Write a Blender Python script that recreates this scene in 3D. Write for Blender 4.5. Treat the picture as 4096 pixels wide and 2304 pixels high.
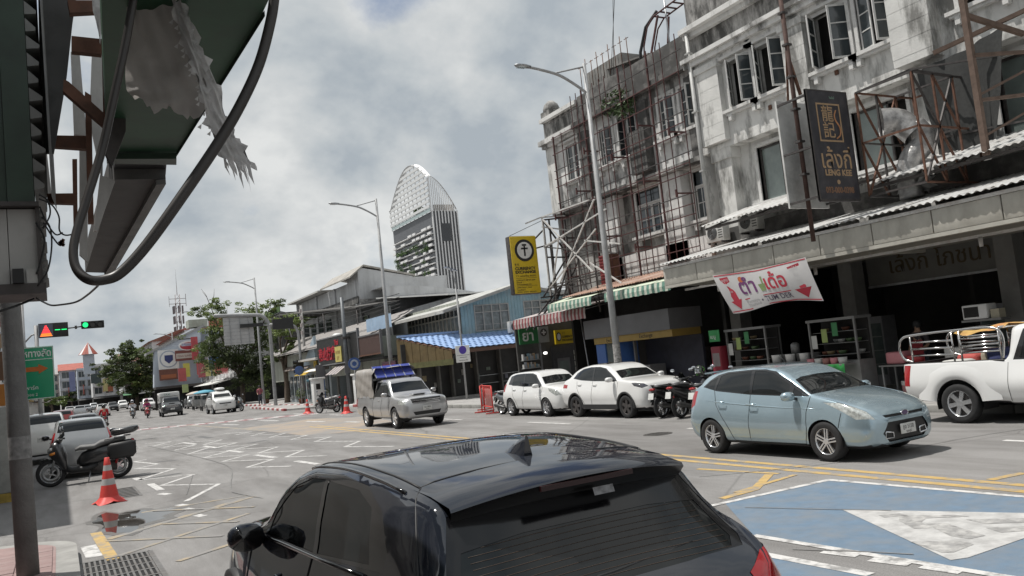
import bpy, bmesh, math, random
from mathutils import Vector, Matrix
R=math.radians
sc=bpy.context.scene
for o in list(bpy.data.objects): bpy.data.objects.remove(o)
COL=sc.collection
rnd=random.Random(7)
# ---------------------------------------------------------------- camera
YAW,PITCH,ROLL=R(29.17),R(4.727),R(6.0)
cd=bpy.data.cameras.new('camera'); cam=bpy.data.objects.new('camera',cd); COL.objects.link(cam)
cd.lens=29.07; cd.sensor_width=36; cd.clip_start=.05; cd.clip_end=9000
fw=Vector((math.sin(YAW)*math.cos(PITCH),math.cos(YAW)*math.cos(PITCH),math.sin(PITCH)))
r0=Vector((math.cos(YAW),-math.sin(YAW),0)); u0=r0.cross(fw)
rt=r0*math.cos(ROLL)-u0*math.sin(ROLL); up=r0*math.sin(ROLL)+u0*math.cos(ROLL)
M=Matrix((rt,up,-fw)).transposed().to_4x4(); M.translation=Vector((0,0,2.08))
cam.matrix_world=M; sc.camera=cam
# ---------------------------------------------------------------- sun and sky
SUN_EL=R(68); SUN_DIR=Vector((-.80,.60,0)).normalized()     # horizontal direction towards the sun
sv=Vector((SUN_DIR.x*math.cos(SUN_EL),SUN_DIR.y*math.cos(SUN_EL),math.sin(SUN_EL)))
sd=bpy.data.lights.new('sun','SUN'); sd.energy=4.7; sd.angle=R(.55); sd.color=(1,.965,.91)
so=bpy.data.objects.new('sun',sd); COL.objects.link(so)
so.rotation_euler=sv.to_track_quat('Z','Y').to_euler()
w=bpy.data.worlds.new('World'); sc.world=w; w.use_nodes=True
nt=w.node_tree; nt.nodes.clear(); L=nt.links.new
def N(t,**k):
    n=nt.nodes.new(t)
    for a,b in k.items(): setattr(n,a,b)
    return n
sky=N('ShaderNodeTexSky',sky_type='NISHITA',sun_disc=False,sun_elevation=SUN_EL,sun_rotation=math.atan2(SUN_DIR.x,SUN_DIR.y),air_density=1.0,dust_density=1.6,ozone_density=1.5)
tc=N('ShaderNodeTexCoord'); sx=N('ShaderNodeSeparateXYZ'); L(tc.outputs['Generated'],sx.inputs[0])
def math_(op,a,b=None,clamp=False):
    n=N('ShaderNodeMath',operation=op,use_clamp=clamp)
    for i,v in enumerate((a,b)):
        if v is None: continue
        if isinstance(v,(int,float)): n.inputs[i].default_value=v
        else: L(v,n.inputs[i])
    return n.outputs[0]
zz=math_('ADD',math_('MAXIMUM',sx.outputs[2],0.0),.60)
cx=math_('DIVIDE',sx.outputs[0],zz); cy=math_('DIVIDE',sx.outputs[1],zz)
cv=N('ShaderNodeCombineXYZ'); L(cx,cv.inputs[0]); L(cy,cv.inputs[1]); cv.inputs[2].default_value=3.7
def noise(vec,scale,detail,rough,dist=0.0):
    n=N('ShaderNodeTexNoise'); n.inputs['Scale'].default_value=scale; n.inputs['Detail'].default_value=detail
    n.inputs['Roughness'].default_value=rough; n.inputs['Distortion'].default_value=dist; L(vec,n.inputs['Vector']); return n.outputs['Fac']
def ramp(fac,stops):
    r=N('ShaderNodeValToRGB'); e=r.color_ramp.elements
    while len(e)<len(stops): e.new(.5)
    for i,(p,c) in enumerate(stops): e[i].position=p; e[i].color=(*c,1) if len(c)==3 else c
    L(fac,r.inputs[0]); return r.outputs[0]
n1=noise(cv.outputs[0],1.75,10,.55,.12)
cover=ramp(n1,[(.355,(0,0,0)),(.44,(1,1,1))])
off=N('ShaderNodeVectorMath',operation='ADD'); off.inputs[1].default_value=(7.3,2.1,1.4); L(cv.outputs[0],off.inputs[0])
n2=noise(off.outputs[0],2.0,8,.55,.15)
# billows: lit side of each puff is brighter than the side away from the sun
off2=N('ShaderNodeVectorMath',operation='ADD'); off2.inputs[1].default_value=(-.06,.055,.0); L(off.outputs[0],off2.inputs[0])
b1=noise(off.outputs[0],3.4,6,.55,.1); b2=noise(off2.outputs[0],3.4,6,.55,.1)
rel=math_('MULTIPLY',math_('SUBTRACT',b1,b2),1.0)
shade=math_('ADD',math_('ADD',math_('MULTIPLY',n2,.95),.02),rel)
ccol=ramp(shade,[(.30,(4.2,4.7,5.15)),(.41,(5.4,5.8,6.05)),(.50,(6.4,6.65,6.75)),(.61,(7.8,7.95,7.9))])
mx=N('ShaderNodeMixRGB'); L(cover,mx.inputs[0]); L(sky.outputs[0],mx.inputs[1]); L(ccol,mx.inputs[2])
bg=N('ShaderNodeBackground'); bg.inputs[1].default_value=.1; L(mx.outputs[0],bg.inputs[0])
wo=N('ShaderNodeOutputWorld'); L(bg.outputs[0],wo.inputs[0])
vs=sc.view_settings; vs.view_transform='Standard'; vs.look='None'; vs.exposure=-.06; vs.gamma=1.0; vs.use_curve_mapping=False
sc.cycles.use_denoising=True; sc.cycles.max_bounces=6; sc.cycles.transparent_max_bounces=6
# ---------------------------------------------------------------- materials
MATS={}
def pm(name,col=(.5,.5,.5),rough=.6,metal=0.0,var=.12,scale=4.0,bump=0.0,bscale=30.0,coat=0.0,stain=0.0,stain_col=(.05,.05,.045),stain_scale=1.2,streak=0.0,emit=0.0,spec=.5,alpha=1.0,flake=0.0,stretch=None,stain_lo=.48,stain_hi=.66):
    """procedural material: base colour broken up by noise, optional stains with vertical streaks, bump, clear coat"""
    if name in MATS: return MATS[name]
    m=bpy.data.materials.new(name); m.use_nodes=True; MATS[name]=m
    t=m.node_tree; b=t.nodes['Principled BSDF']; l=t.links.new
    def nn(ty): return t.nodes.new(ty)
    b.inputs['Roughness'].default_value=rough; b.inputs['Metallic'].default_value=metal
    b.inputs['Specular IOR Level'].default_value=spec
    if coat: b.inputs['Coat Weight'].default_value=coat; b.inputs['Coat Roughness'].default_value=.04
    if alpha<1: b.inputs['Alpha'].default_value=alpha
    if emit: b.inputs['Emission Color'].default_value=(*col,1); b.inputs['Emission Strength'].default_value=emit
    co=nn('ShaderNodeTexCoord'); mp=nn('ShaderNodeMapping'); l(co.outputs['Object'],mp.inputs[0])
    if stretch: mp.inputs['Scale'].default_value=stretch
    def noi(s,d=4,r=.6,vec=None):
        n=nn('ShaderNodeTexNoise'); n.inputs['Scale'].default_value=s; n.inputs['Detail'].default_value=d; n.inputs['Roughness'].default_value=r
        l(vec or mp.outputs[0],n.inputs['Vector']); return n
    cur=None
    n=noi(scale)
    r=nn('ShaderNodeValToRGB'); e=r.color_ramp.elements
    e[0].position=.28; e[1].position=.72
    e[0].color=tuple(max(0,c*(1-var)) for c in col)+(1,); e[1].color=tuple(min(1,c*(1+var)) for c in col)+(1,)
    l(n.outputs['Fac'],r.inputs[0]); cur=r.outputs[0]
    if stain:
        if streak:
            mp2=nn('ShaderNodeMapping'); l(co.outputs['Object'],mp2.inputs[0]); mp2.inputs['Scale'].default_value=(1,1,1-streak)
            sn=noi(stain_scale,7,.68,mp2.outputs[0])
        else: sn=noi(stain_scale,7,.66)
        sr=nn('ShaderNodeValToRGB'); sr.color_ramp.elements[0].position=stain_lo; sr.color_ramp.elements[1].position=stain_hi
        l(sn.outputs['Fac'],sr.inputs[0])
        ml=nn('ShaderNodeMath'); ml.operation='MULTIPLY'; l(sr.outputs[0],ml.inputs[0]); ml.inputs[1].default_value=stain
        mxx=nn('ShaderNodeMixRGB'); l(ml.outputs[0],mxx.inputs[0]); l(cur,mxx.inputs[1]); mxx.inputs[2].default_value=(*stain_col,1); cur=mxx.outputs[0]
    l(cur,b.inputs['Base Color'])
    if flake:
        pass
    if bump:
        bn=noi(bscale,3,.6); bp=nn('ShaderNodeBump'); bp.inputs['Strength'].default_value=bump; bp.inputs['Distance'].default_value=.02
        l(bn.outputs['Fac'],bp.inputs['Height']); l(bp.outputs[0],b.inputs['Normal'])
    return m
def clothmat(name,col,trans=.5,**k):
    """thin sheet that lets some light through"""
    m=pm(name,col,**k); t=m.node_tree; b=t.nodes['Principled BSDF']; o=[n for n in t.nodes if n.type=='OUTPUT_MATERIAL'][0]
    tr=t.nodes.new('ShaderNodeBsdfTranslucent'); tr.inputs[0].default_value=(*col,1); mx=t.nodes.new('ShaderNodeMixShader'); mx.inputs[0].default_value=trans
    t.links.new(b.outputs[0],mx.inputs[1]); t.links.new(tr.outputs[0],mx.inputs[2]); t.links.new(mx.outputs[0],o.inputs[0]); return m
def metalpaint(name,col,rough=.35,metal=.55,coat=1.0): return pm(name,col,rough=rough,metal=metal,var=.05,scale=2.0,coat=coat,bump=.015,bscale=2.5)
# shared ones
M_STEEL=pm('galvanised steel',(.36,.37,.38),.45,.7,var=.2,scale=8,stain=.35,stain_col=(.14,.11,.09),stain_scale=5)
M_CHROME=pm('chrome',(.75,.75,.77),.12,1.0,var=.03)
M_ALU=pm('alloy',(.72,.73,.75),.22,.85,var=.06)
M_BLACK=pm('black plastic',(.018,.018,.019),.55,var=.2)
M_BGLOSS=pm('black gloss',(.012,.012,.013),.12,var=.1,coat=.6)
M_RUBBER=pm('tyre rubber',(.022,.022,.023),.85,var=.25,scale=20,bump=.2,bscale=60)
M_GLASS=pm('tinted glass',(.008,.010,.011),.025,var=.1,spec=.55)
M_WGLASS=pm('window glass',(.05,.06,.065),.06,var=.4,scale=1.3,spec=.7)
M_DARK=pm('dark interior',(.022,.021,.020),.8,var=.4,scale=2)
M_RED=pm('red lens',(.32,.012,.015),.15,var=.15,coat=.6)
M_AMBER=pm('amber lens',(.6,.2,.02),.2,var=.1,coat=.5)
M_LENS=pm('clear lens',(.42,.43,.42),.12,.35,var=.35,scale=14,coat=1)
M_WHITE=pm('white paint',(.74,.74,.73),.5,var=.06)
M_PLATE=pm('number plate',(.62,.62,.60),.4,var=.1,scale=8)
M_INK=pm('plate ink',(.03,.03,.035),.5)
# ---------------------------------------------------------------- mesh builder
class MB:
    def __init__(s): s.v=[]; s.f=[]; s.m=[]; s.sm=[]
    def add(s,vs,fs,mi=0,smooth=False):
        b=len(s.v); s.v+= [tuple(v) for v in vs]
        for f in fs: s.f.append(tuple(b+i for i in f)); s.m.append(mi); s.sm.append(smooth)
        return s
    def box(s,c,d,mi=0,rot=None):
        x,y,z=d[0]/2,d[1]/2,d[2]/2; c=Vector(c)
        vs=[Vector(p) for p in ((-x,-y,-z),(x,-y,-z),(x,y,-z),(-x,y,-z),(-x,-y,z),(x,-y,z),(x,y,z),(-x,y,z))]
        if rot is not None: vs=[rot@p for p in vs]
        return s.add([p+c for p in vs],[(3,2,1,0),(4,5,6,7),(0,1,5,4),(1,2,6,5),(2,3,7,6),(3,0,4,7)],mi)
    def bb(s,a,b,mi=0):
        return s.box([(a[i]+b[i])/2 for i in range(3)],[abs(b[i]-a[i]) for i in range(3)],mi)
    def bevbox(s,c,d,r,mi=0,rot=None):
        """box with chamfered edges"""
        x,y,z=d[0]/2,d[1]/2,d[2]/2; c=Vector(c)
        bm=bmesh.new(); bmesh.ops.create_cube(bm,size=1)
        for v in bm.verts: v.co=Vector((v.co.x*d[0],v.co.y*d[1],v.co.z*d[2]))
        bmesh.ops.bevel(bm,geom=list(bm.edges),offset=r,segments=2,affect='EDGES',profile=.5)
        return s.bm(bm,mi,c,rot,True)
    def bm(s,bm,mi=0,c=Vector((0,0,0)),rot=None,smooth=False):
        bm.verts.index_update(); vs=[(rot@v.co if rot is not None else v.co)+Vector(c) for v in bm.verts]
        fs=[[v.index for v in f.verts] for f in bm.faces]; bm.free(); return s.add(vs,fs,mi,smooth)
    def quad(s,a,b,c,d,mi=0): return s.add([a,b,c,d],[(0,1,2,3)],mi)
    def poly(s,pts,mi=0): return s.add(pts,[tuple(range(len(pts)))],mi)
    def prism(s,pts,off,mi=0):
        """polygon pts extruded by vector off"""
        n=len(pts); o=Vector(off); a=[Vector(p) for p in pts]; b=[p+o for p in a]
        return s.add(a+b,[tuple(range(n))[::-1],tuple(range(n,2*n))]+[(i,(i+1)%n,n+(i+1)%n,n+i) for i in range(n)],mi)
    def beam(s,a,b,wd,h=None,mi=0):
        a,b=Vector(a),Vector(b); h=h or wd; d=(b-a).normalized()
        u=d.cross(Vector((0,0,1))); 
        if u.length<1e-3: u=Vector((1,0,0))
        u.normalize(); v=u.cross(d).normalized(); vs=[]
        for p in (a,b):
            for i,j in ((-1,-1),(1,-1),(1,1),(-1,1)): vs.append(p+u*(i*wd/2)+v*(j*h/2))
        return s.add(vs,[(3,2,1,0),(4,5,6,7),(0,1,5,4),(1,2,6,5),(2,3,7,6),(3,0,4,7)],mi)
    def tube(s,pts,r,n=8,mi=0,cap=True,smooth=True):
        pts=[Vector(p) for p in pts]; k=len(pts); rs=r if isinstance(r,(list,tuple)) else [r]*k
        vs=[];fs=[]; prev=None
        for i,p in enumerate(pts):
            d=(pts[min(i+1,k-1)]-pts[max(i-1,0)]).normalized()
            if prev is None:
                u=d.cross(Vector((0,0,1)))
                if u.length<1e-3: u=Vector((1,0,0))
            else: u=prev-d*prev.dot(d)
            u.normalize(); prev=u; v=d.cross(u)
            for j in range(n):
                t=2*math.pi*j/n; vs.append(p+(u*math.cos(t)+v*math.sin(t))*rs[i])
        for i in range(k-1):
            for j in range(n): fs.append((i*n+j,i*n+(j+1)%n,(i+1)*n+(j+1)%n,(i+1)*n+j))
        if cap: fs.append(tuple(range(n))[::-1]); fs.append(tuple((k-1)*n+j for j in range(n)))
        return s.add(vs,fs,mi,smooth)
    def lathe(s,prof,axis='Z',n=24,c=(0,0,0),mi=0,smooth=True,close=False):
        """prof: (r, h) pairs"""
        vs=[];fs=[];k=len(prof); c=Vector(c)
        for r,h in prof:
            for j in range(n):
                t=2*math.pi*j/n; a,b=r*math.cos(t),r*math.sin(t)
                p={'Z':(a,b,h),'Y':(a,h,b),'X':(h,a,b)}[axis]; vs.append(Vector(p)+c)
        for i in range(k if close else k-1):
            i2=(i+1)%k
            for j in range(n): fs.append((i*n+j,i*n+(j+1)%n,i2*n+(j+1)%n,i2*n+j))
        return s.add(vs,fs,mi,smooth)
    def disc(s,c,r,axis='X',n=24,th=.01,mi=0,ry=None):
        ry=ry or r; c=Vector(c); ps=[]
        for j in range(n):
            t=2*math.pi*j/n; a,b=r*math.cos(t),ry*math.sin(t)
            ps.append(c+Vector({'X':(0,a,b),'Y':(a,0,b),'Z':(a,b,0)}[axis]))
        return s.prism(ps,{'X':(th,0,0),'Y':(0,th,0),'Z':(0,0,th)}[axis],mi)
    def grid(s,P,mi=0,smooth=True,closed=False):
        """P[i][j] points"""
        n=len(P);k=len(P[0]); fs=[]
        for i in range(n-1):
            for j in range(k if closed else k-1): fs.append((i*k+j,i*k+(j+1)%k,(i+1)*k+(j+1)%k,(i+1)*k+j))
        return s.add([p for row in P for p in row],fs,mi,smooth)
    def loft(s,secs,n=14,mi=0,pw=2.4):
        """secs: (centre, half width y, half height z) superellipses along x, ends capped"""
        P=[]
        for c,ry,rz in secs:
            row=[]
            for j in range(n):
                t=2*math.pi*j/n; a,b=math.cos(t),math.sin(t)
                row.append((c[0],c[1]+ry*math.copysign(abs(a)**(2/pw),a),c[2]+rz*math.copysign(abs(b)**(2/pw),b)))
            P.append(row)
        b0=len(s.v); s.grid(P,mi,True,True); k=len(P)
        s.f.append(tuple(b0+j for j in range(n))[::-1]); s.m.append(mi); s.sm.append(True)
        s.f.append(tuple(b0+(k-1)*n+j for j in range(n))); s.m.append(mi); s.sm.append(True)
        return s
    def mesh(s,name,mats):
        me=bpy.data.meshes.new(name); me.from_pydata(s.v,[],s.f)
        for m in (mats if isinstance(mats,(list,tuple)) else [mats]): me.materials.append(m)
        me.polygons.foreach_set('material_index',s.m); me.polygons.foreach_set('use_smooth',s.sm)
        bm=bmesh.new(); bm.from_mesh(me); bmesh.ops.recalc_face_normals(bm,faces=bm.faces); bm.to_mesh(me); bm.free()
        me.update(); return me
    def build(s,name,mats,parent=None,loc=None):
        return ob(name,s.mesh(name,mats),parent,loc)
def ob(name,me,parent=None,loc=None,rot=None,label=None):
    o=bpy.data.objects.new(name,me); COL.objects.link(o)
    if parent: o.parent=parent
    if loc is not None: o.location=loc
    if rot is not None: o.rotation_euler=rot
    if label: o['label']=label
    return o
def tag(o,label,cat,group=None):
    o['label']=label; o['category']=cat
    if group: o['group']=group
    return o
def thing(name,label,cat,loc=(0,0,0),rz=0,group=None):
    o=bpy.data.objects.new(name,None); o.empty_display_size=.2; COL.objects.link(o); o.location=loc; o.rotation_euler=(0,0,rz)
    return tag(o,label,cat,group)
def struct(o,kind='structure'): o['kind']=kind; return o
KIDS={}
def dup(root,loc,rz,label=None,group=None,mats=None,scale=None):
    kids={}
    for o in COL.objects: 
        if o.parent: kids.setdefault(o.parent.name,[]).append(o)
    def cp(o,par):
        c=o.copy(); COL.objects.link(c)
        if par: c.parent=par
        if mats and c.type=='MESH':
            for sl in c.material_slots:
                if sl.material and sl.material.name in mats:
                    k=sl.material.name; sl.link='OBJECT'; sl.material=mats[k]
        for ch in kids.get(o.name,[]): cp(ch,c)
        return c
    r=cp(root,None); r.location=loc; r.rotation_euler=(0,0,rz)
    if scale: r.scale=scale
    if label: r['label']=label
    if group: r['group']=group
    return r
TMP=bpy.data.scenes.new('scratch')
def evaluate(o):
    """evaluated mesh of one object, in a scratch scene so that the big scene is not re-evaluated"""
    TMP.collection.objects.link(o); TMP.view_layers[0].update(); dg=TMP.view_layers[0].depsgraph; dg.update(); me=bpy.data.meshes.new_from_object(o.evaluated_get(dg)); TMP.collection.objects.unlink(o); return me
def text(body,size,mat,parent,loc,rot,name='lettering',depth=.004,sx=1.0,align='LEFT',width=None,bold=0.0,shear=0.0):
    """built-in font turned into a mesh; local x = reading direction, local y = up"""
    c=bpy.data.curves.new('text','FONT'); c.body=body; c.size=size; c.extrude=depth/2; c.align_x=align; c.offset=bold; c.shear=shear; c.resolution_u=3
    t=bpy.data.objects.new('text',c); me=evaluate(t)
    bpy.data.objects.remove(t); bpy.data.curves.remove(c)
    if width and len(me.vertices):
        xs=[v.co.x for v in me.vertices]; k=width/(max(xs)-min(xs)); x0=min(xs)
        for v in me.vertices: v.co.x=(v.co.x-x0)*k
    me.materials.clear(); me.materials.append(mat); me.name=name
    o=ob(name,me,parent,loc,rot); o.scale=(sx,1,1); return o
# reading rotations: facing -X (seen from the street; reading direction -Y), facing -Y (reading direction +X)
FX=(R(90),0,R(-90)); FY=(R(90),0,0)
def smooth_line(pts,sub=6):
    pts=[Vector(p) for p in pts]; out=[]; n=len(pts)
    for i in range(n-1):
        a,b,c,d=pts[max(i-1,0)],pts[i],pts[i+1],pts[min(i+2,n-1)]
        for k in range(sub):
            t=k/sub; out.append(.5*((2*b)+(c-a)*t+(2*a-5*b+4*c-d)*t*t+(3*b-3*c+d-a)*t**3))
    out.append(pts[-1]); return out

# ================================================================ ground, pavements, markings
def asphalt(name,base,patch):
    m=bpy.data.materials.new(name); m.use_nodes=True; t=m.node_tree; l=t.links.new; b=t.nodes['Principled BSDF']
    co=t.nodes.new('ShaderNodeTexCoord')
    def noi(s,d,r,sc=None):
        n=t.nodes.new('ShaderNodeTexNoise'); n.inputs['Scale'].default_value=s; n.inputs['Detail'].default_value=d; n.inputs['Roughness'].default_value=r
        if sc:
            mp=t.nodes.new('ShaderNodeMapping'); mp.inputs['Scale'].default_value=sc; l(co.outputs['Object'],mp.inputs[0]); l(mp.outputs[0],n.inputs['Vector'])
        else: l(co.outputs['Object'],n.inputs['Vector'])
        return n.outputs['Fac']
    def rp(f,a,b_,c0,c1):
        r=t.nodes.new('ShaderNodeValToRGB'); r.color_ramp.elements[0].position=a; r.color_ramp.elements[1].position=b_
        r.color_ramp.elements[0].color=(*c0,1); r.color_ramp.elements[1].color=(*c1,1); l(f,r.inputs[0]); return r.outputs[0]
    def mul(a,b_):
        x=t.nodes.new('ShaderNodeMixRGB'); x.blend_type='MULTIPLY'; x.inputs[0].default_value=1; l(a,x.inputs[1]); l(b_,x.inputs[2]); return x.outputs[0]
    c=rp(noi(.22,6,.6),.35,.68,tuple(k*.84 for k in base),tuple(k*1.1 for k in base))
    c=mul(c,rp(noi(1.1,7,.7,(1,.18,1)),.36,.64,(.66,.65,.64),(1.04,1.04,1.04)))      # wheel-track dirt along the lanes
    c=mul(c,rp(noi(70,3,.7),.3,.7,(.60,.60,.61),(1.25,1.24,1.23)))            # aggregate
    v=t.nodes.new('ShaderNodeTexVoronoi'); v.feature='DISTANCE_TO_EDGE'; v.inputs['Scale'].default_value=.23
    wv=t.nodes.new('ShaderNodeTexNoise'); wv.inputs['Scale'].default_value=.9; wv.inputs['Detail'].default_value=6; l(co.outputs['Object'],wv.inputs['Vector'])
    mxv=t.nodes.new('ShaderNodeMixRGB'); mxv.inputs[0].default_value=.16; l(co.outputs['Object'],mxv.inputs[1]); l(wv.outputs['Color'],mxv.inputs[2]); l(mxv.outputs[0],v.inputs['Vector'])
    c=mul(c,rp(v.outputs['Distance'],.0012,.005,(.72,.72,.72),(1,1,1)))
    l(c,b.inputs['Base Color']); b.inputs['Roughness'].default_value=.78; b.inputs['Specular IOR Level'].default_value=.4
    bp=t.nodes.new('ShaderNodeBump'); bp.inputs['Strength'].default_value=.35; bp.inputs['Distance'].default_value=.01; l(noi(90,3,.7),bp.inputs['Height']); l(bp.outputs[0],b.inputs['Normal'])
    MATS[name]=m; return m
M_ROAD=asphalt('worn asphalt',(.262,.256,.250),0)
M_PAVE=pm('concrete paving',(.34,.33,.32),.85,var=.2,scale=2,bump=.3,bscale=40,stain=.5,stain_col=(.16,.15,.14),stain_scale=1.5)
M_KERB=pm('kerb concrete',(.29,.285,.27),.85,var=.2,scale=3,bump=.3,bscale=30,stain=.4,stain_col=(.2,.19,.18))
def worn(name,col,wear=.45,under=(.225,.22,.215),sc=3.0,lo=.50,hi=.62): return pm(name,col,.75,var=.12,scale=6,stain=wear,stain_col=under,stain_scale=sc,bump=.25,bscale=80,stain_lo=lo,stain_hi=hi)
M_LW=worn('worn white road paint',(.60,.59,.575),.92,sc=6,lo=.45,hi=.62)
M_LY=worn('worn yellow road paint',(.46,.315,.12),.8,sc=4,lo=.48,hi=.62)
M_LY2=worn('faded yellow road paint',(.36,.29,.19),.96,sc=2.2,lo=.38,hi=.54)
M_LR=worn('worn red road paint',(.27,.11,.12),.75,sc=3)
M_BLUE=worn('worn blue road surfacing',(.125,.185,.255),.75,under=(.185,.20,.215),sc=2.6,lo=.40,hi=.70)
M_ORANGE=worn('worn ochre road surfacing',(.33,.265,.205),.95,sc=.6,lo=.38,hi=.60)
g=MB().quad((-3000,-3000,0),(3000,-3000,0),(3000,3000,0),(-3000,3000,0)).build('road',M_ROAD); struct(g)
# left pavement with its kerb and rounded corner
def arc(cx,cy,r,a0,a1,n): return [(cx+r*math.cos(R(a0+(a1-a0)*i/n)),cy+r*math.sin(R(a0+(a1-a0)*i/n))) for i in range(n+1)]
edge=[(.12,-6),(.12,13.2)]+arc(-.88,13.2,1.0,0,80,8)[1:]+[(-2,15.1),(-30,16.2),(-30,-6)]
inner=[(-.10,-6),(-.10,13.2)]+arc(-.88,13.2,.78,0,80,8)[1:]+[(-2,14.88),(-30,15.98)]
b=MB(); b.prism([(x,y,-.05) for x,y in edge],(0,0,.195)); struct(b.build('pavement_kerb',M_KERB))
M_PINK=pm('pink paving',(.29,.20,.19),.85,var=.2,scale=3,bump=.3,bscale=50,stain=.5,stain_col=(.27,.22,.21))
pv=MB().poly([(x-.03,y,.149) for x,y in inner]+[(-30,-6,.149)]).build('pavement',M_PINK); struct(pv)
tile=MB().bevbox((0,0,0),(.385,.385,.03),.006).mesh('paving_tile',M_PINK)
for i in range(4):
    for j in range(14):
        x=-.36-.4*i; y=8.3+.4*j
        if y<13.4-.28*i*(i>1): ob('paving_tile',tile,pv,(x,y,.152+rnd.uniform(-.003,.003)))
# right pavement
rp=MB().bb((16.22,-8,-.05),(60,200,.145)).build('pavement',M_PAVE); struct(rp); rp.name='right_pavement'
slab=MB().bevbox((0,0,0),(.97,.97,.04),.008).mesh('paving_slab',M_PAVE)
for j in range(42):
    for i in range(3):
        ob('paving_slab',slab,rp,(16.75+i*1.0,14+j*1.0,.140+rnd.uniform(-.004,.004)))
kb=[]
M_KR=pm('red kerb paint',(.30,.06,.06),.7,var=.2,scale=5,stain=.5,stain_col=(.3,.28,.27),stain_scale=5)
M_KW=pm('white kerb paint',(.62,.61,.6),.7,var=.15,scale=5,stain=.4,stain_col=(.25,.24,.23),stain_scale=5)
ks=[MB().bevbox((0,0,0),(.22,.985,.22),.02).mesh('kerb_stone',m) for m in (M_KR,M_KW,M_KERB)]
for j in range(100):
    y=-6+j*1.0; k=2 if y<40 else j%2
    ob('kerb_stone',ks[k],rp,(16.11,y,.05))
ks2=[MB().bevbox((0,0,0),(.22,3.0,.22),.02).mesh('kerb_stone',m) for m in (M_KR,M_KW)]
for j in range(30): ob('kerb_stone',ks2[j%2],rp,(16.11,95.5+j*3,.05))
# far kerb island in front of the junction
isl=MB().prism([(13.7,58,-.02),(16.1,55,-.02),(16.05,74,-.02),(14.6,74,-.02)],(0,0,.14)).build('kerb_island',M_PAVE); struct(isl)
for j in range(16):
    a=Vector((13.6,58,.05)).lerp(Vector((14.5,74,.05)),(j+.5)/16); o=ob('kerb_stone',ks[j%2],isl,a); o.rotation_euler=(0,0,-.056)
ZL=[.004]
def strip(name,pts,wd,mat,z=.004,closed=False):
    """painted line of width wd along pts, mitred"""
    P=[Vector((p[0],p[1],0)) for p in pts]; n=len(P); Lf=[];Rt=[]
    for i,p in enumerate(P):
        d0=(p-P[i-1]).normalized() if i else (P[1]-p).normalized()
        d1=(P[i+1]-p).normalized() if i<n-1 else d0
        n0=Vector((-d0.y,d0.x,0)); n1=Vector((-d1.y,d1.x,0)); m=(n0+n1)
        if m.length<.25: m=n0
        m.normalize(); k=min(2.2,1/max(.3,m.dot(n0)))
        Lf.append(p+m*(wd/2*k)); Rt.append(p-m*(wd/2*k))
    b=MB()
    for i in range(n-1):
        b.quad((*Lf[i][:2],z),(*Lf[i+1][:2],z),(*Rt[i+1][:2],z),(*Rt[i][:2],z))
    return struct(b.build(name,mat))
def zig(p0,p1,a,b,n): pass
# zigzag keep-clear lines
def zz_(*c): return c
strip('zigzag_marking',[(2.414,29.821,0),(2.031,29.611,0),(2.509,27.215,0),(1.861,26.7,0),(2.686,24.78,0),(1.646,22.955,0),(2.863,22.274,0),(1.964,20.82,0),(2.945,19.197,0),(2.022,17.153,0)],.11,M_LW)
strip('zigzag_marking',[(4.848,20.606,0),(4.096,22.021,0),(4.989,23.125,0),(3.965,24.824,0),(4.859,25.866,0),(3.763,27.077,0),(4.774,28.422,0),(3.665,29.653,0),(4.699,31.641,0),(3.572,32.527,0),(4.498,34.064,0),(3.443,35.085,0),(4.284,36.297,0),(3.251,36.941,0),(4.113,38.559,0),(3.192,39.686,0)],.11,M_LW)
strip('zigzag_marking',[(6.093,21.893,0),(5.366,23.246,0),(6.188,24.583,0),(5.189,25.931,0),(6.058,27.245,0),(4.967,28.779,0),(5.918,29.792,0),(4.779,30.821,0),(5.631,31.957,0),(4.719,33.53,0),(5.601,35.008,0),(4.598,36.314,0)],.11,M_LW)
strip('zigzag_marking',[(7.886,21.621,0),(7.172,23.693,0),(7.994,24.848,0),(7.28,27.284,0),(8.079,28.307,0),(7.065,29.681,0),(7.915,30.717,0),(6.943,32.463,0),(7.817,33.656,0),(6.795,35.158,0),(7.512,35.963,0),(6.525,37.228,0),(7.309,37.899,0),(6.355,39.235,0)],.11,M_LW)
for a,b in (((460,1113.5),(492,1118)),((510,1121.5),(548,1127.5)),((573,1132.8),(610,1138.5)),((641,1144),(695,1152))): pass
for a,b in (((4.357,36.642,0),(4.548,34.436,0)),((4.591,32.714,0),(4.738,30.648,0)),((4.79,28.775,0),(4.92,27.099,0)),((4.965,25.346,0),(5.149,23.501,0)),((5.251,21.677,0),(5.377,20.073,0))): strip('lane_dash',[a,b],.17,M_LW,.0044)
for a,b in (((1.79,21.6,0),(1.848,19.83,0)),((1.758,19.166,0),(1.892,18.747,0)),((1.841,16.815,0),(1.975,16.452,0)),((1.858,16.115,0),(1.938,15.856,0)),((1.616,23.655,0),(1.692,22.737,0)),((1.914,15.053,0),(1.992,14.761,0))): strip('lane_dash',[a,b],.16,M_LW)
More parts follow.
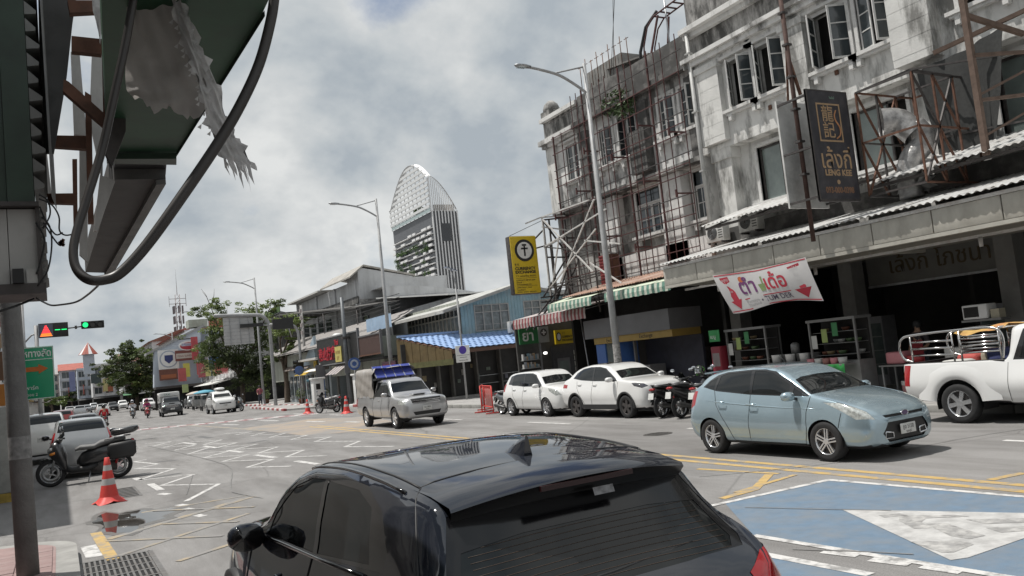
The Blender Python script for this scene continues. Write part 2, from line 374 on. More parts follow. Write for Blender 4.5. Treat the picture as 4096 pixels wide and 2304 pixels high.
# yellow hatching of the near box junction
for i,(a,b) in enumerate((((0.53,14.174,0),(1.086,14.59,0)),((1.197,16.556,0),(3.048,16.483,0)),((0.541,14.074,0),(3.095,16.167,0)),((0.586,12.492,0),(2.601,14.185,0)),((1.202,14.661,0),(2.87,16.116,0)),((1.185,11.279,0),(2.253,11.987,0)))): strip('junction_hatch',[a,b],.11,M_LY2,.004+.0006*i)
for i,(a,b) in enumerate((((0.524,13.933,0),(1.92,12.501,0)),((1.377,14.648,0),(2.322,13.515,0)),((1.389,16.498,0),(2.816,14.783,0)))): strip('junction_hatch',[a,b],.09,M_LY2,.008+.0006*i)
strip('kerb_line',[(0.411,15.053,0),(0.514,12.295,0)],.16,M_LY,.0046)
strip('kerb_patch_marking',[(0.27,13.808,0),(0.316,12.746,0)],.2,M_LW,.0046)
# red and white crossing band
A,B=Vector((2.434,58.682,0)),Vector((13.069,47.866,0))
for i in range(22):
    t0,t1=i/22,(i+.97)/22; p,q=A.lerp(B,t0),A.lerp(B,t1)
    for k,(w0,w1) in enumerate(((-1.1,0),(.02,1.1))):
        m=(M_LR,M_LW)[(i+k)%2]
        z=.005; struct(MB().quad((p.x,p.y+w0,z),(q.x,q.y+w0,z),(q.x,q.y+w1,z),(p.x,p.y+w1,z)).build('crossing_stripe',m))
struct(MB().poly([(x,y,.003) for x,y,_ in ((7.645,42.048,0),(11.192,42.575,0),(12.505,37.657,0),(11.637,30.766,0),(9.341,29.159,0),(7.853,30.621,0))]).build('ochre_surfacing',M_ORANGE))
for i,(a,b) in enumerate((((9.905,48.899,0),(10.152,45.07,0)),((10.504,40.733,0),(10.698,38.289,0)),((11.023,35.978,0),(11.123,34.344,0)),((7.977,49.086,0),(8.296,46.111,0)))): strip('lane_dash',[a,b],.2,M_LW,.005)
strip('yellow_line',[(6.759,54.362,0),(7.446,44.699,0),(7.793,37.806,0)],.3,M_LY2,.0052)
# yellow centre lines
for x0,y0,y1 in ((9.30,2,36),(9.62,2,36)): strip('yellow_centre_line',[(x0,y0,0),(x0+.05,14,0),(x0+.1,y1,0)],.14,M_LY)
# lane dashes on the far carriageway
for y0,y1 in ((5.2,7.8),(12.6,15.2),(20.3,22.7),(27.6,30),(35,37.4),(42,44.4),(50,52.4)): strip('lane_dash',[(12.75,y0,0),(12.75,y1,0)],.13,M_LW)
# yellow hatch beside the blue box
strip('yellow_hatch',[(8.824,10.397,0),(9.038,8.888,0)],.10,M_LY,.0046)
strip('yellow_hatch',[(7.333,8.251,0),(7.983,8.323,0),(8.927,8.973,0)],.13,M_LY,.0052)
strip('yellow_hatch',[(7.704,8.387,0),(9.059,8.611,0)],.09,M_LY,.0058)
strip('yellow_hatch',[(9.772,6.224,0),(10.349,6.142,0)],.12,M_LY,.0046)
# blue cycle box with white border and arrow
struct(MB().poly([(x,y,.003) for x,y,_ in ((7.192,8.05,0),(8.946,7.924,0),(9.045,5.408,0),(9.061,4.918,0),(6.344,3.537,0),(6.116,6.45,0))]).build('blue_box_surfacing',M_BLUE))
struct(MB().poly([(x,y,.003) for x,y,_ in ((5.654,5.841,0),(5.715,4.767,0),(5.487,4.21,0),(4.532,5.31,0))]).build('blue_lane_surfacing',M_BLUE))
strip('box_border_line',[(6.929,8.027,0),(8.946,7.924,0),(9.079,4.927,0)],.10,M_LW,.0064)
strip('box_border_line',[(6.153,6.515,0),(6.245,4.898,0),(6.327,3.528,0)],.10,M_LW,.0064)
strip('box_border_line',[(5.681,6.017,0),(5.733,4.781,0)],.12,M_LW,.0064)
for a,b in (((6.078,5.563,0),(6.154,5.232,0)),((6.11,5.073,0),(6.18,4.736,0)),((6.186,4.631,0),(6.222,4.306,0))): strip('lane_dash',[a,b],.14,M_LW,.005)
struct(MB().poly([(x,y,.0072) for x,y,_ in ((7.572,6.58,0),(8.337,5.009,0),(8.491,4.628,0),(8.058,4.408,0),(7.427,4.497,0),(6.617,4.499,0),(6.461,4.558,0))]).build('white_arrow_marking',worn('worn white arrow',(.47,.465,.455),.6,under=(.28,.275,.27),sc=4,lo=.44,hi=.62)))
M_AR=pm('exposed asphalt',(.27,.265,.26),.8,var=.25,scale=9,bump=.3,bscale=80,stain=.75,stain_col=(.50,.49,.47),stain_scale=7,stain_lo=.44,stain_hi=.62)
for k,pl in enumerate((((2210,1298),(2262,1293),(2285,1298),(2225,1304)),((2262,1300),(2400,1297),(2440,1301),(2330,1305),(2310,1318),(2345,1330),(2300,1332),(2262,1312)),((2330,1320),(2380,1318),(2480,1350),(2440,1358),(2390,1350)),((2290,1365),(2420,1362),(2450,1372),(2400,1392),(2370,1393)),((2430,1309),(2576,1306),(2576,1316),(2480,1320)),((2480,1330),(2576,1326),(2576,1336),(2520,1342)))): pass
for pl in (((7.532,6.076,0),(7.717,5.963,0),(7.686,5.833,0),(7.472,5.958,0)),((7.609,5.884,0),(7.929,5.484,0),(7.944,5.324,0),(7.655,5.606,0),(7.484,5.541,0),(7.341,5.326,0),(7.225,5.437,0),(7.43,5.754,0)),((7.451,5.466,0),(7.577,5.338,0),(7.33,4.786,0),(7.155,4.827,0),(7.162,5.024,0)),((6.784,5.167,0),(7.068,4.848,0),(7.003,4.695,0),(6.681,4.672,0),(6.614,4.738,0)),((7.804,5.277,0),(8.119,4.887,0),(8.014,4.738,0),(7.738,5.034,0)),((7.597,4.949,0),(7.827,4.723,0),(7.732,4.583,0),(7.508,4.744,0))):
    struct(MB().poly([(x,y,.0098) for x,y,_ in pl]).build('worn_symbol_patch',M_AR))
# asphalt repair seams and manhole covers
M_TAR=pm('tar seam',(.11,.11,.11),.7,var=.3,scale=12)
for pts,wd in (([(4.237,30.45,0),(4.893,30.459,0)],.3),([(5.869,30.772,0),(6.568,31.171,0)],.35),([(1.654,22.939,0),(2.657,23.183,0)],.28),([(4.763,41.357,0),(5.568,41.92,0)],.45),([(5.411,39.783,0),(5.538,37.272,0)],.3),([(2.565,28.152,0),(3.082,27.649,0)],.2)): strip('tar_patch',pts,wd,M_TAR,.0034)
for pts in ([(3.095,37.637,0),(3.638,28.822,0),(3.822,24.966,0),(3.736,22.187,0),(2.98,17.965,0),(2.945,16.911,0),(3.132,15.654,0)],[(2.811,22.161,0),(2.174,18.234,0)],[(8.33,9.791,0),(10.109,8.726,0),(12.569,8.501,0),(14.057,8.228,0)],[(5.962,5.788,0),(6.258,5.23,0),(6.441,4.922,0)],[(7.078,7.602,0),(7.772,6.061,0)]): strip('tar_seam',smooth_line([(p[0]+rnd.uniform(-.02,.02),p[1]+rnd.uniform(-.05,.05),0) for p in pts],4),.022,pm('faded seam',(.165,.162,.158),.8,var=.4,scale=3,stain=.7,stain_col=(.235,.23,.225),stain_scale=2),.0105)
M_IRON=pm('cast iron',(.10,.095,.09),.6,.5,var=.3,scale=20,bump=.4,bscale=50)
mh=MB().disc((0,0,.001),.33,'Z',28,.006); 
for k in range(5): mh.box((0,-.2+.1*k,.009),(.4,.04,.006))
tag(mh.build('manhole_cover',M_IRON,None,(11.808,15.123,0)),'round iron manhole cover in the far lane beside the parked white cars','manhole cover')
# drain grate by the left kerb
GR=thing('drain_grate','slotted grey iron drain grate in the road beside the left kerb','drain grate',(.55,11.15,0))
fr=MB(); 
for y in (-1.25,1.25): fr.box((0,y,.006),(.84,.06,.012))
for x in (-.42,.42): fr.box((x,0,.006),(.06,2.5,.012))
for y in (-.83,-.41,0,.41,.83): fr.box((0,y,.0065),(.78,.05,.013))
M_GRATE=pm('grate iron',(.17,.165,.16),.6,.5,var=.25,scale=15,stain=.4,stain_col=(.1,.07,.05))
fr.build('frame',M_GRATE,GR)
MB().quad((-.42,-1.25,.002),(.42,-1.25,.002),(.42,1.25,.002),(-.42,1.25,.002)).build('pit',pm('pit dark',(.012,.012,.012),.9),GR)
bar=MB().box((0,0,0),(.026,.36,.008)).mesh('bar',M_GRATE)
for j in range(6):
    for i in range(13): ob('bar',bar,GR,(-.372+.062*i,-1.04+.4167*j,.007))
# second, worn grate farther along the gutter
GR2=thing('drain_grate','worn dark drain grate in the shaded gutter behind the orange cone','drain grate',(1.142,20.481,0))
MB().box((0,0,.003),(.62,2.2,.006)).build('frame',M_GRATE,GR2)
for j in range(7): MB().box((0,-.9+.3*j,.008),(.5,.14,.006)).build('bar',M_DARK,GR2)
# puddle in the gutter
M_WATER=pm('puddle water',(.05,.045,.04),.02,var=.2,spec=.9)
pp=[]
C0=Vector((0.809,16.1,0))
for k in range(36):
    a=2*math.pi*k/36; r=1+.20*math.sin(3*a+1)+.12*math.sin(7*a)+.06*math.sin(13*a+2); pp.append((C0.x+.05+.52*r*math.cos(a)*(1.35 if math.cos(a)>0 else .85),C0.y-.15+1.25*r*math.sin(a),.0042))
struct(MB().poly(pp).build('puddle',M_WATER))
pw=[((x-C0.x)*1.25+C0.x,(y-C0.y)*1.2+C0.y,.0036) for x,y,_ in pp]
struct(MB().poly(pw).build('wet_patch',pm('wet asphalt',(.12,.11,.10),.35,var=.2,scale=5)))

# ================================================================ right-hand shophouses (facades face -X; local x = towards the viewer's right, y = into the building)
M_STUC=pm('aged white stucco',(.60,.595,.575),.85,var=.12,scale=2,bump=.3,bscale=25,stain=.88,stain_col=(.13,.127,.118),stain_scale=1.3,streak=.72,stain_lo=.50,stain_hi=.64)
M_MOULD=pm('mouldy stucco',(.40,.39,.375),.9,var=.25,scale=2,bump=.35,bscale=20,stain=.95,stain_col=(.045,.044,.042),stain_scale=1.3,streak=.65,stain_lo=.40,stain_hi=.58)
M_GRIME=pm('grimy stucco',(.64,.635,.62),.88,var=.12,scale=2,bump=.3,bscale=25,stain=.9,stain_col=(.075,.073,.068),stain_scale=.8,streak=.6,stain_lo=.50,stain_hi=.62)
M_BLACKM=pm('blackened concrete',(.085,.083,.08),.9,var=.35,scale=1.6,bump=.3,bscale=20,stain=.6,stain_col=(.26,.25,.24),stain_scale=1.6)
M_TRIM=pm('window trim',(.62,.615,.60),.7,var=.12,scale=5,stain=.5,stain_col=(.24,.235,.22),stain_scale=5)
M_REDST=pm('red primer steel',(.085,.034,.034),.7,.2,var=.25,scale=9,stain=.5,stain_col=(.10,.06,.045),stain_scale=8)
M_RUST=pm('rusty steel',(.15,.075,.05),.8,.3,var=.35,scale=9,stain=.5,stain_col=(.07,.05,.04),stain_scale=7)
M_DKST=pm('dark steel',(.075,.068,.066),.6,.4,var=.3,scale=9)
M_WHST=pm('white painted steel',(.55,.545,.53),.6,var=.15,scale=6,stain=.4,stain_col=(.25,.18,.14),stain_scale=5)
M_GRIME_SHADE=pm('shaded grimy stucco',(.40,.39,.37),.9,var=.2,scale=2,bump=.3,bscale=25,stain=.92,stain_col=(.06,.057,.052),stain_scale=.9,streak=.6,stain_lo=.44,stain_hi=.60)  # grimy stucco with shade put into its colour, as under the floor slab
def wall(parent,x0,x1,z0,z1,holes,mat,y=0.0,th=.25,name='wall'):
    xs=sorted({x0,x1,*[h[0] for h in holes],*[h[1] for h in holes]}); zs=sorted({z0,z1,*[h[2] for h in holes],*[h[3] for h in holes]})
    xs=[v for v in xs if x0<=v<=x1]; zs=[v for v in zs if z0<=v<=z1]; b=MB()
    ins=lambda cx,cz:any(h[0]<cx<h[1] and h[2]<cz<h[3] for h in holes)
    for i in range(len(xs)-1):
        for j in range(len(zs)-1):
            a,c,d,e=xs[i],xs[i+1],zs[j],zs[j+1]
            if not ins((a+c)/2,(d+e)/2): b.quad((a,y,d),(c,y,d),(c,y,e),(a,y,e))
    for h in holes:
        a,c,d,e=h
        b.quad((a,y,d),(a,y+th,d),(a,y+th,e),(a,y,e)); b.quad((c,y,d),(c,y+th,d),(c,y+th,e),(c,y,e))
        b.quad((a,y,d),(c,y,d),(c,y+th,d),(a,y+th,d)); b.quad((a,y,e),(c,y,e),(c,y+th,e),(a,y+th,e))
    me=bpy.data.meshes.new(name); me.from_pydata(b.v,[],b.f); me.materials.append(mat); return ob(name,me,parent)
def casement(parent,x,y,z0,z1,wd,ang,hinge,mat,rows=3,cols=1):
    """one hinged leaf: frame plus panes; hinge -1 left edge, +1 right edge; ang opens outwards"""
    f=MB(); t=.055
    s=-hinge
    f.bb((0,-.02,0),(s*t,.02,z1-z0)); f.bb((s*(wd-t),-.02,0),(s*wd,.02,z1-z0))
    f.bb((s*t,-.02,0),(s*(wd-t),.02,t)); f.bb((s*t,-.02,z1-z0-t),(s*(wd-t),.02,z1-z0))
    h=(z1-z0-2*t)/rows
    for r in range(1,rows): f.bb((s*t,-.016,t+h*r-.016),(s*(wd-t),.016,t+h*r+.016))
    for c in range(1,cols): f.bb((s*(t+(wd-2*t)*c/cols)-.014,-.015,t),(s*(t+(wd-2*t)*c/cols)+.014,.015,z1-z0-t))
    o=f.build('casement',mat,parent); o.location=(x,y,z0); o.rotation_euler=(0,0,R(ang)*hinge)
    for r in range(rows):
        for c in range(cols):
            a=t+(wd-2*t)*c/cols; e=t+(wd-2*t)*(c+1)/cols
            MB().quad((s*a,.0,t+h*r),(s*e,.0,t+h*r),(s*e,0,t+h*(r+1)),(s*a,0,t+h*(r+1))).build('pane',M_WGLASS,o)
    return o
def window(bld,x0,x1,z0,z1,y=0.0,hood=True,leaves=((0,0),(0,0)),sill=True,mat=None,rows=3,top=False,cols=1,frame=True):
    """opening trim, sill on brackets, optional pediment and two leaves with their opening angles"""
    mat=mat or M_TRIM; fr=MB(); t=.11
    fr.bb((x0-t,y-.05,z0),(x0,y+.12,z1)); fr.bb((x1,y-.05,z0),(x1+t,y+.12,z1)); fr.bb((x0-t,y-.055,z1),(x1+t,y+.12,z1+t))
    if top: fr.bb((x0,y+.03,z0+(z1-z0)*.68),(x1,y+.1,z0+(z1-z0)*.68+.06))
    w=fr.build('window',mat,bld)
    if sill:
        s=MB(); s.bb((x0-.28,y-.22,z0-.10),(x1+.28,y+.1,z0-.002)); s.bb((x0-.22,y-.15,z0-.17),(x1+.22,y+.02,z0-.102))
        for q in (x0-.08,x1-.04): s.bb((q,y-.17,z0-.36),(q+.13,y-.003,z0-.172))
        s.build('sill',mat,w)
    if hood:
        xc=(x0+x1)/2; a=x0-.3; b=x1+.3; z=z1+.12; h=MB()
        h.bb((a,y-.20,z),(b,y-.002,z+.09)); h.beam((a+.03,y-.1,z+.13),(xc,y-.1,z+.46),.2,.09); h.beam((b-.03,y-.1,z+.13),(xc,y-.1,z+.46),.2,.09)
        h.prism([(a+.16,y-.012,z+.09),(b-.16,y-.012,z+.09),(xc,y-.012,z+.40)],(0,-.03,0)); h.build('pediment',mat,w)
    wd=(x1-x0)/2; zt=z0+(z1-z0)*.68 if top else z1
    if leaves[0] is not None: casement(w,x0+.01,y+.05,z0+.02,zt-.01,wd-.015,leaves[0][0],-1,mat,rows,cols)
    if leaves[1] is not None: casement(w,x1-.01,y+.05,z0+.02,zt-.01,wd-.015,leaves[1][0],1,mat,rows,cols)
    if top:
        for k in range(2): MB().quad((x0+wd*k+.03,y+.07,zt+.07),(x0+wd*(k+1)-.03,y+.07,zt+.07),(x0+wd*(k+1)-.03,y+.07,z1-.02),(x0+wd*k+.03,y+.07,z1-.02)).build('pane',M_WGLASS,w)
    return w
# ---- white shophouse
B1=thing('shophouse','grey-white stained stucco shophouse with pediment windows above the restaurant','building',(19.5,20.6,0),R(-90))
LEN=22
up_h=[(1.62,2.61,9.2,10.72),(2.86,3.95,9.2,10.72),(5.06,6.21,9.2,10.75),(6.5,7.5,9.2,10.75),(9.3,10.4,9.2,10.75),(11.6,12.8,9.2,10.75)]
wall(B1,0,LEN,8.25,11.4,up_h,M_STUC,y=-.15)
lo_h=[(1.97,3.36,6.1,7.85),(5.57,7.28,6.15,7.85),(9.63,11.6,6.0,7.85),(14,16,6,7.8)]
wall(B1,0,LEN,4.3,8.25,lo_h,M_STUC,y=.3)
b=MB(); b.bb((0,.16,8.26),(LEN,9,11.38)); 
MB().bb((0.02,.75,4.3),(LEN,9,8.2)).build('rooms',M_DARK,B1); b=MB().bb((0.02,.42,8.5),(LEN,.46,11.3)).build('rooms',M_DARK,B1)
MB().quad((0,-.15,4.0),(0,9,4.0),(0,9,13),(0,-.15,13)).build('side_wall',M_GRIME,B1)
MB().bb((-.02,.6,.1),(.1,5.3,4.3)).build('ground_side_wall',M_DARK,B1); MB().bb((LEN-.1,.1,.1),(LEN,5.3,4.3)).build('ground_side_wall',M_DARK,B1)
sl=MB(); sl.bb((0,-.17,8.10),(LEN,.3,8.249)); sl.build('floor_slab',M_STUC,B1)
# parapet and cornice
pr=MB(); pr.bb((0,-.15,11.4),(LEN,.15,14.2)); pr.build('parapet',M_MOULD,B1)
co=MB(); co.bb((-.05,-.62,11.22),(LEN,-.152,11.36)); co.bb((-.05,-.50,11.05),(LEN,-.153,11.218)); co.bb((-.05,-.34,10.93),(LEN,-.154,11.048)); co.bb((-.05,-.55,12.25),(LEN,-.152,12.42)); co.bb((-.05,-.35,12.1),(LEN,-.153,12.248)); co.build('cornice',M_GRIME,B1)
for x0,x1,dy in ((.25,1.35,.22),(4.05,4.85,.22),(7.66,8.75,.42),(10.9,11.3,.22),(13.4,14.2,.22)):
    p=MB(); p.bb((x0,-.15-dy,8.30),(x1,-.151,10.92)); 
    for k in range(6): p.bb((x0-.006,-.15-dy-.005,8.5+.4*k),(x1+.006,-.152,8.885+.4*k))
    p.bb((x0-.06,-.15-dy-.06,10.72),(x1+.06,-.153,10.925)); p.build('pilaster',M_STUC,B1)
lv=[((58,),(62,)),((62,),(66,)),((70,),(60,)),((15,),(64,)),((60,),(40,)),((30,),(60,))]
for h,l in zip(up_h,lv): window(B1,*h,y=-.15,leaves=l)
M_BLIND=pm('dusty pane',(.16,.19,.18),.15,var=.25,scale=1.5,spec=.6)
for h in lo_h:
    w_=window(B1,*h,y=.3,hood=False,leaves=(None,None)); x0,x1,z0,z1=h
    f=MB(); xm=x0+(x1-x0)*.62; f.bb((xm-.03,.4,z0),(xm+.03,.46,z1)); f.bb((x0,.4,z0),(x0+.07,.46,z1)); f.bb((x1-.07,.4,z0),(x1,.46,z1)); f.bb((x0+.07,.4,z1-.07),(x1-.07,.46,z1)); f.build('sash',M_DKST,w_)
    MB().quad((x0+.07,.44,z0),(xm-.03,.44,z0),(xm-.03,.44,z1-.07),(x0+.07,.44,z1-.07)).build('pane',M_BLIND,w_)
for x in (.45,4.2,8.0,13.7): 
    c=MB(); c.bb((x,-.1,4.6),(x+.75,.299,7.75)); c.bb((x-.08,-.16,7.75),(x+.83,.298,8.098)); c.build('column',M_STUC,B1)
for x,z in ((.9,8.55),(3.1,8.7),(5.6,8.9),(9.3,8.8)): MB().bb((x,-.20,z),(x+.11,-.153,z+.14)).build('wall_light_box',M_RUST,B1)
# ground floor of the restaurant
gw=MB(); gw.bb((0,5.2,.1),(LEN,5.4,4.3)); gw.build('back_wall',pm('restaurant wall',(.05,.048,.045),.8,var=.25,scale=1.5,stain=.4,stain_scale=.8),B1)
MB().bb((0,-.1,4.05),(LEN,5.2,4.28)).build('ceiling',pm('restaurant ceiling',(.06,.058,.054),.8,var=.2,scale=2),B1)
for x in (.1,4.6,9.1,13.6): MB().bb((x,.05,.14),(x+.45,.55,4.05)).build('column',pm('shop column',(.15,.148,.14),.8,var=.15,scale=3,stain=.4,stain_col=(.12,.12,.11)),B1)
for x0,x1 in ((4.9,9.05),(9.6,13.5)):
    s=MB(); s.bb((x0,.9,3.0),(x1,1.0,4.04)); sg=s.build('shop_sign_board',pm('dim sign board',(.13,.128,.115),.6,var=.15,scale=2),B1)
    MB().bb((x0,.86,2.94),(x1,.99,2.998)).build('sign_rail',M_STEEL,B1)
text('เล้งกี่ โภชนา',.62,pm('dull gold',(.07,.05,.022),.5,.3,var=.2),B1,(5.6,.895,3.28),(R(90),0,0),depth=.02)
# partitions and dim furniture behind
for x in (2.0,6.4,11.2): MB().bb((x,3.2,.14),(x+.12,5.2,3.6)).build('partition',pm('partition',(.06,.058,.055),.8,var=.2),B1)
# ---- scaffolded shophouse
Y2=30.2
B2=thing('shophouse','mould-blackened shophouse behind the red steel scaffold frame','building',(19.5,Y2,0),R(-90))
up2=[(1.26,2.17,9.2,10.72),(3.76,4.61,9.2,10.72),(5.28,6.09,9.2,10.72),(7.5,8.3,9.25,10.75),(8.65,9.50,9.25,10.75)]
lo2=[(5.05,6.66,6.15,7.85),(8.35,9.5,6.15,7.85)]
wall(B2,0,9.58,8.15,11.35,up2,M_GRIME); wall(B2,0,9.58,4.3,8.0,lo2,M_GRIME_SHADE,y=.45)
MB().quad((0,0,4.3),(0,9,4.3),(0,9,12.3),(0,0,12.3)).build('side_wall',M_STUC,B2)
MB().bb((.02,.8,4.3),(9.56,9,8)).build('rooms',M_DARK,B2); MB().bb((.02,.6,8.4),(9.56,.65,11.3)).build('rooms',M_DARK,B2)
MB().bb((-.04,-.22,8.0),(9.58,.45,8.16)).build('floor_slab',M_MOULD,B2)
MB().bb((2.7,-.18,11.35),(9.58,.2,12.42)).build('parapet',M_BLACKM,B2)
MB().bb((2.5,-.45,11.16),(9.58,-.182,11.36)).build('cornice',M_BLACKM,B2)
MB().bb((-.15,-.12,11.35),(2.68,.2,12.15)).build('parapet',M_MOULD,B2)
e=MB(); e.bb((-.25,-.45,11.12),(2.45,.1,11.33)); e.bb((-.2,-.3,10.98),(2.45,-.005,11.118)); e.bb((-.18,-.32,12.15),(2.7,.3,12.32)); e.build('cornice',M_GRIME,B2)
fn=MB(); fn.bb((-.15,-.2,12.32),(.62,.5,12.62)); fn.lathe([(.02,.0),(.37,0),(.38,.12),(.30,.33),(.14,.48),(0,.53)],'Z',16,(.23,.15,12.60)); fn.build('finial',M_MOULD,B2)
for h,l in zip(up2,(((0,),(0,)),((0,),(55,)),((80,),(70,)),((5,),(40,)),((10,),(60,)))): window(B2,*h,leaves=l,hood=h[0]<2)
for h in lo2: window(B2,*h,y=.45,hood=True,leaves=((0,),(0,)),top=True,cols=2,rows=2)
for x0,x1 in ((-.12,.55),(2.42,3.0),(6.3,6.95),(9.1,9.5)): 
    p=MB(); p.bb((x0,-.16,8.17),(x1,-.002,10.97)); p.build('pilaster',M_BLACKM if x0>2 else M_STUC,B2)
for x in (3.0,6.9,): MB().bb((x,.05,4.4),(x+1.2,.449,7.98)).build('column',M_GRIME,B2)
MB().bb((3.2,.05,4.62),(9.5,.44,5.5)).build('apron_wall',M_GRIME,B2)
ac=MB(); ac.bb((6.05,-.42,8.3),(7.0,-.165,9.9)); ac.build('condenser_cage',M_BLACKM,B2)
# roof clutter
MB().bb((1.6,1.2,12.35),(4.2,4.5,13.9)).build('roof_hut',pm('grey concrete',(.22,.215,.205),.9,var=.2,scale=2,stain=.5,stain_scale=1.4),B2)
MB().box((4.6,2.2,13.35),(2.8,2.2,.06),0,Matrix.Rotation(R(8),3,'Y')).build('hut_roof',pm('old sheet roof',(.20,.19,.18),.8,.2,var=.3,scale=5),B2)
for k in range(9):
    m=MB(); x=1.4+.42*k; m.tube([(x,1.1,13.2),(x,1.1,14.3+.2*(k%2))],.018,5); m.beam((x-.14,1.1,14.25),(x+.14,1.1,14.25),.02); m.build('rebar',M_RUST,B2)
# antenna mast wires
# shrub growing from the gutter
M_LEAF=pm('shrub leaves',(.07,.11,.045),.6,var=.45,scale=6)
def leaves(mb,c,r,n,size,rn,flat=1.0,mi=0):
    for _ in range(n):
        while True:
            p=Vector((rn.uniform(-1,1),rn.uniform(-1,1),rn.uniform(-1,1)))
            if p.length<=1: break
        p=Vector((p.x*r[0],p.y*r[1],p.z*r[2]))+Vector(c); q=Matrix.Rotation(rn.uniform(0,6.28),3,'Z')@Matrix.Rotation(rn.uniform(-1.1,1.1),3,'X')@Matrix.Rotation(rn.uniform(-1.1,1.1),3,'Y')
        s=size*rn.uniform(.6,1.4); mb.add([p+q@Vector(k) for k in ((-s,0,0),(0,-s*.5,s*.08),(s,0,0),(0,s*.5,s*.08))],[(0,1,2,3)],mi)
sh=thing('gutter_shrub','leafy green weed shrub growing from the blackened parapet of the scaffolded shophouse','shrub',(19.2,24.8,11.4)); b=MB()
leaves(b,(0,0,-.1),(.35,1.0,.5),260,.09,rnd); leaves(b,(-.1,-.6,-.5),(.3,.6,.4),160,.09,rnd); b.build('foliage',M_LEAF,sh)
tw=MB()
for k in range(7): tw.tube([(0,-.2,0),(-.1,.15*k-.5,.1),(-.2,.28*k-1.0,.25-.08*k)],.012,5)
tw.build('stems',M_RUST,sh)
# ---- scaffold frame (red steel)
SC=thing('scaffold','red steel pole scaffold grid standing in front of the mouldy shophouse','scaffold',(19.05,29.2,4.3))
def member(parent,a,b,wd,mat,name='pole',h=None): return MB().beam(a,b,wd,h).build(name,mat,parent)
r2=random.Random(3)
ys=[0.1,.75,1.7,2.1,2.5,3.3,3.75,4.1,5.0,5.4,5.8,6.7,7.1,7.5,8.3]
for i,y in enumerate(ys): 
    thick=i in (0,4,8,11); member(SC,(-.05,-y,r2.uniform(0,.3)),(-.05,-y,8.15 if i>1 else 6.9),.055 if thick else .026,M_REDST)
for j,z in enumerate((.4,.8,1.15,1.55,1.9,2.25,2.6,3.3,3.65,4.0,4.7,5.05,5.4,6.1,6.8,7.5)):
    member(SC,(-.12,-.05,z),(-.12,-8.35 if j%3 else -8.6,z),.03,M_REDST if j%3 else M_DKST,'ledger')
for y,z in ((.75,3.3),(2.5,4.0),(3.3,5.4),(5.0,4.7),(6.7,3.4),(6.7,5.4),(8.3,4.7),(4.1,1.9),(5.8,1.2),(8.3,2.6)): member(SC,(-.1,-y,z),(-.75,-y+.05,z),.05,M_REDST,'stub'); member(SC,(-.75,-y+.05,z-.13),(-.75,-y+.05,z+.13),.05,M_REDST,'stub_plate')
# grey drain pipe between the two buildings
dp=MB(); dp.tube([(0,0,12.2),(0,0,4.6)],.07,10); 
for z in (5.5,7.5,9.5,11.5): dp.bb((-.1,-.1,z),(.1,.1,z+.05))
tag(dp.build('drain_pipe',pm('pale pvc pipe',(.40,.40,.39),.5,var=.1,scale=4,stain=.3),None,(19.05,20.35,0)),'pale vertical drain pipe where the two shophouses meet','pipe')
# red rooftop ladder frame
LF=thing('roof_gantry','bent red steel ladder gantry on the roof of the scaffolded shophouse','gantry',(19.5,22.9,11.9))
for dx in (0,.5):
    MB().tube([(dx,.35,0),(dx,.2,1.0),(dx,-.1,1.6),(dx,-.5,1.85),(dx,-2.9,2.0)],.03,6).build('rail',M_REDST,LF)
for k in range(7): member(LF,(0,-.5-.36*k,1.86+.02*k),(.5,-.5-.36*k,1.86+.02*k),.045,M_REDST,'rung')
member(LF,(0,.1,.1),(0,-.75,1.8),.06,M_REDST,'brace'); member(LF,(.5,-.35,0),(.5,-.75,1.8),.06,M_REDST,'brace'); member(LF,(0,-.1,.5),(.5,-.4,.5),.05,M_REDST,'rung')
MB().tube([(0,.55,0),(.05,.5,.9),(.1,.1,1.7),(.1,-.6,2.02)],.06,8).build('hose',M_BLACK,LF)
MB().tube([(.25,-.9,0),(.25,-.9,2.6)],.03,6).build('mast',M_STEEL,LF); MB().box((.25,-.9,2.62),(.14,.14,.1)).build('mast_lamp',M_DKST,LF)
for k,(dy,dz) in enumerate(((.0,4.5),(.5,4.5))): tag(MB().tube([(0,0,0),(-.3,-1.2-dy,dz),(-.6,-2.4-dy*2,dz*2)],.012,4).build('guy_wire',M_DKST,None,(19.6,25.2+dy*.4,12.6)),['thin guy wire rising from the roof, nearer the red gantry','thin guy wire rising from the roof, left of its twin'][k],'wire')
# ---- restaurant canopy
CN=thing('canopy','long beige panelled canopy with corrugated roof over the restaurant pavement','canopy',(16.5,19.9,0),R(-90))
M_FASC=pm('beige fascia panel',(.42,.405,.36),.6,var=.10,scale=3,stain=.35,stain_col=(.22,.20,.17),stain_scale=2,streak=.5)
M_SHEET=pm('galvanised sheet roof',(.60,.60,.59),.5,.25,var=.16,scale=3,stain=.45,stain_col=(.33,.29,.25),stain_scale=1.6)
pan=MB().bevbox((.74,0,0),(1.475,.05,.50),.008).mesh('fascia_panel',M_FASC)
for k in range(11): ob('fascia_panel',pan,CN,(1.5*k,0,4.0),(0,0,0))
MB().bb((0,-.05,4.255),(16.6,.12,4.33)).build('gutter',M_WHST,CN)
MB().bb((0,-.02,3.66),(16.6,.10,3.745)).build('lower_trim',M_FASC,CN)
MB().bb((0,.1,3.70),(16.6,3.0,3.74)).build('soffit',pm('soffit board',(.24,.225,.19),.8,var=.15,scale=2,stain=.4,stain_scale=1),CN)
for k in (2.2,6.6,11.0): MB().bb((k,.9,3.62),(k+.1,3.0,3.70)).build('soffit_beam',M_FASC,CN)
MB().bb((0,.75,3.56),(16.6,.81,3.62)).build('tube_light_rail',M_WHST,CN)
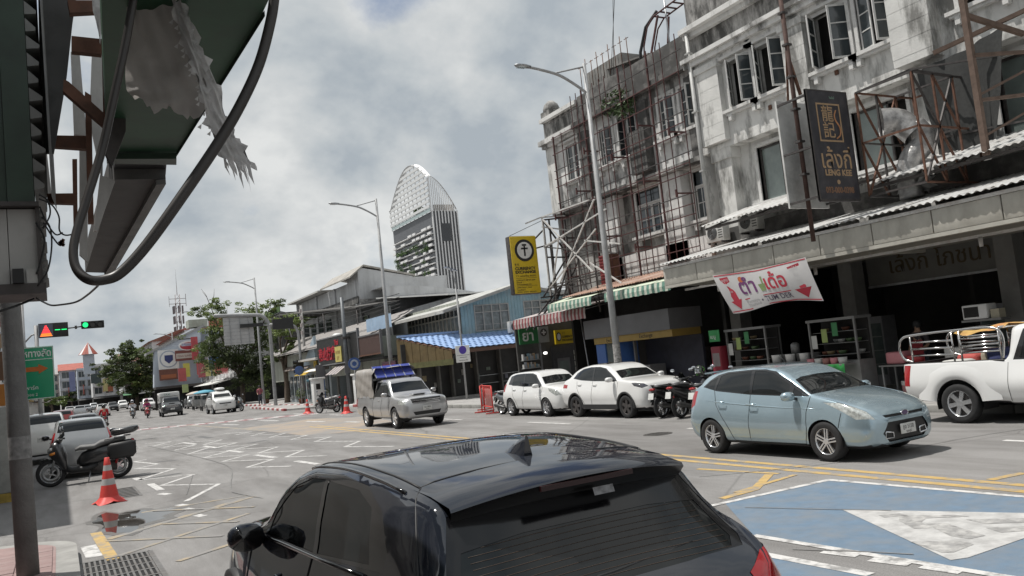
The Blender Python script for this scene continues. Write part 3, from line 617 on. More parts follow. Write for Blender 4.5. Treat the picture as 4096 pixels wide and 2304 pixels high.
def corrugated(x0,x1,y0,z0,y1,z1,pitch=.18,amp=.022,step=6,ragged=.0,rn=None):
    """corrugated sheet: ridges run down the slope (local y)"""
    n=int((x1-x0)/pitch*step); A=[];Bt=[]
    for i in range(n+1):
        x=x0+(x1-x0)*i/n; h=amp*math.sin(2*math.pi*x/pitch); j=rn.uniform(-ragged,ragged) if rn and i%step==0 else 0
        A.append((x,y0+j,z0+h)); Bt.append((x,y1,z1+h))
    return MB().grid([A,Bt],0,False)
for k in range(8):
    x0=2.08*k; corrugated(x0,x0+2.1,-.18-.03*(k%2),4.40+.004*(k%2),2.85,5.02+.006*(k%2),rn=r2,ragged=.02).build('roof_sheet',M_SHEET,CN)
for k,x in enumerate((1.5,3.3,5.1,9.5)): MB().tube([(x,.75,3.55),(x,.75,3.36)],[.05,.04],8).build('lamp_socket',M_WHST,CN)
MB().tube([(1.2,.3,3.58),(2.4,.3,3.50)],.025,8).build('tube_light',M_WHITE,CN)
# upper lean-to roofs
for nm,lab,ya,yb,xf,xw,zf,zw in (('lean_to_roof','ragged corrugated lean-to roof left of the black sign, under the big pane window',19.2,15.6,17.6,19.55,5.44,6.02),('lean_to_roof','corrugated lean-to roof at the right edge behind the truss frame',13.2,3.0,17.6,19.55,5.36,6.0),('lean_to_roof','short patched lean-to sheet between the black sign and the exhaust duct',15.2,13.4,17.9,19.5,5.62,5.95)):
    t=thing(nm,lab,'roof',(xf,ya,0),R(-90)); n=max(1,round((ya-yb)/1.9))
    for k in range(n):
        w0=(ya-yb)/n; corrugated(k*w0,(k+1)*w0+.06,-.05*(k%2)-.05,zf+.005*(k%2),xw-xf,zw,rn=r2,ragged=.04).build('roof_sheet',M_SHEET,t)
    MB().bb((.05,.12,zf-.12),(ya-yb-.05,.18,zf-.05)).build('purlin',M_DKST,t)
    for k in range(n+1): MB().beam((min(k*(ya-yb)/n,ya-yb-.06)+.03,.15,zf-.09),(min(k*(ya-yb)/n,ya-yb-.06)+.03,xw-xf-.02,zw-.12),.05).build('rafter',M_DKST,t)
# dark infill between canopy and lean-to
MB().bb((0,2.86,4.98),(16,2.92,5.5)).build('upstand',M_BLACKM,CN)
# ---- black vertical sign on a rusty post
SG=thing('vertical_sign','black vertical restaurant sign lettered LENG KEE in faded gold on a rusty post','sign',(15.75,13.1,4.95))
M_SIGNB=pm('faded black sign face',(.038,.038,.045),.45,var=.25,scale=3,stain=.25,stain_col=(.12,.11,.11),stain_scale=3)
M_GOLD=pm('faded gold print',(.36,.245,.14),.5,var=.2,scale=6,stain=.4,stain_col=(.16,.12,.10),stain_scale=6)
W_,H_=1.42,2.68
MB().bb((0,0,0),(W_,.05,H_)).build('front_panel',M_SIGNB,SG)
MB().bb((.02,.93,.0),(W_-.0,.98,H_)).build('rear_panel',pm('white sign back',(.60,.60,.58),.6,var=.12,scale=4,stain=.35),SG)
for a,b_ in (((0,-.01,0),(.03,.06,H_)),((W_-.03,-.01,0),(W_,.06,H_)),((.03,-.01,-.03),(W_-.03,.06,.03)),((.03,-.01,H_-.03),(W_-.03,.06,H_+.0))): MB().bb(a,b_).build('edge_trim',M_DKST,SG)
for z in (.1,1.3,2.55):
    for x in (.05,W_-.1): member(SG,(x,.05,z),(x,.93,z),.05,M_DKST,'strut')
for s_,a_,z_ in (('龍',.42,1.95),('記',.42,1.55)): text(s_,a_,M_GOLD,SG,(.43,-.004,z_),FY,name='lettering',bold=.004)
sq=MB(); 
for a,b_ in (((.28,-.006,1.42),(.32,0,2.36)),((1.06,-.006,1.42),(1.10,0,2.36)),((.32,-.006,1.42),(1.06,0,1.46)),((.32,-.006,2.32),(1.06,0,2.36))): sq.bb(a,b_)
sq.build('emblem_frame',M_GOLD,SG)
em=MB(); em.tube(smooth_line([(.86,-.004,1.5),(1.0,-.004,1.6),(1.02,-.004,1.78),(.9,-.004,1.95),(.88,-.004,2.08),(.95,-.004,2.2)],5),[.004]*1+[.028]*24+[.004]*1 if False else .022,5); em.build('emblem',pm('faded orange print',(.42,.2,.09),.5,var=.2),SG)
text('เล้งกี่',.62,M_GOLD,SG,(.24,-.004,.78),FY,bold=.004,width=1.02)
text('LENG KEE',.2,M_GOLD,SG,(.3,-.004,.60),FY,bold=.008,width=.92)
MB().disc((.72,-.006,.44),.055,'Y',16,.006).build('emblem_dot',M_GOLD,SG)
text('093-000-0398',.2,pm('dull orange print',(.22,.12,.07),.5,var=.25),SG,(.24,-.004,.18),FY,bold=.006,width=.98)
text('halal',.1,pm('dull green print',(.2,.3,.24),.5),SG,(.78,-.004,2.48),FY)
for a,b_ in (((-.35+.46,.45,-.9),(-.35+.46,.45,6.3)),): MB().tube([a,b_],.055,10).build('post',pm('dark rusty post',(.085,.05,.042),.8,.3,var=.3,scale=9),SG)
for z in (0.7,1.5,2.3,3.1,3.9,4.7): MB().bb((.02,.37,z),(.20,.53,z+.05)).build('clamp',M_DKST,SG)
member(SG,(.11,.45,4.1),(.75,1.2,2.75),.05,M_RUST,'stay'); member(SG,(.11,.45,3.6),(.35,.45,2.7),.06,M_RUST,'stay'); 
# truss cage between sign and wall
TR=thing('truss_cage','bare rusty steel truss cage joining the black sign to the wall','truss',(17.25,12.9,5.0))
r3=random.Random(11)
cage=[]
for x in (0,.75,1.5,2.2):
    for y in (0,-1.5):
        cage.append(((x,y,0),(x,y,2.55)))
for y in (0,-1.5):
    for z in (0,1.3,2.55): cage.append(((0,y,z),(2.2,y,z)))
for x in (0,1.5,2.2):
    for z in (0,1.3,2.55): cage.append(((x,0,z),(x,-1.5,z)))
for y in (0,-1.5): cage+=[((0,y,0),(.75,y,1.3)),((.75,y,0),(0,y,1.3)),((.75,y,1.3),(1.5,y,2.55)),((1.5,y,1.3),(.75,y,2.55)),((0,y,2.55),(.75,y,1.3)),((1.5,y,0),(.75,y,1.3))]
for a,b_ in cage: member(TR,a,b_,.042,M_RUST if r3.random()<.6 else M_DKST,'bar')
member(TR,(0,0,2.55),(1.1,-.75,2.95),.045,M_DKST,'bar'); member(TR,(2.2,0,2.55),(1.1,-.75,2.95),.045,M_DKST,'bar'); member(TR,(2.2,-1.5,2.55),(1.1,-.75,2.95),.045,M_DKST,'bar'); member(TR,(1.1,-.75,2.95),(2.2,-3.4,2.6),.045,M_DKST,'bar'); member(TR,(1.5,0,1.3),(2.2,-3.4,1.1),.045,M_DKST,'bar')
# exhaust duct
DU=thing('exhaust_duct','torn silver kitchen exhaust duct rising from the canopy roof','duct',(18.4,12.6,4.9))
MB().tube(smooth_line([(0,0,0),(0,0,.55),(.05,-.1,.95),(.25,-.35,1.35),(.15,-.2,1.75)],5),[.28]*21,14).build('pipe',pm('foil duct',(.34,.335,.33),.45,.6,var=.35,scale=8,bump=.8,bscale=12),DU)
MB().tube(smooth_line([(.1,-.25,1.5),(.0,.05,1.9),(-.3,.35,1.95)],5),[.30,.30,.31,.31,.32,.33,.34,.35,.36,.37,.38],14,cap=False).build('elbow',pm('foil duct',(.5,.5,.5)),DU)
b=MB(); leaves(b,(0,-.1,.35),(.38,.38,.35),16,.26,r3); b.build('torn_foil',pm('torn foil',(.5,.5,.5),.4,.5,var=.2,scale=8),DU)
# dark netting
NT=thing('shade_net','black shade netting draped across the upper wall by the right-hand window','net',(18.7,12.3,5.35),R(-90))
P=[]
for i in range(15):
    row=[]
    for j in range(17):
        u=i/14; v=j/16; x=-.2+2.3*v-.9*(1-u)*(v-.3); z=.35+2.6*u-.5*u*(1-u)-(.9*(1-v)*u*.3); y=.25*math.sin(v*9+u*3)+.12*math.sin(v*23+u*7)
        row.append((x,.4+y*.45,z))
    P.append(row)
MB().grid(P).build('net_sheet',pm('black netting',(.035,.036,.035),.8,var=.3,scale=12),NT)
# right-edge frame
RF=thing('hoarding_frame','tall rusty box-steel frame standing at the right edge before the wall','frame',(17.6,10.2,5.3))
for a,b_,w_ in (((0,0,0),(0,0,4.2),.12),((0,0,3.1),(1.2,-.5,2.6),.1),((0,0,2.2),(1.6,-1.3,2.0),.07),((0,0,1.2),(1.6,-1.3,1.15),.07),((0,0,.4),(1.6,-1.2,1.3),.05),((0,0,1.3),(1.6,-1.2,2.1),.05),((.1,.9,2.6),(1.4,-1.2,3.2),.09),((0,0,3.4),(.8,-.9,4.4),.09)): member(RF,a,b_,w_,pm('weathered brown steel',(.13,.09,.07),.8,.2,var=.3,scale=6),'bar')
# air-conditioning condensers on the canopy
def condenser(label,loc,rz=R(-90),sc=1.0):
    t=thing('condenser_unit',label,'air conditioner',loc,rz,'air-conditioning condensers'); 
    MB().bevbox((0,0,.3*sc),(.8*sc,.3*sc,.6*sc),.015).build('casing',pm('condenser casing',(.50,.50,.48),.6,var=.12,scale=5,stain=.4,stain_col=(.25,.22,.19),stain_scale=4),t)
    g=MB().disc((-.1*sc,-.152*sc,.3*sc),.22*sc,'Y',22,-.008); g.build('fan_opening',M_DARK,t)
    for k in range(5): MB().lathe([((.05+.04*k)*sc,-.006),((.056+.04*k)*sc,-.006),((.056+.04*k)*sc,.0),((.05+.04*k)*sc,0)],'Y',20,(-.1*sc,-.163*sc,.3*sc),close=True).build('grille_ring',M_STEEL,t)
    for k in range(6): MB().bb((.17*sc,-.156*sc,(.1+.08*k)*sc),(.36*sc,-.151*sc,(.13+.08*k)*sc)).build('louvre',M_DARK,t)
    for x in (-.3,.3): MB().bb((x*sc-.03,-.16*sc,-.06),(x*sc+.03,.16*sc,0)).build('foot',M_DKST,t)
    return t
condenser('boxy air-conditioner condenser on the canopy roof below the ragged lean-to',(18.9,18.4,5.15))
condenser('second air-conditioner condenser left of the other, against the red scaffold foot',(19.1,20.1,5.1))
# exchange sign on truss
TT=thing('exchange_sign','tall yellow currency-exchange lightbox projecting from the corner shophouse','sign',(16.52,29.4,4.58))
M_YEL=pm('yellow sign face',(.60,.43,.02),.4,var=.06,scale=3)
M_SIGNK=pm('sign print black',(.02,.02,.02),.5); M_SIGNW=pm('sign print white',(.66,.66,.64),.5)
MB().bevbox((.65,.2,1.22),(1.30,.34,2.44),.05).build('casing',M_DKST,TT)
MB().bevbox((.65,.03,1.22),(1.24,.05,2.38),.02).build('face',M_YEL,TT)
MB().disc((.66,-.001,1.82),.46,'Y',36,-.006).build('emblem_ring',M_SIGNK,TT); MB().disc((.66,-.009,1.82),.35,'Y',36,-.005).build('emblem_disc',M_SIGNW,TT)
tg=MB(); tg.bb((.62,-.02,1.58),(.70,-.0145,2.05)); tg.bb((.50,-.02,1.86),(.82,-.0143,1.93)); tg.bb((.56,-.02,2.0),(.60,-.0147,2.07)); tg.bb((.72,-.02,2.0),(.76,-.0147,2.07)); tg.bb((.56,-.02,2.03),(.76,-.0141,2.08)); tg.build('emblem_letter',M_SIGNK,TT)
text('T.T.',.14,M_SIGNK,TT,(.13,-.004,1.17),FY,bold=.004); text('CURRENCY',.165,M_SIGNK,TT,(.13,-.004,1.01),FY,bold=.006,width=.98); text('EXCHANGE',.165,M_SIGNK,TT,(.13,-.004,.86),FY,bold=.006,width=.98)
text('T.T. แลกเปลี่ยน เงินตรา',.1,M_SIGNK,TT,(.13,-.004,.72),FY,width=.95)
for z in (.66,.34): MB().bb((.13,-.004,z),(1.12,-.001,z+.01)).build('rule',M_SIGNK,TT)
text('CONTACT: 089 575 5009',.08,M_SIGNK,TT,(.13,-.004,.55),FY,width=.9); text('อีเมล์ :',.08,M_SIGNK,TT,(.13,-.004,.46),FY,width=.32); text('www.ttexchange.com',.08,M_SIGNK,TT,(.13,-.004,.38),FY,width=.7); text('OPEN DAILY 10:00',.07,M_SIGNK,TT,(.13,-.004,.25),FY,width=.7); text('โทรศัพท์:',.08,M_SIGNK,TT,(.13,-.004,.15),FY,width=.4); text('038 000 0009',.06,M_SIGNK,TT,(.13,-.004,.07),FY,width=.9)
TB=thing('sign_truss','dark lattice bracket carrying the yellow exchange sign out from the corner','truss',(17.86,29.6,4.3))
tb=[((0,0,2.6),(.5,0,3.0)),((0,0,2.2),(.5,0,2.3)),((.5,0,0),(.5,0,3.4)),((.8,0,0),(.8,0,3.4)),((.5,0,3.4),(1.6,0,3.5)),((.5,0,3.4),(1.6,0,1.8)),((.5,0,1.8),(2.2,0,1.75)),((.8,0,0),(1.7,0,1.8)),((0,0,.1),(2.4,0,.25)),((0,0,-.1),(2.4,0,.05)),((.1,.0,.1),(1.5,-.2,1.9)),((-.7,-.3,-1.2),(1.0,0,.4)),((-.75,.2,-1.2),(1.2,0,.7)),((1.6,0,0),(1.6,0,4.0)),((2.2,0,0),(2.2,0,4.0)),((1.6,0,2.6),(2.2,0,2.6)),((1.6,0,3.6),(2.2,0,3.6)),((1.6,0,.9),(2.2,0,.9)),((1.6,0,.9),(2.2,0,1.8)),((.0,0,3.45),(-1.2,0,2.95))]
for a,b_ in tb[:-1]: member(TB,a,b_,.06,M_DKST,'bar')
MB().tube([(-1.2,0,2.75),(.5,0,3.4)],.012,5).build('stay_wire',M_DKST,TB)
# billboard frame in white and dark steel in front of the scaffolded house
BF=thing('billboard_frame','empty billboard frame of white and dark steel behind the nearest street lamp','frame',(17.9,29.0,4.4))
bf=[((0,0,3.3),(0,-3.6,3.25),1),((0,0,3.3),(-.6,.3,3.1),1),((0,0,3.3),(1.2,0,3.35),1),((0,0,2.05),(0,-4.6,2.7),1),((0,0,2.05),(0,-4.9,1.0),0),((0,-.2,.35),(0,-3.8,2.1),1),((0,-3.9,3.2),(0,-.9,.4),1),((0,0,3.3),(0,-3.3,.55),1),((0,0,.4),(.0,-3.7,.45),0),((0,0,.3),(0,-3.7,.35),0),((0,0,.4),(1.3,0,.4),0),((0,-.1,.0),(0,-.1,3.3),1),((0,-.5,-1),(0,-.5,2.05),0),((0,-1.5,-1),(0,-1.5,.4),0),((0,-2.4,-1),(0,-2.4,2.4),0),((0,-3.5,-1),(0,-3.5,3.2),0),((0,-.5,-.9),(0,-1.5,.35),0),((0,-2.4,-.9),(0,-1.5,.35),0),((0,-2.4,.4),(0,-3.5,-.8),0),((0,0,2.9),(1.4,-.1,2.7),1),((0,-3.0,1.8),(0,-5.2,1.3),1),((0,-3.2,.9),(0,-5.0,-.1),1),((.02,0,2.0),(1.3,-.1,2.6),1),((.0,-.4,.5),(0,-1.2,2.2),1)]
for a,b_,k in bf: member(BF,a,b_,.05 if k else .045,M_WHST if k else M_DKST,'bar')
for k in range(14): member(BF,(.9,-.35,-.4+.32*k),(.9,-1.75,-.38+.32*k),.018,M_DKST,'wire_bar')
rd=thing('louvre_box','small red slatted box standing behind the billboard frame','box',(18.9,26.6,4.45),R(-90))
MB().bb((0,0.02,0),(.62,.5,1.2)).build('body',M_RUST,rd)
for k in range(10): MB().box((.31,-.0,.06+.12*k),(.62,.06,.085),0,Matrix.Rotation(R(25),3,'X')).build('slat',pm('red slat',(.27,.05,.055),.6,var=.2,scale=6),rd)
# ---- striped awnings
def awning(name,label,y0,y1,xf,xb,zf,zb,val,c1,c2,cb,n,top=None):
    t=thing(name,label,'awning',(xf,y0,0),R(-90)); Lw=y0-y1
    nn=n
    for k in range(nn):
        a,e=Lw*k/nn,Lw*(k+1)/nn; m=(c1,c2)[k%2]
        b=MB(); zs=.02*math.sin(k*1.7)
        b.grid([[(a,-.02,zf-val+zs*.5),(e,-.02,zf-val+zs*.5)],[(a,-.03-zs*.3,zf-val*.5),(e,-.03-zs*.3,zf-val*.5)],[(a,0,zf),(e,0,zf)]],0,False); b.build('valance_strip',m,t)
        if top is None: MB().grid([[(a,0,zf),(e,0,zf)],[(a,(xb-xf)*.5,zf+(zb-zf)*.5-.04),(e,(xb-xf)*.5,zf+(zb-zf)*.5-.04)],[(a,xb-xf,zb),(e,xb-xf,zb)]],0,False).build('canvas_strip',m,t)
    if top is not None: MB().grid([[(0,.002,zf+.01),(Lw,.002,zf+.01)],[(0,xb-xf,zb),(Lw,xb-xf,zb)]],0,False).build('canvas',top,t)
    for a in (.05,Lw*.5,Lw-.05): MB().beam((a,.05,zf-.06),(a,xb-xf,zb-.1),.03).build('arm',M_STEEL,t)
    return t
M_GC=pm('green canvas',(.12,.24,.19),.8,var=.2,scale=5,stain=.4,stain_col=(.3,.3,.26)); M_CC=pm('cream canvas',(.52,.55,.47),.8,var=.15,scale=5,stain=.4,stain_col=(.3,.3,.25))
M_RC=pm('red canvas',(.24,.065,.07),.8,var=.2,scale=5); M_PC=pm('pale canvas',(.42,.37,.36),.8,var=.15,scale=5); M_NC=pm('navy canvas',(.05,.06,.10),.8,var=.2,scale=5)
M_YC=pm('pale green canvas',(.50,.56,.44),.8,var=.1,scale=3,stain=.3,stain_col=(.3,.36,.3))
awning('striped_awning','green and cream striped awning running from the street lamp to the beige canopy',23.5,19.95,16.75,17.6,3.92,4.15,.30,M_GC,M_CC,None,27,M_YC)
awning('striped_awning','green and cream striped awning left of the street lamp, below the truss',27.4,24.4,16.8,17.7,3.92,4.15,.30,M_GC,M_CC,None,23,M_YC)
awning('striped_awning','red, white and navy striped awning over the pharmacy corner',31.2,25.6,17.3,19.4,3.62,3.98,.40,M_RC,M_PC,None,44,M_PC)
# rusty sheet roof above the green awnings
RR=thing('rusty_roof','rust-red corrugated sheet roof above the green striped awnings','roof',(17.2,26.9,0),R(-90))
M_RS=pm('rusted sheet',(.36,.225,.17),.8,.15,var=.22,scale=2.5,stain=.7,stain_col=(.46,.42,.37),stain_scale=1.1)
for k in range(4): corrugated(1.72*k,1.72*k+1.75,-.05,4.12+.005*(k%2),2.2,4.62,.15,.015).build('roof_sheet',M_RS,RR)
# ---- ATM booth etc. under the awnings
BO=thing('exchange_booth','grey-topped exchange booth with yellow band and blue panel behind the street lamp','booth',(18.0,26.6,.14),R(-90))
M_BOX=pm('booth grey',(.14,.14,.147),.6,var=.1,scale=2); M_BYEL=pm('booth yellow',(.30,.20,.05),.5,var=.1); M_BBLU=pm('booth blue',(.055,.13,.36),.4,var=.12,scale=3)
MB().bb((-.1,-.12,2.3),(5.0,1.3,3.0)).build('fascia_box',M_BOX,BO); MB().bb((.4,-.05,2.06),(5.0,1.2,2.298)).build('yellow_band',M_BYEL,BO)
text('Exchange',.2,M_SIGNK,BO,(1.2,-.054,2.10),FY); text('C.Y.',.14,M_SIGNK,BO,(1.3,-.054,1.9),FY); text('Exchange',.2,M_SIGNK,BO,(3.2,-.054,2.12),FY)
MB().bb((.42,0,0),(1.0,.9,2.05)).build('blue_panel',M_BBLU,BO); MB().bb((1.02,.05,0),(1.7,.1,2.05)).build('glass_door',pm('booth glass',(.10,.12,.12),.08,var=.2,spec=.7),BO)
MB().bb((1.72,0,0),(1.84,.9,2.05)).build('door_post',M_BBLU,BO); MB().bb((2.2,.4,0),(2.28,.5,2.05)).build('post',M_BOX,BO); MB().bb((1.9,1.2,0),(5.0,1.3,2.05)).build('rear_wall',pm('booth inside',(.04,.042,.06),.7,var=.2),BO)
MB().bb((2.3,.2,0),(3.3,.9,1.15)).build('counter',M_BOX,BO)
MB().tube([(-1.2,.5,3.4),(-.3,.1,.3)],.025,6).build('prop_pole',M_STEEL,BO)
# pharmacy corner
PH=thing('pharmacy','corner pharmacy shopfront with green sign and shelves in the shade','shop',(17.6,31.35,.14))
MB().bb((0,.3,0),(3.9,.4,3.4)).build('rear_wall',pm('pharmacy wall',(.06,.058,.055),.7,var=.25),PH)
MB().bb((.0,-.02,2.42),(.95,.06,3.12)).build('green_sign',pm('green sign',(.03,.16,.055),.5,var=.12),PH); text('ยา',.62,M_SIGNW,PH,(.12,-.026,2.56),FY,bold=.012)
MB().bb((.99,-.02,2.42),(1.5,.06,3.12)).build('pharmacy_cross_sign',pm('grey sign',(.30,.31,.30),.5,var=.1),PH); cs=MB().disc((1.24,-.022,2.86),.17,'Y',24,-.006); cs.build('cross_disc',M_DKST,PH)
c2=MB(); c2.bb((1.21,-.034,2.75),(1.27,-.029,2.97)); c2.bb((1.13,-.0335,2.83),(1.35,-.0285,2.89)); c2.build('cross',M_SIGNW,PH)
for z in (.5,.95,1.35,1.7): MB().bb((.1,.0,z),(.95,.28,z+.03)).build('shelf',pm('pale shelf',(.30,.31,.31),.6,var=.1),PH)
r4=random.Random(5)
for z in (.53,.98,1.38,1.73):
    for k in range(9): MB().bb((.12+.09*k,.06,z),(.19+.09*k,.2,z+r4.uniform(.12,.28))).build('medicine_box',pm('medicine box %d'%(k%4),[(.45,.45,.44),(.35,.38,.42),(.4,.3,.2),(.2,.3,.35)][k%4],.6),PH)
MB().bb((.97,-.02,0),(1.03,.05,2.4)).build('door_post',M_STEEL,PH)
MB().lathe([(0,-.06),(.07,-.05),(.09,0),(.07,.05),(0,.06)],'Z',12,(1.2,-.05,1.95)).build('lamp_bulb',pm('lit bulb',(1,.97,.92),.4,emit=2.5),PH)
XS=thing('exchange_sign','small yellow exchange sign hanging inside beside the pharmacy','sign',(19.35,31.2,2.42))
MB().bb((0,0,0),(1.15,.12,.62)).build('face',M_YEL,XS); MB().disc((.17,-.001,.32),.13,'Y',24,-.006,ry=.2).build('emblem_ring',M_SIGNK,XS); MB().disc((.17,-.008,.32),.09,'Y',24,-.005,ry=.15).build('emblem_disc',M_SIGNW,XS)
text('T.T.',.11,M_SIGNK,XS,(.34,-.004,.42),FY); text('CURRENCY',.13,M_SIGNK,XS,(.34,-.004,.26),FY,width=.55,bold=.003); text('EXCHANGE',.13,M_SIGNK,XS,(.34,-.004,.11),FY,width=.55,bold=.003)
KI=thing('exchange_kiosk','dark exchange counter with white window frame under the small yellow sign','kiosk',(19.3,31.5,.14))
MB().bb((0,0,0),(1.6,.8,2.2)).build('body',pm('kiosk dark',(.05,.05,.055),.6,var=.2),KI); MB().bb((.2,-.02,.95),(.85,.0,1.65)).build('window_frame',M_BOX,KI); MB().bb((.28,-.03,1.02),(.77,-.021,1.52)).build('pane',M_BLIND,KI)
for k in range(5): MB().bb((1.1,-.02,.75+.25*k),(1.4,-.002,.95+.25*k)).build('rate_card',pm('paper',(.45,.45,.42),.8),KI)
MB().bb((0.0,-.03,0),(1.6,-.001,.35)).build('yellow_skirt',M_BYEL,KI)
# ---- banner
BN=thing('banner','white fabric banner with red arrows reading TUM DER hanging from the canopy','banner',(16.35,17.68,3.78),R(-90))
M_BAN=pm('banner cloth',(.58,.57,.57),.8,var=.06,scale=2)
def bz(x,v): return 0
NX,NZ=26,10
def bpt(u,v):
    # u 0..1 left to right, v 0..1 top to bottom
    x=.05+3.35*u+(.42*v)*(1-u)+.22*v*u; z=-.03-.10*math.sin(math.pi*u)*(1-v)*.7-1.08*v-(.12*math.sin(u*6.0+1.0))*v*v*.6+.02
    y=.05*math.sin(u*7+v*2)*v+.16*v*v
    return (x,y,z)
P=[[bpt(i/NX,j/NZ) for i in range(NX+1)] for j in range(NZ+1)]
MB().grid(P).build('cloth',M_BAN,BN)
def on_banner(name,mat,uvpolys,d=.006):
    b=MB()
    for pl in uvpolys:
        pts=[Vector(bpt(u,v))-Vector((0,d,0)) for u,v in pl]; b.poly(pts)
    return b.build(name,mat,BN)
M_BR=pm('banner red print',(.46,.035,.06),.7); M_BP=pm('banner purple print',(.16,.05,.16),.7); M_BGn=pm('banner green print',(.22,.30,.13),.7); M_BO=pm('banner orange print',(.5,.14,.05),.7); M_BGr=pm('banner grey print',(.3,.3,.31),.7); M_BK=pm('banner dark print',(.10,.08,.12),.7)
on_banner('red_arrow',M_BR,[[(.06,.10),(.16,.08),(.17,.70),(.10,.72)],[(.06,.72),(.20,.68),(.14,.92)]]); on_banner('red_arrow',M_BR,[[(.80,.12),(.92,.08),(.90,.66),(.84,.68)],[(.78,.70),(.95,.66),(.87,.92)]])
on_banner('red_border',M_BR,[[(.01,.02),(.5,.02),(.99,.02),(.99,.045),(.5,.045),(.01,.045)],[(.01,.955),(.25,.955),(.25,.98),(.01,.98)],[(.25,.955),(.5,.955),(.5,.98),(.25,.98)],[(.5,.955),(.75,.955),(.75,.98),(.5,.98)],[(.75,.955),(.99,.955),(.99,.98),(.75,.98)],[(.24,.70),(.5,.70),(.74,.70),(.74,.725),(.5,.725),(.24,.725)]])
def banner_text(s,u,v,size,mat,wd,bold=0.0):
    o=text(s,size,mat,BN,(0,0,0),(0,0,0),width=wd,bold=bold,depth=0); x0=u*3.35
    for vt in o.data.vertices:
        uu=u+vt.co.x/3.35; vv=v-vt.co.y/1.13; p=bpt(uu,vv); vt.co=(p[0],p[1]-.009,p[2])
    return o
banner_text('ตำ',.24,.58,.62,M_BP,.62,.012); banner_text('เด้อ',.53,.58,.62,M_BR,.72,.012)
banner_text('• TUM DER',.42,.90,.24,M_BK,1.05,.002); banner_text('Pattaya',.25,.82,.11,M_BGr,.5); banner_text('Thailand',.25,.92,.11,M_BGr,.5)
for uu in (.075,.815): banner_text('อยู่ที่นี่',uu,.2,.1,M_BAN,.26); banner_text('ใน',uu+.02,.33,.1,M_BAN,.14); banner_text('ซอย',uu+.02,.5,.1,M_BAN,.16)
on_banner('mortar_print',M_BGn,[[(.455,.40),(.53,.40),(.515,.60),(.47,.60)],[(.50,.20),(.52,.20),(.515,.40),(.50,.40)]]); on_banner('tomato_print',M_BO,[[(.29+.028*math.cos(k*.5236),.20+.085*math.sin(k*.5236)) for k in range(12)]])

# ================================================================ street lamps
M_POLE=pm('lamp pole steel',(.33,.335,.34),.6,.15,var=.15,scale=4,stain=.3,stain_col=(.2,.18,.16),stain_scale=3)
def lamp(x,y,label,first=None):
    t=thing('street_lamp',label,'street lamp',(x,y,.14),0,'street lamps along the far pavement')
    p=MB(); p.tube([(0,0,0),(0,0,4),(0,0,11.7)],[.13,.11,.065],12); p.lathe([(.22,0),(.22,.03),(.15,.06),(.14,.5)],'Z',14); p.build('pole',M_POLE,t)
    MB().bb((-.09,-.16,.8),(.09,-.12,1.35)).build('hatch',M_STEEL,t)
    MB().tube(smooth_line([(0,0,10.65),(-.5,0,10.95),(-1.1,0,11.22),(-1.8,0,11.35),(-2.25,0,11.4)],6),[.05]*25,8).build('arm',M_POLE,t)
    MB().tube([(0,0,11.6),(-1.25,0,11.27)],.03,6).build('brace',M_POLE,t)
    h=MB(); h.loft([((-2.78,0,11.43),.03,.02),((-2.68,0,11.43),.12,.045),((-2.42,0,11.42),.13,.06),((-2.18,0,11.41),.07,.05)],12); h.build('lamp_head',M_STEEL,t)
    MB().bb((-2.68,-.09,11.36),(-2.38,.09,11.385)).build('lens',M_LENS,t)
    return t
L0=lamp(16.42,22.7,'tall grey street lamp nearest the viewer, before the scaffolded shophouse')
MB().tube([(0,0,.9),(0,0,2.0)],[.135,.125],12,cap=False).build('sticker_band',pm('stickers',(.32,.31,.3),.7,var=.6,scale=14),L0)
for y,lb in ((44.2,'tall grey street lamp beside the blue tiled shop roof, second from the viewer'),(78.,'grey street lamp rising through the leafy street tree, third from the viewer'),(106.,'distant street lamp by the mobile phone mast, fourth from the viewer'),(142.,'distant street lamp above the red roof, fifth from the viewer'),(185.,'faint farthest street lamp left of the red roof')): dup(L0,(16.42,y,.14),0,lb)
for o in list(COL.objects):
    if o.name.startswith('sticker_band') and o.parent and o.parent is not L0: bpy.data.objects.remove(o)
# solar lamp pole with the no-parking sign
NP=thing('sign_pole','slim pole with solar lamp and purple no-parking roundel before the blue-roofed shop','sign',(18.2,38.5,.14))
MB().tube([(0,0,0),(0,0,6.2)],[.055,.045],10).build('pole',M_POLE,NP)
MB().box((-.2,0,6.75),(.62,.35,.04),0,Matrix.Rotation(R(20),3,'Y')).build('solar_panel',pm('solar panel',(.12,.15,.22),.2,var=.2),NP); MB().tube([(0,0,6.15),(-.12,0,6.5),(-.2,0,6.75)],.03,6).build('bracket',M_POLE,NP)
SP=MB(); SP.bevbox((-.02,-.08,2.35),(.80,.03,.85),.01); SP.build('plate',M_WHITE,NP)
MB().disc((-.02,-.097,2.55),.21,'Y',28,-.006).build('roundel',pm('purple sign blue',(.09,.05,.36),.5),NP)
MB().bb((-.38,-.102,2.27),(.34,-.0965,2.285)).build('rule',M_DKST,NP); MB().bb((-.22,-.102,2.16),(.18,-.0965,2.18)).build('arrow',M_SIGNK,NP); text('ตลอดแนวเส้น',.09,M_DKST,NP,(-.26,-.097,2.0),FY,width=.48)
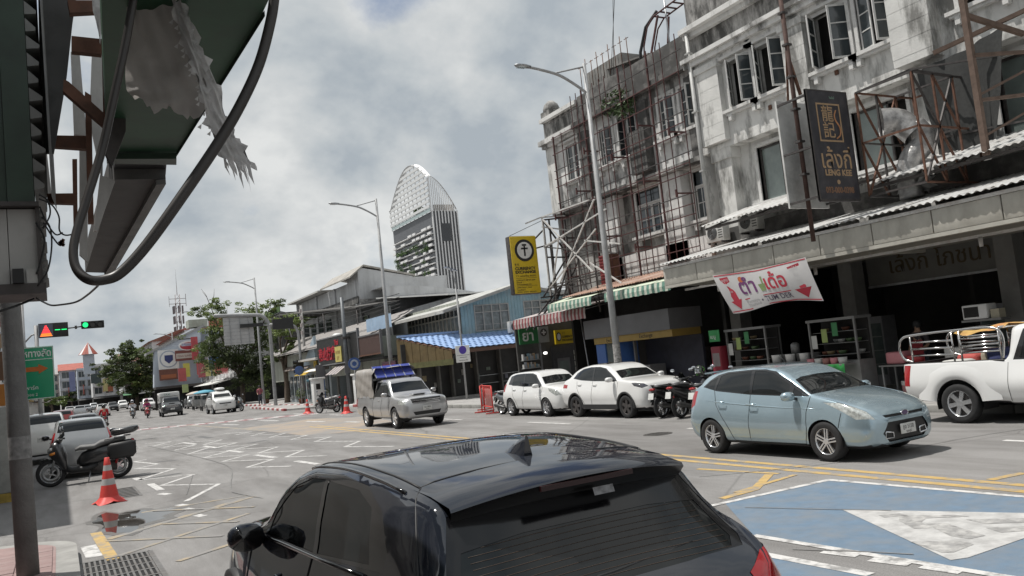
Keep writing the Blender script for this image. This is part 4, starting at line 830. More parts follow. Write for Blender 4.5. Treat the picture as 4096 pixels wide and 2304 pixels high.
# ================================================================ blue timber corner house
BT=thing('timber_house','weathered blue board-clad corner house with low gable above the blue tiled roof','house',(20.0,42.0,0))
M_BLUEB=pm('faded blue boards',(.25,.37,.41),.8,var=.14,scale=2,stain=.75,stain_col=(.40,.44,.44),stain_scale=1.4,streak=.75,bump=.2)
M_GREYB=pm('grey green boards',(.36,.38,.33),.8,var=.14,scale=2,stain=.6,stain_col=(.25,.24,.2),stain_scale=1.4,streak=.7)
M_WOODF=pm('weathered window frame',(.36,.345,.32),.8,var=.15,scale=5)
M_CURT=pm('curtained pane',(.19,.21,.21),.25,var=.45,scale=3,spec=.5)
gz=lambda x: 6.25-abs(x-3.7)*.25
MB().prism([(0,.06,3.2),(8.2,.06,3.2),(8.2,.06,gz(8.2)-.1),(3.7,.06,6.1),(0,.06,gz(0)-.05)],(0,.2,0)).build('wall',M_GREYB,BT)
MB().bb((0.05,.3,3.2),(8,9,3.9)).build('core',M_DARK,BT)
hw=[(.85,3.05,3.75,5.15),(4.1,6.3,4.0,5.2)]
bw=.205; k=0
while k*bw<8.2:
    x=k*bw; zt=gz(x+.1)-.08
    segs=[(3.25,zt)]
    for h in hw:
        if h[0]-.05<x+.1<h[1]+.05: segs=[(3.25,h[2]),(h[3],zt)]
    for a,b_ in segs: 
        if b_-a>.08: MB().bb((x+.006,0,a),(x+bw-.006,.05+.008*(k%3),b_)).build('board',M_BLUEB,BT)
    k+=1
for x0,x1,z0,z1 in hw:
    f=MB(); n=4
    for q in range(n+1): f.bb((x0+(x1-x0)*q/n-.035,-.03,z0),(x0+(x1-x0)*q/n+.035,.06,z1))
    zt=z1-.38; f.bb((x0,-.032,zt-.03),(x1,.055,zt+.03)); f.bb((x0-.04,-.05,z0-.06),(x1+.04,.055,z0)); f.bb((x0-.04,-.035,z1),(x1+.04,.055,z1+.06))
    w_=f.build('window',M_WOODF,BT)
    for q in range(n):
        a,e=x0+(x1-x0)*q/n+.035,x0+(x1-x0)*(q+1)/n-.035
        MB().quad((a,.045,z0),(e,.045,z0),(e,.045,zt-.03),(a,.045,zt-.03)).build('pane',M_CURT,w_); MB().quad((a,.045,zt+.03),(e,.045,zt+.03),(e,.045,z1),(a,.045,z1)).build('pane',M_CURT,w_)
        MB().bb((a,.03,z0+.3),(e,.05,z0+.33)).build('glazing_bar',M_WOODF,w_)
# street side: boards above, louvre windows in two rows
side=MB(); side.quad((-.0,.1,3.2),(-.0,8.2,3.2),(0,8.2,5.5),(0,.1,5.5)); side.build('side_wall',M_GREYB,BT)
for k in range(38): MB().bb((-.045-.006*(k%2),.1+.214*k,5.08),(-.004,.1+.214*k+.2,5.5)).build('board',M_GREYB,BT)
f=MB()
for q in range(15): f.bb((-.07,.3+.54*q-.03,3.55),(-.002,.3+.54*q+.03,5.08))
f.bb((-.075,.25,4.62),(-.003,7.9,4.7)); f.bb((-.078,.25,3.5),(-.003,7.9,3.56)); f.bb((-.075,.25,5.03),(-.004,7.9,5.09)); ws=f.build('window',pm('cream frames',(.50,.49,.44),.7,var=.1),BT)
for q in range(14):
    a=.33+.54*q; MB().quad((-.02,a,3.56),(-.02,a+.48,3.56),(-.02,a+.48,4.62),(-.02,a,4.62)).build('pane',M_CURT,ws); MB().quad((-.02,a,4.7),(-.02,a+.48,4.7),(-.02,a+.48,5.03),(-.02,a,5.03)).build('pane',M_WGLASS,ws)
rf=MB(); rf.prism([(-1.3,-.5,gz(-1.3)+.02),(3.7,-.5,6.32),(8.9,-.5,gz(8.9)+.02),(8.9,-.5,gz(8.9)-.06),(3.7,-.5,6.22),(-1.3,-.5,gz(-1.3)-.06)],(0,9,0)); rf.build('roof',pm('old grey roof',(.42,.42,.40),.7,var=.2,scale=2,stain=.4),BT)
MB().prism([(-1.3,-.56,gz(-1.3)+.0),(3.7,-.56,6.30),(8.9,-.56,gz(8.9)),(8.9,-.56,gz(8.9)-.14),(3.7,-.56,6.15),(-1.3,-.56,gz(-1.3)-.14)],(0,.055,0)).build('barge_board',pm('barge board',(.33,.32,.30),.8,var=.2,scale=4),BT)
MB().bb((-1.32,-.5,gz(-1.3)-.16),(-1.24,8.5,gz(-1.3)-.0)).build('eave_board',pm('eave board',(.50,.49,.46),.8,var=.15,scale=4),BT)
# ---- blue tiled lean-to shop
LT=thing('tiled_lean_to','bright blue tiled lean-to shop roof on the side-street corner','roof',(0,0,0))
M_BT=pm('blue glazed tile',(.25,.37,.60),.55,var=.15,scale=3,stain=.35,stain_col=(.5,.58,.68),stain_scale=2)
def tl(): 
    P=[]
    for i in range(5):
        y=i/4; row=[]
        for j in range(9):
            x=j/8; row.append((x*.335,y*.42,.016*math.sin(x*2*math.pi)+.018*(1-y)))
        P.append(row)
    b=MB().grid(P); b.grid([[ (x,y,z-.03) for x,y,z in P[0]],P[0]]); return b.mesh('roof_tile',M_BT)
tm=tl(); yA,zA,yB,zB=39.,2.80,42.4,3.72; sl_=math.atan2(zB-zA,yB-yA)
nr=9
for r in range(nr):
    fy=r/nr; y=yA+(yB-yA)*fy; z=zA+(zB-zA)*fy; xl=17.9+(16.2-17.9)*fy; k=0
    while xl+k*.33<24.6:
        o=ob('roof_tile',tm,LT,(xl+k*.33,y,z)); o.rotation_euler=(sl_,0,0); k+=1
MB().prism([(17.9,yA+.05,zA-.08),(24.6,yA+.05,zA-.08),(24.6,yB,zB-.08),(16.2,yB,zB-.08)],(0,0,.03)).build('batten_deck',M_RUST,LT)
MB().bb((17.9,39.02,2.55),(24.6,39.1,2.74)).build('fascia',pm('brown fascia',(.10,.055,.04),.7,var=.2),LT)
MB().bb((16.25,42.35,3.74),(24.6,42.5,3.86)).build('ridge',M_BT,LT)
M_OCH=pm('ochre boards',(.14,.10,.045),.8,var=.25,scale=4,stain=.5,stain_col=(.16,.13,.07),stain_scale=2,streak=.6)
a_,b_=Vector((16.2,42.45,0)),Vector((17.88,39.05,0))
for k in range(14):
    p,q=a_.lerp(b_,k/14),a_.lerp(b_,(k+.96)/14); zt=3.62+(2.68-3.62)*k/14; n_=Vector((-.9,-.44,0))*(.02+.012*(k%2))
    MB().prism([p+n_+Vector((0,0,2.15)),q+n_+Vector((0,0,2.15)),q+n_+Vector((0,0,zt)),p+n_+Vector((0,0,zt))],(.03,.015,0)).build('board',M_OCH,LT)
MB().prism([(16.15,42.4,2.0),(17.85,39.0,2.0),(17.85,39.0,2.3),(16.15,42.4,2.3)],(.05,.02,0)).build('soffit_beam',pm('mossy beam',(.12,.12,.05),.8,var=.3,scale=4),LT)
AC2=condenser('cream air-conditioner condenser standing on the blue tiled roof',(22.6,40.6,3.42),0,1.05)
SH=thing('corner_shop','dark glazed shopfront in the shade below the blue tiled roof','shop',(17.2,41.4,.14))
MB().bb((-1.0,.5,0),(8,.6,3.2)).build('wall',pm('shop dark wall',(.035,.034,.033),.6,var=.4,scale=1.5),SH)
for x in (-.2,.9,1.7,3.2,4.7,6.2): MB().bb((x,.1,0),(x+.09,.5,2.6)).build('post',pm('shop post',(.15,.145,.135),.7,var=.2),SH)
text('Angel',.42,pm('faint lettering',(.17,.17,.17),.6),SH,(1.95,.49,2.1),FY); text('OPI',.22,pm('faint lettering',(.2,.2,.2)),SH,(2.9,.49,2.42),FY)
r5=random.Random(9)
for k in range(14): 
    x=r5.uniform(-.6,5.9); z=r5.uniform(.7,2.1); MB().bb((x,.46,z),(x+r5.uniform(.12,.3),.49,z+r5.uniform(.15,.35))).build('poster',pm('poster %d'%(k%4),[(.28,.27,.25),(.22,.22,.26),(.3,.25,.15),(.2,.24,.2)][k%4],.7,var=.3,scale=8),SH)
for z in (.6,1.05): MB().bb((3.3,.3,z),(6.1,.5,z+.03)).build('shelf',M_STEEL,SH)
MB().bb((-1.2,-.6,0),(6.5,-.1,.12)).build('step',M_PAVE,SH)
MS=thing('massage_sign','dark purple massage sign with red letters under the ochre boards','sign',(16.35,45.5,2.05),R(-90)); MB().bb((0,0,0),(2.2,.08,.5)).build('board',pm('purple board',(.055,.02,.035),.6,var=.2),MS); text('MASSAGE',.34,pm('red letters',(.25,.03,.05),.5),MS,(.2,-.006,.12),FY,width=1.8)
# ================================================================ black sign shop row
KS=thing('sign_shop','long low shop under a black signboard with red Chinese characters','shop',(16.6,59.6,0),R(-90))
M_BLKS=pm('black slatted sign',(.022,.022,.022),.5,var=.2,scale=3); M_BRN=pm('brown slatted board',(.075,.042,.035),.6,var=.15,scale=3)
for k in range(62): MB().bb((.15*k,0,2.9),(.15*k+.14,.05+.012*(k%2),4.68)).build('sign_slat',M_BLKS,KS)
for k in range(36): MB().bb((9.55+.11*k,.02,3.15),(9.55+.11*k+.1,.06+.01*(k%2),4.25)).build('sign_slat',M_BRN,KS)
for a,e,m in (((-.06,-.03,4.68),(9.4,.08,4.76),M_STEEL),((-.06,-.03,2.82),(9.4,.08,2.9),M_STEEL),((9.36,-.04,3.0),(9.5,.1,4.9),M_BOX),((9.5,-.02,4.25),(13.5,.08,4.33),M_BOX),((9.5,-.02,3.06),(13.5,.08,3.14),M_RUST),((13.5,-.04,3.06),(13.6,.1,4.5),M_BOX)): MB().bb(a,e).build('sign_frame',m,KS)
M_RCH=pm('red sign characters',(.42,.012,.03),.4,var=.1)
text('泰山按摩',.98,M_RCH,KS,(.4,-.02,3.25),FY,depth=.03,bold=.02,width=4.1); text('Thai',.5,M_RCH,KS,(4.4,-.02,4.12),FY,depth=.03,bold=.015)
MB().bb((4.5,-.06,2.95),(5.9,-.01,3.98)).build('yellow_notice',pm('yellow notice',(.52,.45,.14),.6,var=.1),KS); text('泰式按摩',.26,pm('brown print',(.3,.18,.05),.6),KS,(4.65,-.064,3.5),FY); text('足疗',.3,pm('brown print',(.3,.18,.05)),KS,(4.85,-.064,3.1),FY)
MB().bb((0,2.0,.1),(13.5,2.1,2.9)).build('shopfront_wall',pm('shop dark wall',(.03,.03,.03)),KS); MB().bb((0,.1,2.78),(13.5,6,2.9)).build('soffit',M_DARK,KS)
for x in (.2,3.2,6.2,9.6,12.8): MB().bb((x,1.2,.1),(x+.16,1.36,2.8)).build('post',pm('shop post',(.15,.145,.135)),KS)
for k in range(10): 
    x=.6+1.25*k; MB().bb((x,1.9,.5+.1*(k%3)),(x+.7,1.99,1.9)).build('window_poster',pm('poster %d'%(k%4),(.2,.2,.2)),KS)
for z in (5.0,): 
    for k in range(9): corrugated(9.5+.5*k,9.5+.5*k+.49,.6,4.55+.0*k,.62,5.35,.12,.012).build('blue_sheet',pm('pale blue sheet',(.33,.45,.60),.6,var=.12,scale=2),KS)
MB().lathe([(0,.16),(.2,.14),(.3,.05),(.3,0)],'Z',16,(4.3,.25,4.76)).build('dome_lamp',M_WHITE,KS)
AW=thing('shop_awning','pale ribbed awning jutting from the shop under the black sign','awning',(16.3,55.6,0),R(-90))
for k in range(7): MB().quad((.35*k,-.4,2.15),(.35*k+.34,-.4,2.15),(.35*k+.34,.5,2.75),(.35*k,.5,2.75)).build('slat',[M_PC,M_BOX][k%2],AW)
# small gabled house with yellow awning and white eaves
GH=thing('gabled_house','small house with brown tiled roof and pale blue gable behind the signal mast','house',(17.6,73,0),R(-90))
MB().bb((0,.1,.1),(12.5,6,3.1)).build('wall',pm('pale house wall',(.30,.34,.36),.8,var=.15,scale=2),GH)
MB().prism([(5.3,.0,3.1),(9.0,.0,3.1),(9.0,.0,5.3)],(0,.2,0)).build('gable',pm('pale blue gable',(.36,.44,.50),.7,var=.1),GH)
M_TILE=pm('brown roof tile',(.19,.155,.135),.8,var=.3,scale=5,stain=.4,stain_col=(.3,.28,.26))
tmesh=MB().bevbox((0,0,0),(.60,.5,.05),.01).mesh('roof_tile',M_TILE)
for i in range(12):
    for j in range(8): 
        o=ob('roof_tile',tmesh,GH,(-.6+.63*i+.3*(j%2),.1+.38*j,3.0+.33*j+.02)); o.rotation_euler=(R(38),R(0),0)
MB().quad((-.9,-.2,2.88),(7.2,-.2,2.88),(7.2,3,5.65),(-.9,3,5.65)).build('roof_deck',M_TILE,GH)
MB().bb((7.4,-.9,3.4),(12.4,.6,3.55)).build('white_eave',pm('pale eave',(.52,.51,.49),.7,var=.1),GH); MB().bb((8.4,.05,2.6),(12.3,.098,3.38)).build('dark_panel',M_BLKS,GH)
MB().bb((8.5,-.02,2.5),(9.3,.04,3.35)).build('yellow_banner',pm('yellow banner',(.55,.45,.12),.6,var=.1),GH)
for k in range(8): MB().quad((7.2+.42*k,-1.3,2.35),(7.2+.42*k+.41,-1.3,2.35),(7.2+.42*k+.41,.0,2.85),(7.2+.42*k,0,2.85)).build('yellow_canvas',pm('yellow canvas',(.52,.34,.03),.7,var=.1),GH)
for k in range(6): corrugated(9.8+.62*k,9.8+.62*k+.6,-1.2,2.55,.0,2.95,.12,.012).build('white_sheet',M_SHEET,GH)
for k in range(9): MB().bb((.4+1.35*k,.02,.4),(1.2+1.35*k,.09,2.3)).build('shop_window',M_WGLASS,GH)
# ================================================================ old concrete house behind
OH=thing('concrete_house','streaked grey-white three-storey house with blank gable wall behind the black sign','house',(22.,65.,0))
M_OHW=pm('streaked grey wall',(.47,.475,.48),.85,var=.10,scale=1,stain=.65,stain_col=(.27,.265,.26),stain_scale=.8,streak=.82,bump=.15)
MB().prism([(0,0,2),(4.8,0,2),(4.8,0,9.75),(.4,0,10.62),(0,0,10.4)],(0,3,0)).build('end_wall',M_OHW,OH)
MB().bb((-.02,-.04,7.7),(4.8,-.002,8.05)).build('stain_band',pm('crumbling band',(.30,.29,.28),.9,var=.5,scale=3,stain=.8,stain_col=(.09,.085,.08),stain_scale=2),OH)
for z in (5.3,4.4): MB().bb((-.02,-.06,z),(4.8,-.002,z+.07)).build('ledge',M_OHW,OH)
MB().bb((.02,.1,4.6),(8,20,9.7)).build('long_block',M_OHW,OH)
for y in (.6,6.5,12.5,19.6): MB().bb((-.12,y,4.6),(.0,y+.35,9.7)).build('pier',M_OHW,OH)
MB().prism([(-.7,-.1,9.85),(.5,-.1,10.75),(5.0,-.1,9.75),(5.0,-.1,9.9),(.5,-.1,10.9),(-.7,-.1,9.98)],(0,9,0)).build('roof',pm('weathered asbestos roof',(.36,.34,.31),.85,var=.2,scale=2,stain=.4),OH)
MB().bb((-.9,9,9.75),(5,20.5,9.9)).build('flat_roof',pm('pale flat roof',(.5,.49,.47),.8,var=.1),OH)
MB().bb((-.15,.2,7.75),(-.02,19,8.35)).build('dark_vent_band',M_BLACKM,OH)
for k in range(4): 
    y=8.5+2.6*k; MB().bb((-.08,y,5.3),(-.01,y+1.5,7.2)).build('window',M_WGLASS,OH)
TE=thing('roof_terrace','mossy roof terrace with green railing left of the streaked house','terrace',(21.5,86,0))
MB().bb((-1,0,5),(5,7,9.1)).build('parapet',M_BLACKM,TE)
for k in range(8): MB().bb((-1.05,.3+.85*k,9.1),(-.98,.36+.85*k,9.9)).build('rail_post',M_DKST,TE)
MB().bb((-1.08,.1,9.2),(-1.0,6.9,9.75)).build('green_panel',pm('mossy green panel',(.09,.15,.06),.8,var=.3),TE)
CR=thing('lean_canopy','dark sagging metal canopy on thin posts in front of the streaked house','canopy',(19.6,84,0),R(-90))
MB().prism([(0,0,8.6),(25,0,6.85),(25,3.4,7.15),(0,3.4,8.9)],(0,0,.1)).build('roof_sheet',pm('dark canopy sheet',(.10,.095,.09),.7,var=.3),CR)
for x in (1,8,16,24.8): MB().tube([(x,.1,3.8),(x,.1,8.6-1.75*x/25)],.05,6).build('post',M_DKST,CR)
MB().bb((0,2.6,3.6),(25,2.7,6.9)).build('wall',pm('shaded wall',(.34,.345,.34),.8,var=.15,scale=1),CR)
for k in range(6): MB().bb((9+2.0*k,2.5,5.0),(10.3+2.0*k,2.59,6.7)).build('window',M_WGLASS,CR)
TRF=thing('tile_roof','old grey-brown tiled roof with tangled wires above the black sign','roof',(17.2,80,0),R(-90))
M_OT=pm('old grey tile',(.26,.245,.235),.85,var=.3,scale=4,stain=.4,stain_col=(.13,.12,.11),stain_scale=3)
tm2=MB().bevbox((0,0,0),(.98,.42,.05),.01).mesh('roof_tile',M_OT)
for i in range(30):
    for j in range(8):
        o=ob('roof_tile',tm2,TRF,(.5+1.0*i+.5*(j%2),.2+.34*j,4.45+.17*j)); o.rotation_euler=(R(27),r5.uniform(-.01,.01),0)
MB().quad((0,-.1,4.25),(31,-.1,4.25),(31,2.9,5.75),(0,2.9,5.75)).build('roof_deck',M_OT,TRF); MB().bb((0,.6,2),(31,2.9,4.2)).build('wall',M_GREYB,TRF)
VS=thing('vault_roof','pale curved metal shed roof behind the blue timber house','roof',(27,62,0))
P=[]
for i in range(13):
    t=i/12; P.append([(-4+14*t,0,6.4+2.3*math.sin(math.pi*(.5+.5*t))*1.0),(-4+14*t,14,6.4+2.3*math.sin(math.pi*(.5+.5*t))*1.0)])
MB().grid(P).build('roof_sheet',pm('pale metal vault',(.58,.58,.57),.5,.2,var=.08,scale=1),VS); MB().poly([(-4,.02,2)]+[p[0] for p in [(q[0],q[1]) for q in P]]+[(10,.02,2)]).build('end_wall',M_OHW,VS)
FR=thing('metal_roof','flat white metal roof to the right of the timber house gable','roof',(29,50,0)); MB().prism([(-6,0,6.6),(14,0,6.6),(14,14,7.9),(-6,14,7.9)],(0,0,.1)).build('roof_sheet',pm('pale metal vault',(.58,.58,.57)),FR); MB().bb((-5.5,.3,2),(13.5,13,6.5)).build('wall',M_OHW,FR)
# utility cross-arm pole and wires among the roofs
UP=thing('utility_pole','old concrete utility pole with insulators among the grey roofs','utility pole',(17.9,68,.1))
MB().tube([(0,0,0),(0,0,8.0)],[.14,.10],8).build('pole',M_PAVE,UP)
for z in (5.6,6.2,6.8,7.4): MB().bb((-.16,-.1,z),(.02,.1,z+.3)).build('insulator',M_PC,UP)
for k in range(5): MB().tube(smooth_line([(0,0,5.7+.4*k),(-.2,-9,5.2+.35*k),(.1,-22,5.6+.2*k)],6),.02,4).build('wire',M_BLACK,UP)
# dark slim pole in front of the black sign
DPo=thing('camera_pole','dark grey steel pole standing before the black signboard','pole',(16.35,52.0,.14)); MB().tube([(0,0,0),(0,0,3.5),(0,0,6.9)],[.15,.14,.11],10).build('pole',pm('slate pole',(.13,.14,.15),.5,.3,var=.2),DPo); MB().bb((-.2,-.2,4.2),(.2,.2,4.35)).build('clamp',M_DKST,DPo); MB().bb((-.25,-.25,2.0),(.1,-.15,2.5)).build('box',M_BOX,DPo)
rs=thing('round_blue_sign','round blue road sign above the covered silver pickup','sign',(15.6,48.2,2.65)); MB().disc((0,0,0),.38,'Y',28,.03).build('plate',pm('sign blue',(.06,.12,.32),.5,var=.2),rs); MB().lathe([(.14,-.006),(.26,-.006),(.26,-.001),(.14,-.001)],'Y',28,(0,0,0),close=True).build('ring',pm('pale blue',(.4,.45,.55),.5),rs); MB().tube([(0,.06,.35),(0,.06,-2.6)],.035,8).build('post',M_POLE,rs)
# ================================================================ signal mast with the back of a road sign
GM=thing('signal_mast','grey cantilever mast carrying the back of a large road sign and a signal','signal mast',(15.9,71,.1))
MB().tube(smooth_line([(0,0,0),(0,0,3),(0,0,6.4),(-.15,0,7.1),(-.6,0,7.6),(-1.4,0,7.72),(-4.4,0,7.85)],5),[.15]*31,10).build('mast',M_POLE,GM)
MB().bb((-3.7,.12,5.35),(-1.3,.16,7.65)).build('sign_back',pm('grey sign back',(.44,.44,.44),.6,.2,var=.1,scale=2),GM)
for x in (-3.2,-2.4,-1.7): MB().bb((x,.05,5.35),(x+.06,.119,7.7)).build('stiffener',M_STEEL,GM)
for k in range(7): MB().bb((-3.7,.10,5.5+.3*k),(-1.3,.118,5.53+.3*k)).build('stiffener',M_STEEL,GM)
MB().tube([(-2.4,-.1,6.85),(.9,-.1,6.75),(1.6,-.1,6.3),(1.75,-.1,5.6)],.06,8).build('arm',M_POLE,GM)
MB().bb((-2.4,-.25,6.72),(-.55,.0,7.0)).build('signal_backboard',M_BLACK,GM)
SH2=thing('rear_traffic_light','wide black signal box seen from behind on the second mast','traffic light',(17.0,66,.1))
MB().tube(smooth_line([(0,0,0),(0,0,3),(0,0,5.0),(-.1,0,5.9),(-.6,0,6.35),(-2.2,0,6.45)],5),[.11]*26,10).build('mast',M_POLE,SH2); MB().bb((-2.0,-.22,6.05),(-.4,.12,6.85)).build('housing',M_BLACK,SH2)
MB().bb((-.35,-.2,2.4),(.15,.2,3.5)).build('side_signal',M_BLACK,SH2)
for z in (2.6,2.95,3.3): MB().tube([(-.35,0,z),(-.6,0,z+.02)],[.15,.16],10,cap=False).build('visor',M_BLACK,SH2)
# white cabinets on the pavement
def cab(label,x,y,c=None):
    t=thing('control_cabinet',label,'cabinet',(x,y,.14)); MB().bevbox((0,0,.9),(.75,.6,1.8),.03).build('body',M_WHITE,t); MB().bevbox((0,0,1.85),(.95,.8,.12),.03).build('cap',M_WHITE,t); MB().bb((.38,-.2,.1),(.46,.2,1.75)).build('blue_side',M_BBLU,t); MB().bb((-.2,-.31,1.1),(.1,-.302,1.5)).build('display',M_DARK,t); return t
cab('white roadside cabinet with blue side beside the left far cone',15.7,57.0); cab('white roadside cabinet behind the black-and-white parked scooter',16.6,50.5)
# ================================================================ hotel tower
TW=thing('hotel_tower','tall hotel tower with planted balconies, striped side and curved white lattice crown','tower',(155,346,0))
M_TWD=pm('tower dark glass',(.035,.038,.045),.2,var=.3,scale=.15,spec=.6); M_TWW=pm('tower white concrete',(.72,.72,.72),.7,var=.05); M_TWG=pm('tower grey',(.10,.105,.115),.5,var=.1,scale=.2); M_TWL=pm('balcony plants',(.06,.12,.03),.7,var=.4,scale=.6)
MB().bb((0.3,.3,0),(12.7,50.5,68)).build('core',M_TWD,TW); MB().bb((.1,.1,66),(12.9,50.8,72.6)).build('top_band',M_TWG,TW)
for k in range(9): MB().bb((12.6*k/8+.05,-.35,0),(12.6*k/8+.62,.29,73)).build('fin',M_TWW,TW)
for k in range(8): MB().bb((12.6*k/8+.85,-.1,0),(12.6*k/8+1.35,.28,72.5)).build('fin',pm('tower mid grey',(.08,.083,.09),.5,var=.05),TW)
MB().bb((3.9,-.5,58.5),(8.4,-.36,66.8)).build('sky_window',M_TWD,TW)
r6=random.Random(21)
for f_ in range(13):
    z=32+2.75*f_
    if z>66: break
    MB().bb((-.9,.2,z),(.29,50,z+.28)).build('slab',M_TWW,TW)
    y=.2
    while y<49:
        wd=r6.uniform(3,6)
        if r6.random()<.45: MB().bb((-1.5,y,z-.1),(-.92,min(50,y+wd),z+1.0)).build('balcony',M_TWW,TW)
        y+=wd+r6.uniform(.2,3.5)
pl=MB()
for _ in range(60):
    y,z=r6.uniform(4,48),33+2.75*r6.randrange(0,10)+1.2; leaves(pl,(-1.3,y,z),(.9,2.0,1.4),60,.35,r6)
pl.build('balcony_plants',M_TWL,TW)
# lattice crown
def ctop(y): t=y/51.; return 73+ (10+ 16*math.sin(math.pi*min(1,max(0,(t*.92+.12)))) ) if t<=1 else 73
cr=[]
for k in range(11):
    y=50.8-5.08*k; z=ctop(y); MB().bb((-.5,y-.25,72.5),(-.1,y+.25,z)).build('crown_post',M_TWW,TW); cr.append((y,z))
for lv_ in range(10):
    z=74.5+2.5*lv_; ys_=[y/2. for y in range(0,103) if ctop(y/2.)>z+.6]
    if ys_: MB().bb((-1.0,min(ys_),z),(-.52,max(ys_),z+1.25)).build('crown_louvre',pm('crown grey',(.62,.63,.63),.6,var=.05),TW)
P=[]
for i in range(26):
    y=50.8-50.8*i/25; z=ctop(y); P.append([(-1.2,y,z),(1.2,y,z+.6)])
MB().grid(P).build('crown_rim',M_TWW,TW)
z0=ctop(0)
for k in range(15):
    x=12.8*k/14; z=73+(z0-73)*(1-(k/14)**1.7)+.2; MB().bb((x-.14,-.3,72.7),(x+.14,.1,z)).build('crown_fin',M_TWW,TW)
P=[[(12.8*k/14,-.5,73.4+(z0-73)*(1-(k/14)**1.7)),(12.8*k/14,.8,73.7+(z0-73)*(1-(k/14)**1.7))] for k in range(15)]
MB().grid(P).build('crown_rim',M_TWW,TW)
MB().bb((2,1,72.6),(12,3,76)).build('roof_room',pm('roof room',(.42,.38,.34),.7),TW)
b=MB(); leaves(b,(1.5,18,76.5),(2.2,3.6,2.6),150,.7,r6); b.build('roof_tree',M_TWL,TW)
MB().bb((-.75,0,72.6),(-.65,50,74.2)).build('glass_balustrade',pm('pale glass rail',(.34,.42,.42),.1,var=.1),TW)

# ================================================================ trees
M_BARK=pm('bark',(.11,.085,.065),.9,var=.3,scale=6,bump=.5,bscale=12)
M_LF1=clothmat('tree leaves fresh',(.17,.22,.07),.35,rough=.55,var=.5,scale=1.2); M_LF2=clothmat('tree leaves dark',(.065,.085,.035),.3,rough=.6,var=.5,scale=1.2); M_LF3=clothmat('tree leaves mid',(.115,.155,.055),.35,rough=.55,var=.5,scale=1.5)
def tree(label,loc,trunk,clumps,seed,size,mats,n,bare=0,group='street trees'):
    rn=random.Random(seed); t=thing('street_tree',label,'tree',loc,0,group)
    tb=MB(); tb.tube(smooth_line([(0,0,-.1),(.1,.05,trunk*.5),(-.05,.1,trunk)],4),[.28,.26,.25,.24,.23,.22,.21,.2,.19],9)
    for c,r,_ in clumps: 
        s=Vector((-.05,.1,trunk*rn.uniform(.6,1))); e=Vector(c); m=s.lerp(e,.5)+Vector((rn.uniform(-.3,.3),rn.uniform(-.3,.3),.3)); tb.tube(smooth_line([s,m,e],4),[.12,.11,.1,.09,.08,.07,.06,.045,.03],6)
    for _ in range(bare):
        c=clumps[rn.randrange(len(clumps))][0]; s=Vector(c); e=s+Vector((rn.uniform(-1,1),rn.uniform(-1,1),rn.uniform(.8,2))); tb.tube([s,s.lerp(e,.6)+Vector((.1,0,.1)),e],[.04,.025,.01],5)
    tb.build('trunk',M_BARK,t)
    cr=MB()
    for c,r,mi in clumps:
        k=int(n*r[0]*r[2])
        for _ in range(max(3,k//55)):      # sub-clumps give an uneven outline with gaps
            d=Vector((rn.gauss(0,.5),rn.gauss(0,.5),rn.gauss(0,.45))); cc=Vector(c)+Vector((d.x*r[0],d.y*r[1],d.z*r[2])); q=rn.uniform(.22,.42)
            leaves(cr,cc,(r[0]*q,r[1]*q,r[2]*q*.7),55,size,rn,mi=mi if rn.random()<.7 else rn.randrange(len(mats)))
    cr.build('crown',mats,t); return t
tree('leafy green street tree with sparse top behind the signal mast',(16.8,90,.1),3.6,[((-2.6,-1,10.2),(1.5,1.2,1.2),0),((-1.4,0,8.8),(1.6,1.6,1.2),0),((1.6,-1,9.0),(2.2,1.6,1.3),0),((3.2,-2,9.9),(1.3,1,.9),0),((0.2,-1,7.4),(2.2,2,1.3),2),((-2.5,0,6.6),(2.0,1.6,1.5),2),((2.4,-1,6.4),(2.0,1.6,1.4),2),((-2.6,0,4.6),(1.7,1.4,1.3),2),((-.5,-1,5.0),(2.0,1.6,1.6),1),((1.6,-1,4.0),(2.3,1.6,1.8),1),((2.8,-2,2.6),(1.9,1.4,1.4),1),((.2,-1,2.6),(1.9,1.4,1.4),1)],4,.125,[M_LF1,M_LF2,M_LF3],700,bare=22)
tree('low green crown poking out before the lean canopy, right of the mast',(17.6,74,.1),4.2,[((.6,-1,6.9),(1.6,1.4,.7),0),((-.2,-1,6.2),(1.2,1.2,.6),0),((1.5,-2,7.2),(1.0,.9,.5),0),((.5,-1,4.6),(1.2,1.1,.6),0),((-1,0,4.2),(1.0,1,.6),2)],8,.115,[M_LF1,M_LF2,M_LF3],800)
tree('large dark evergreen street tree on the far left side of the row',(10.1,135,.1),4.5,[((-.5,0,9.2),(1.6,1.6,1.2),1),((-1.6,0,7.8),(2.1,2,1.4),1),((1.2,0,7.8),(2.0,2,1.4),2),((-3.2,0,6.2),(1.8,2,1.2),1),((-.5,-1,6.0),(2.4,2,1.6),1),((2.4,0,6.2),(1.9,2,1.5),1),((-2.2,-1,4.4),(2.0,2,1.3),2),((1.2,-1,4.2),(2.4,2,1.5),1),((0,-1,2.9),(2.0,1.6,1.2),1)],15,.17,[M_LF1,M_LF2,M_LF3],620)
for k,(x,y,s,lb) in enumerate(((3.2,260,1.0,'hazy roundish tree closing the far end of the street'),(-1.5,230,.8,'small far tree left of the hazy roundish one'))): 
    tree(lb,(x,y,0),2.5,[((-1.5*s,0,3.6*s),(2.6*s,2,1.6*s),2),((2*s,0,3.9*s),(2.4*s,2,1.5*s),2),((0,0,5.0*s),(2.0*s,2,1.2*s),1)],30+k,.4,[M_LF1,M_LF2,M_LF3],120)
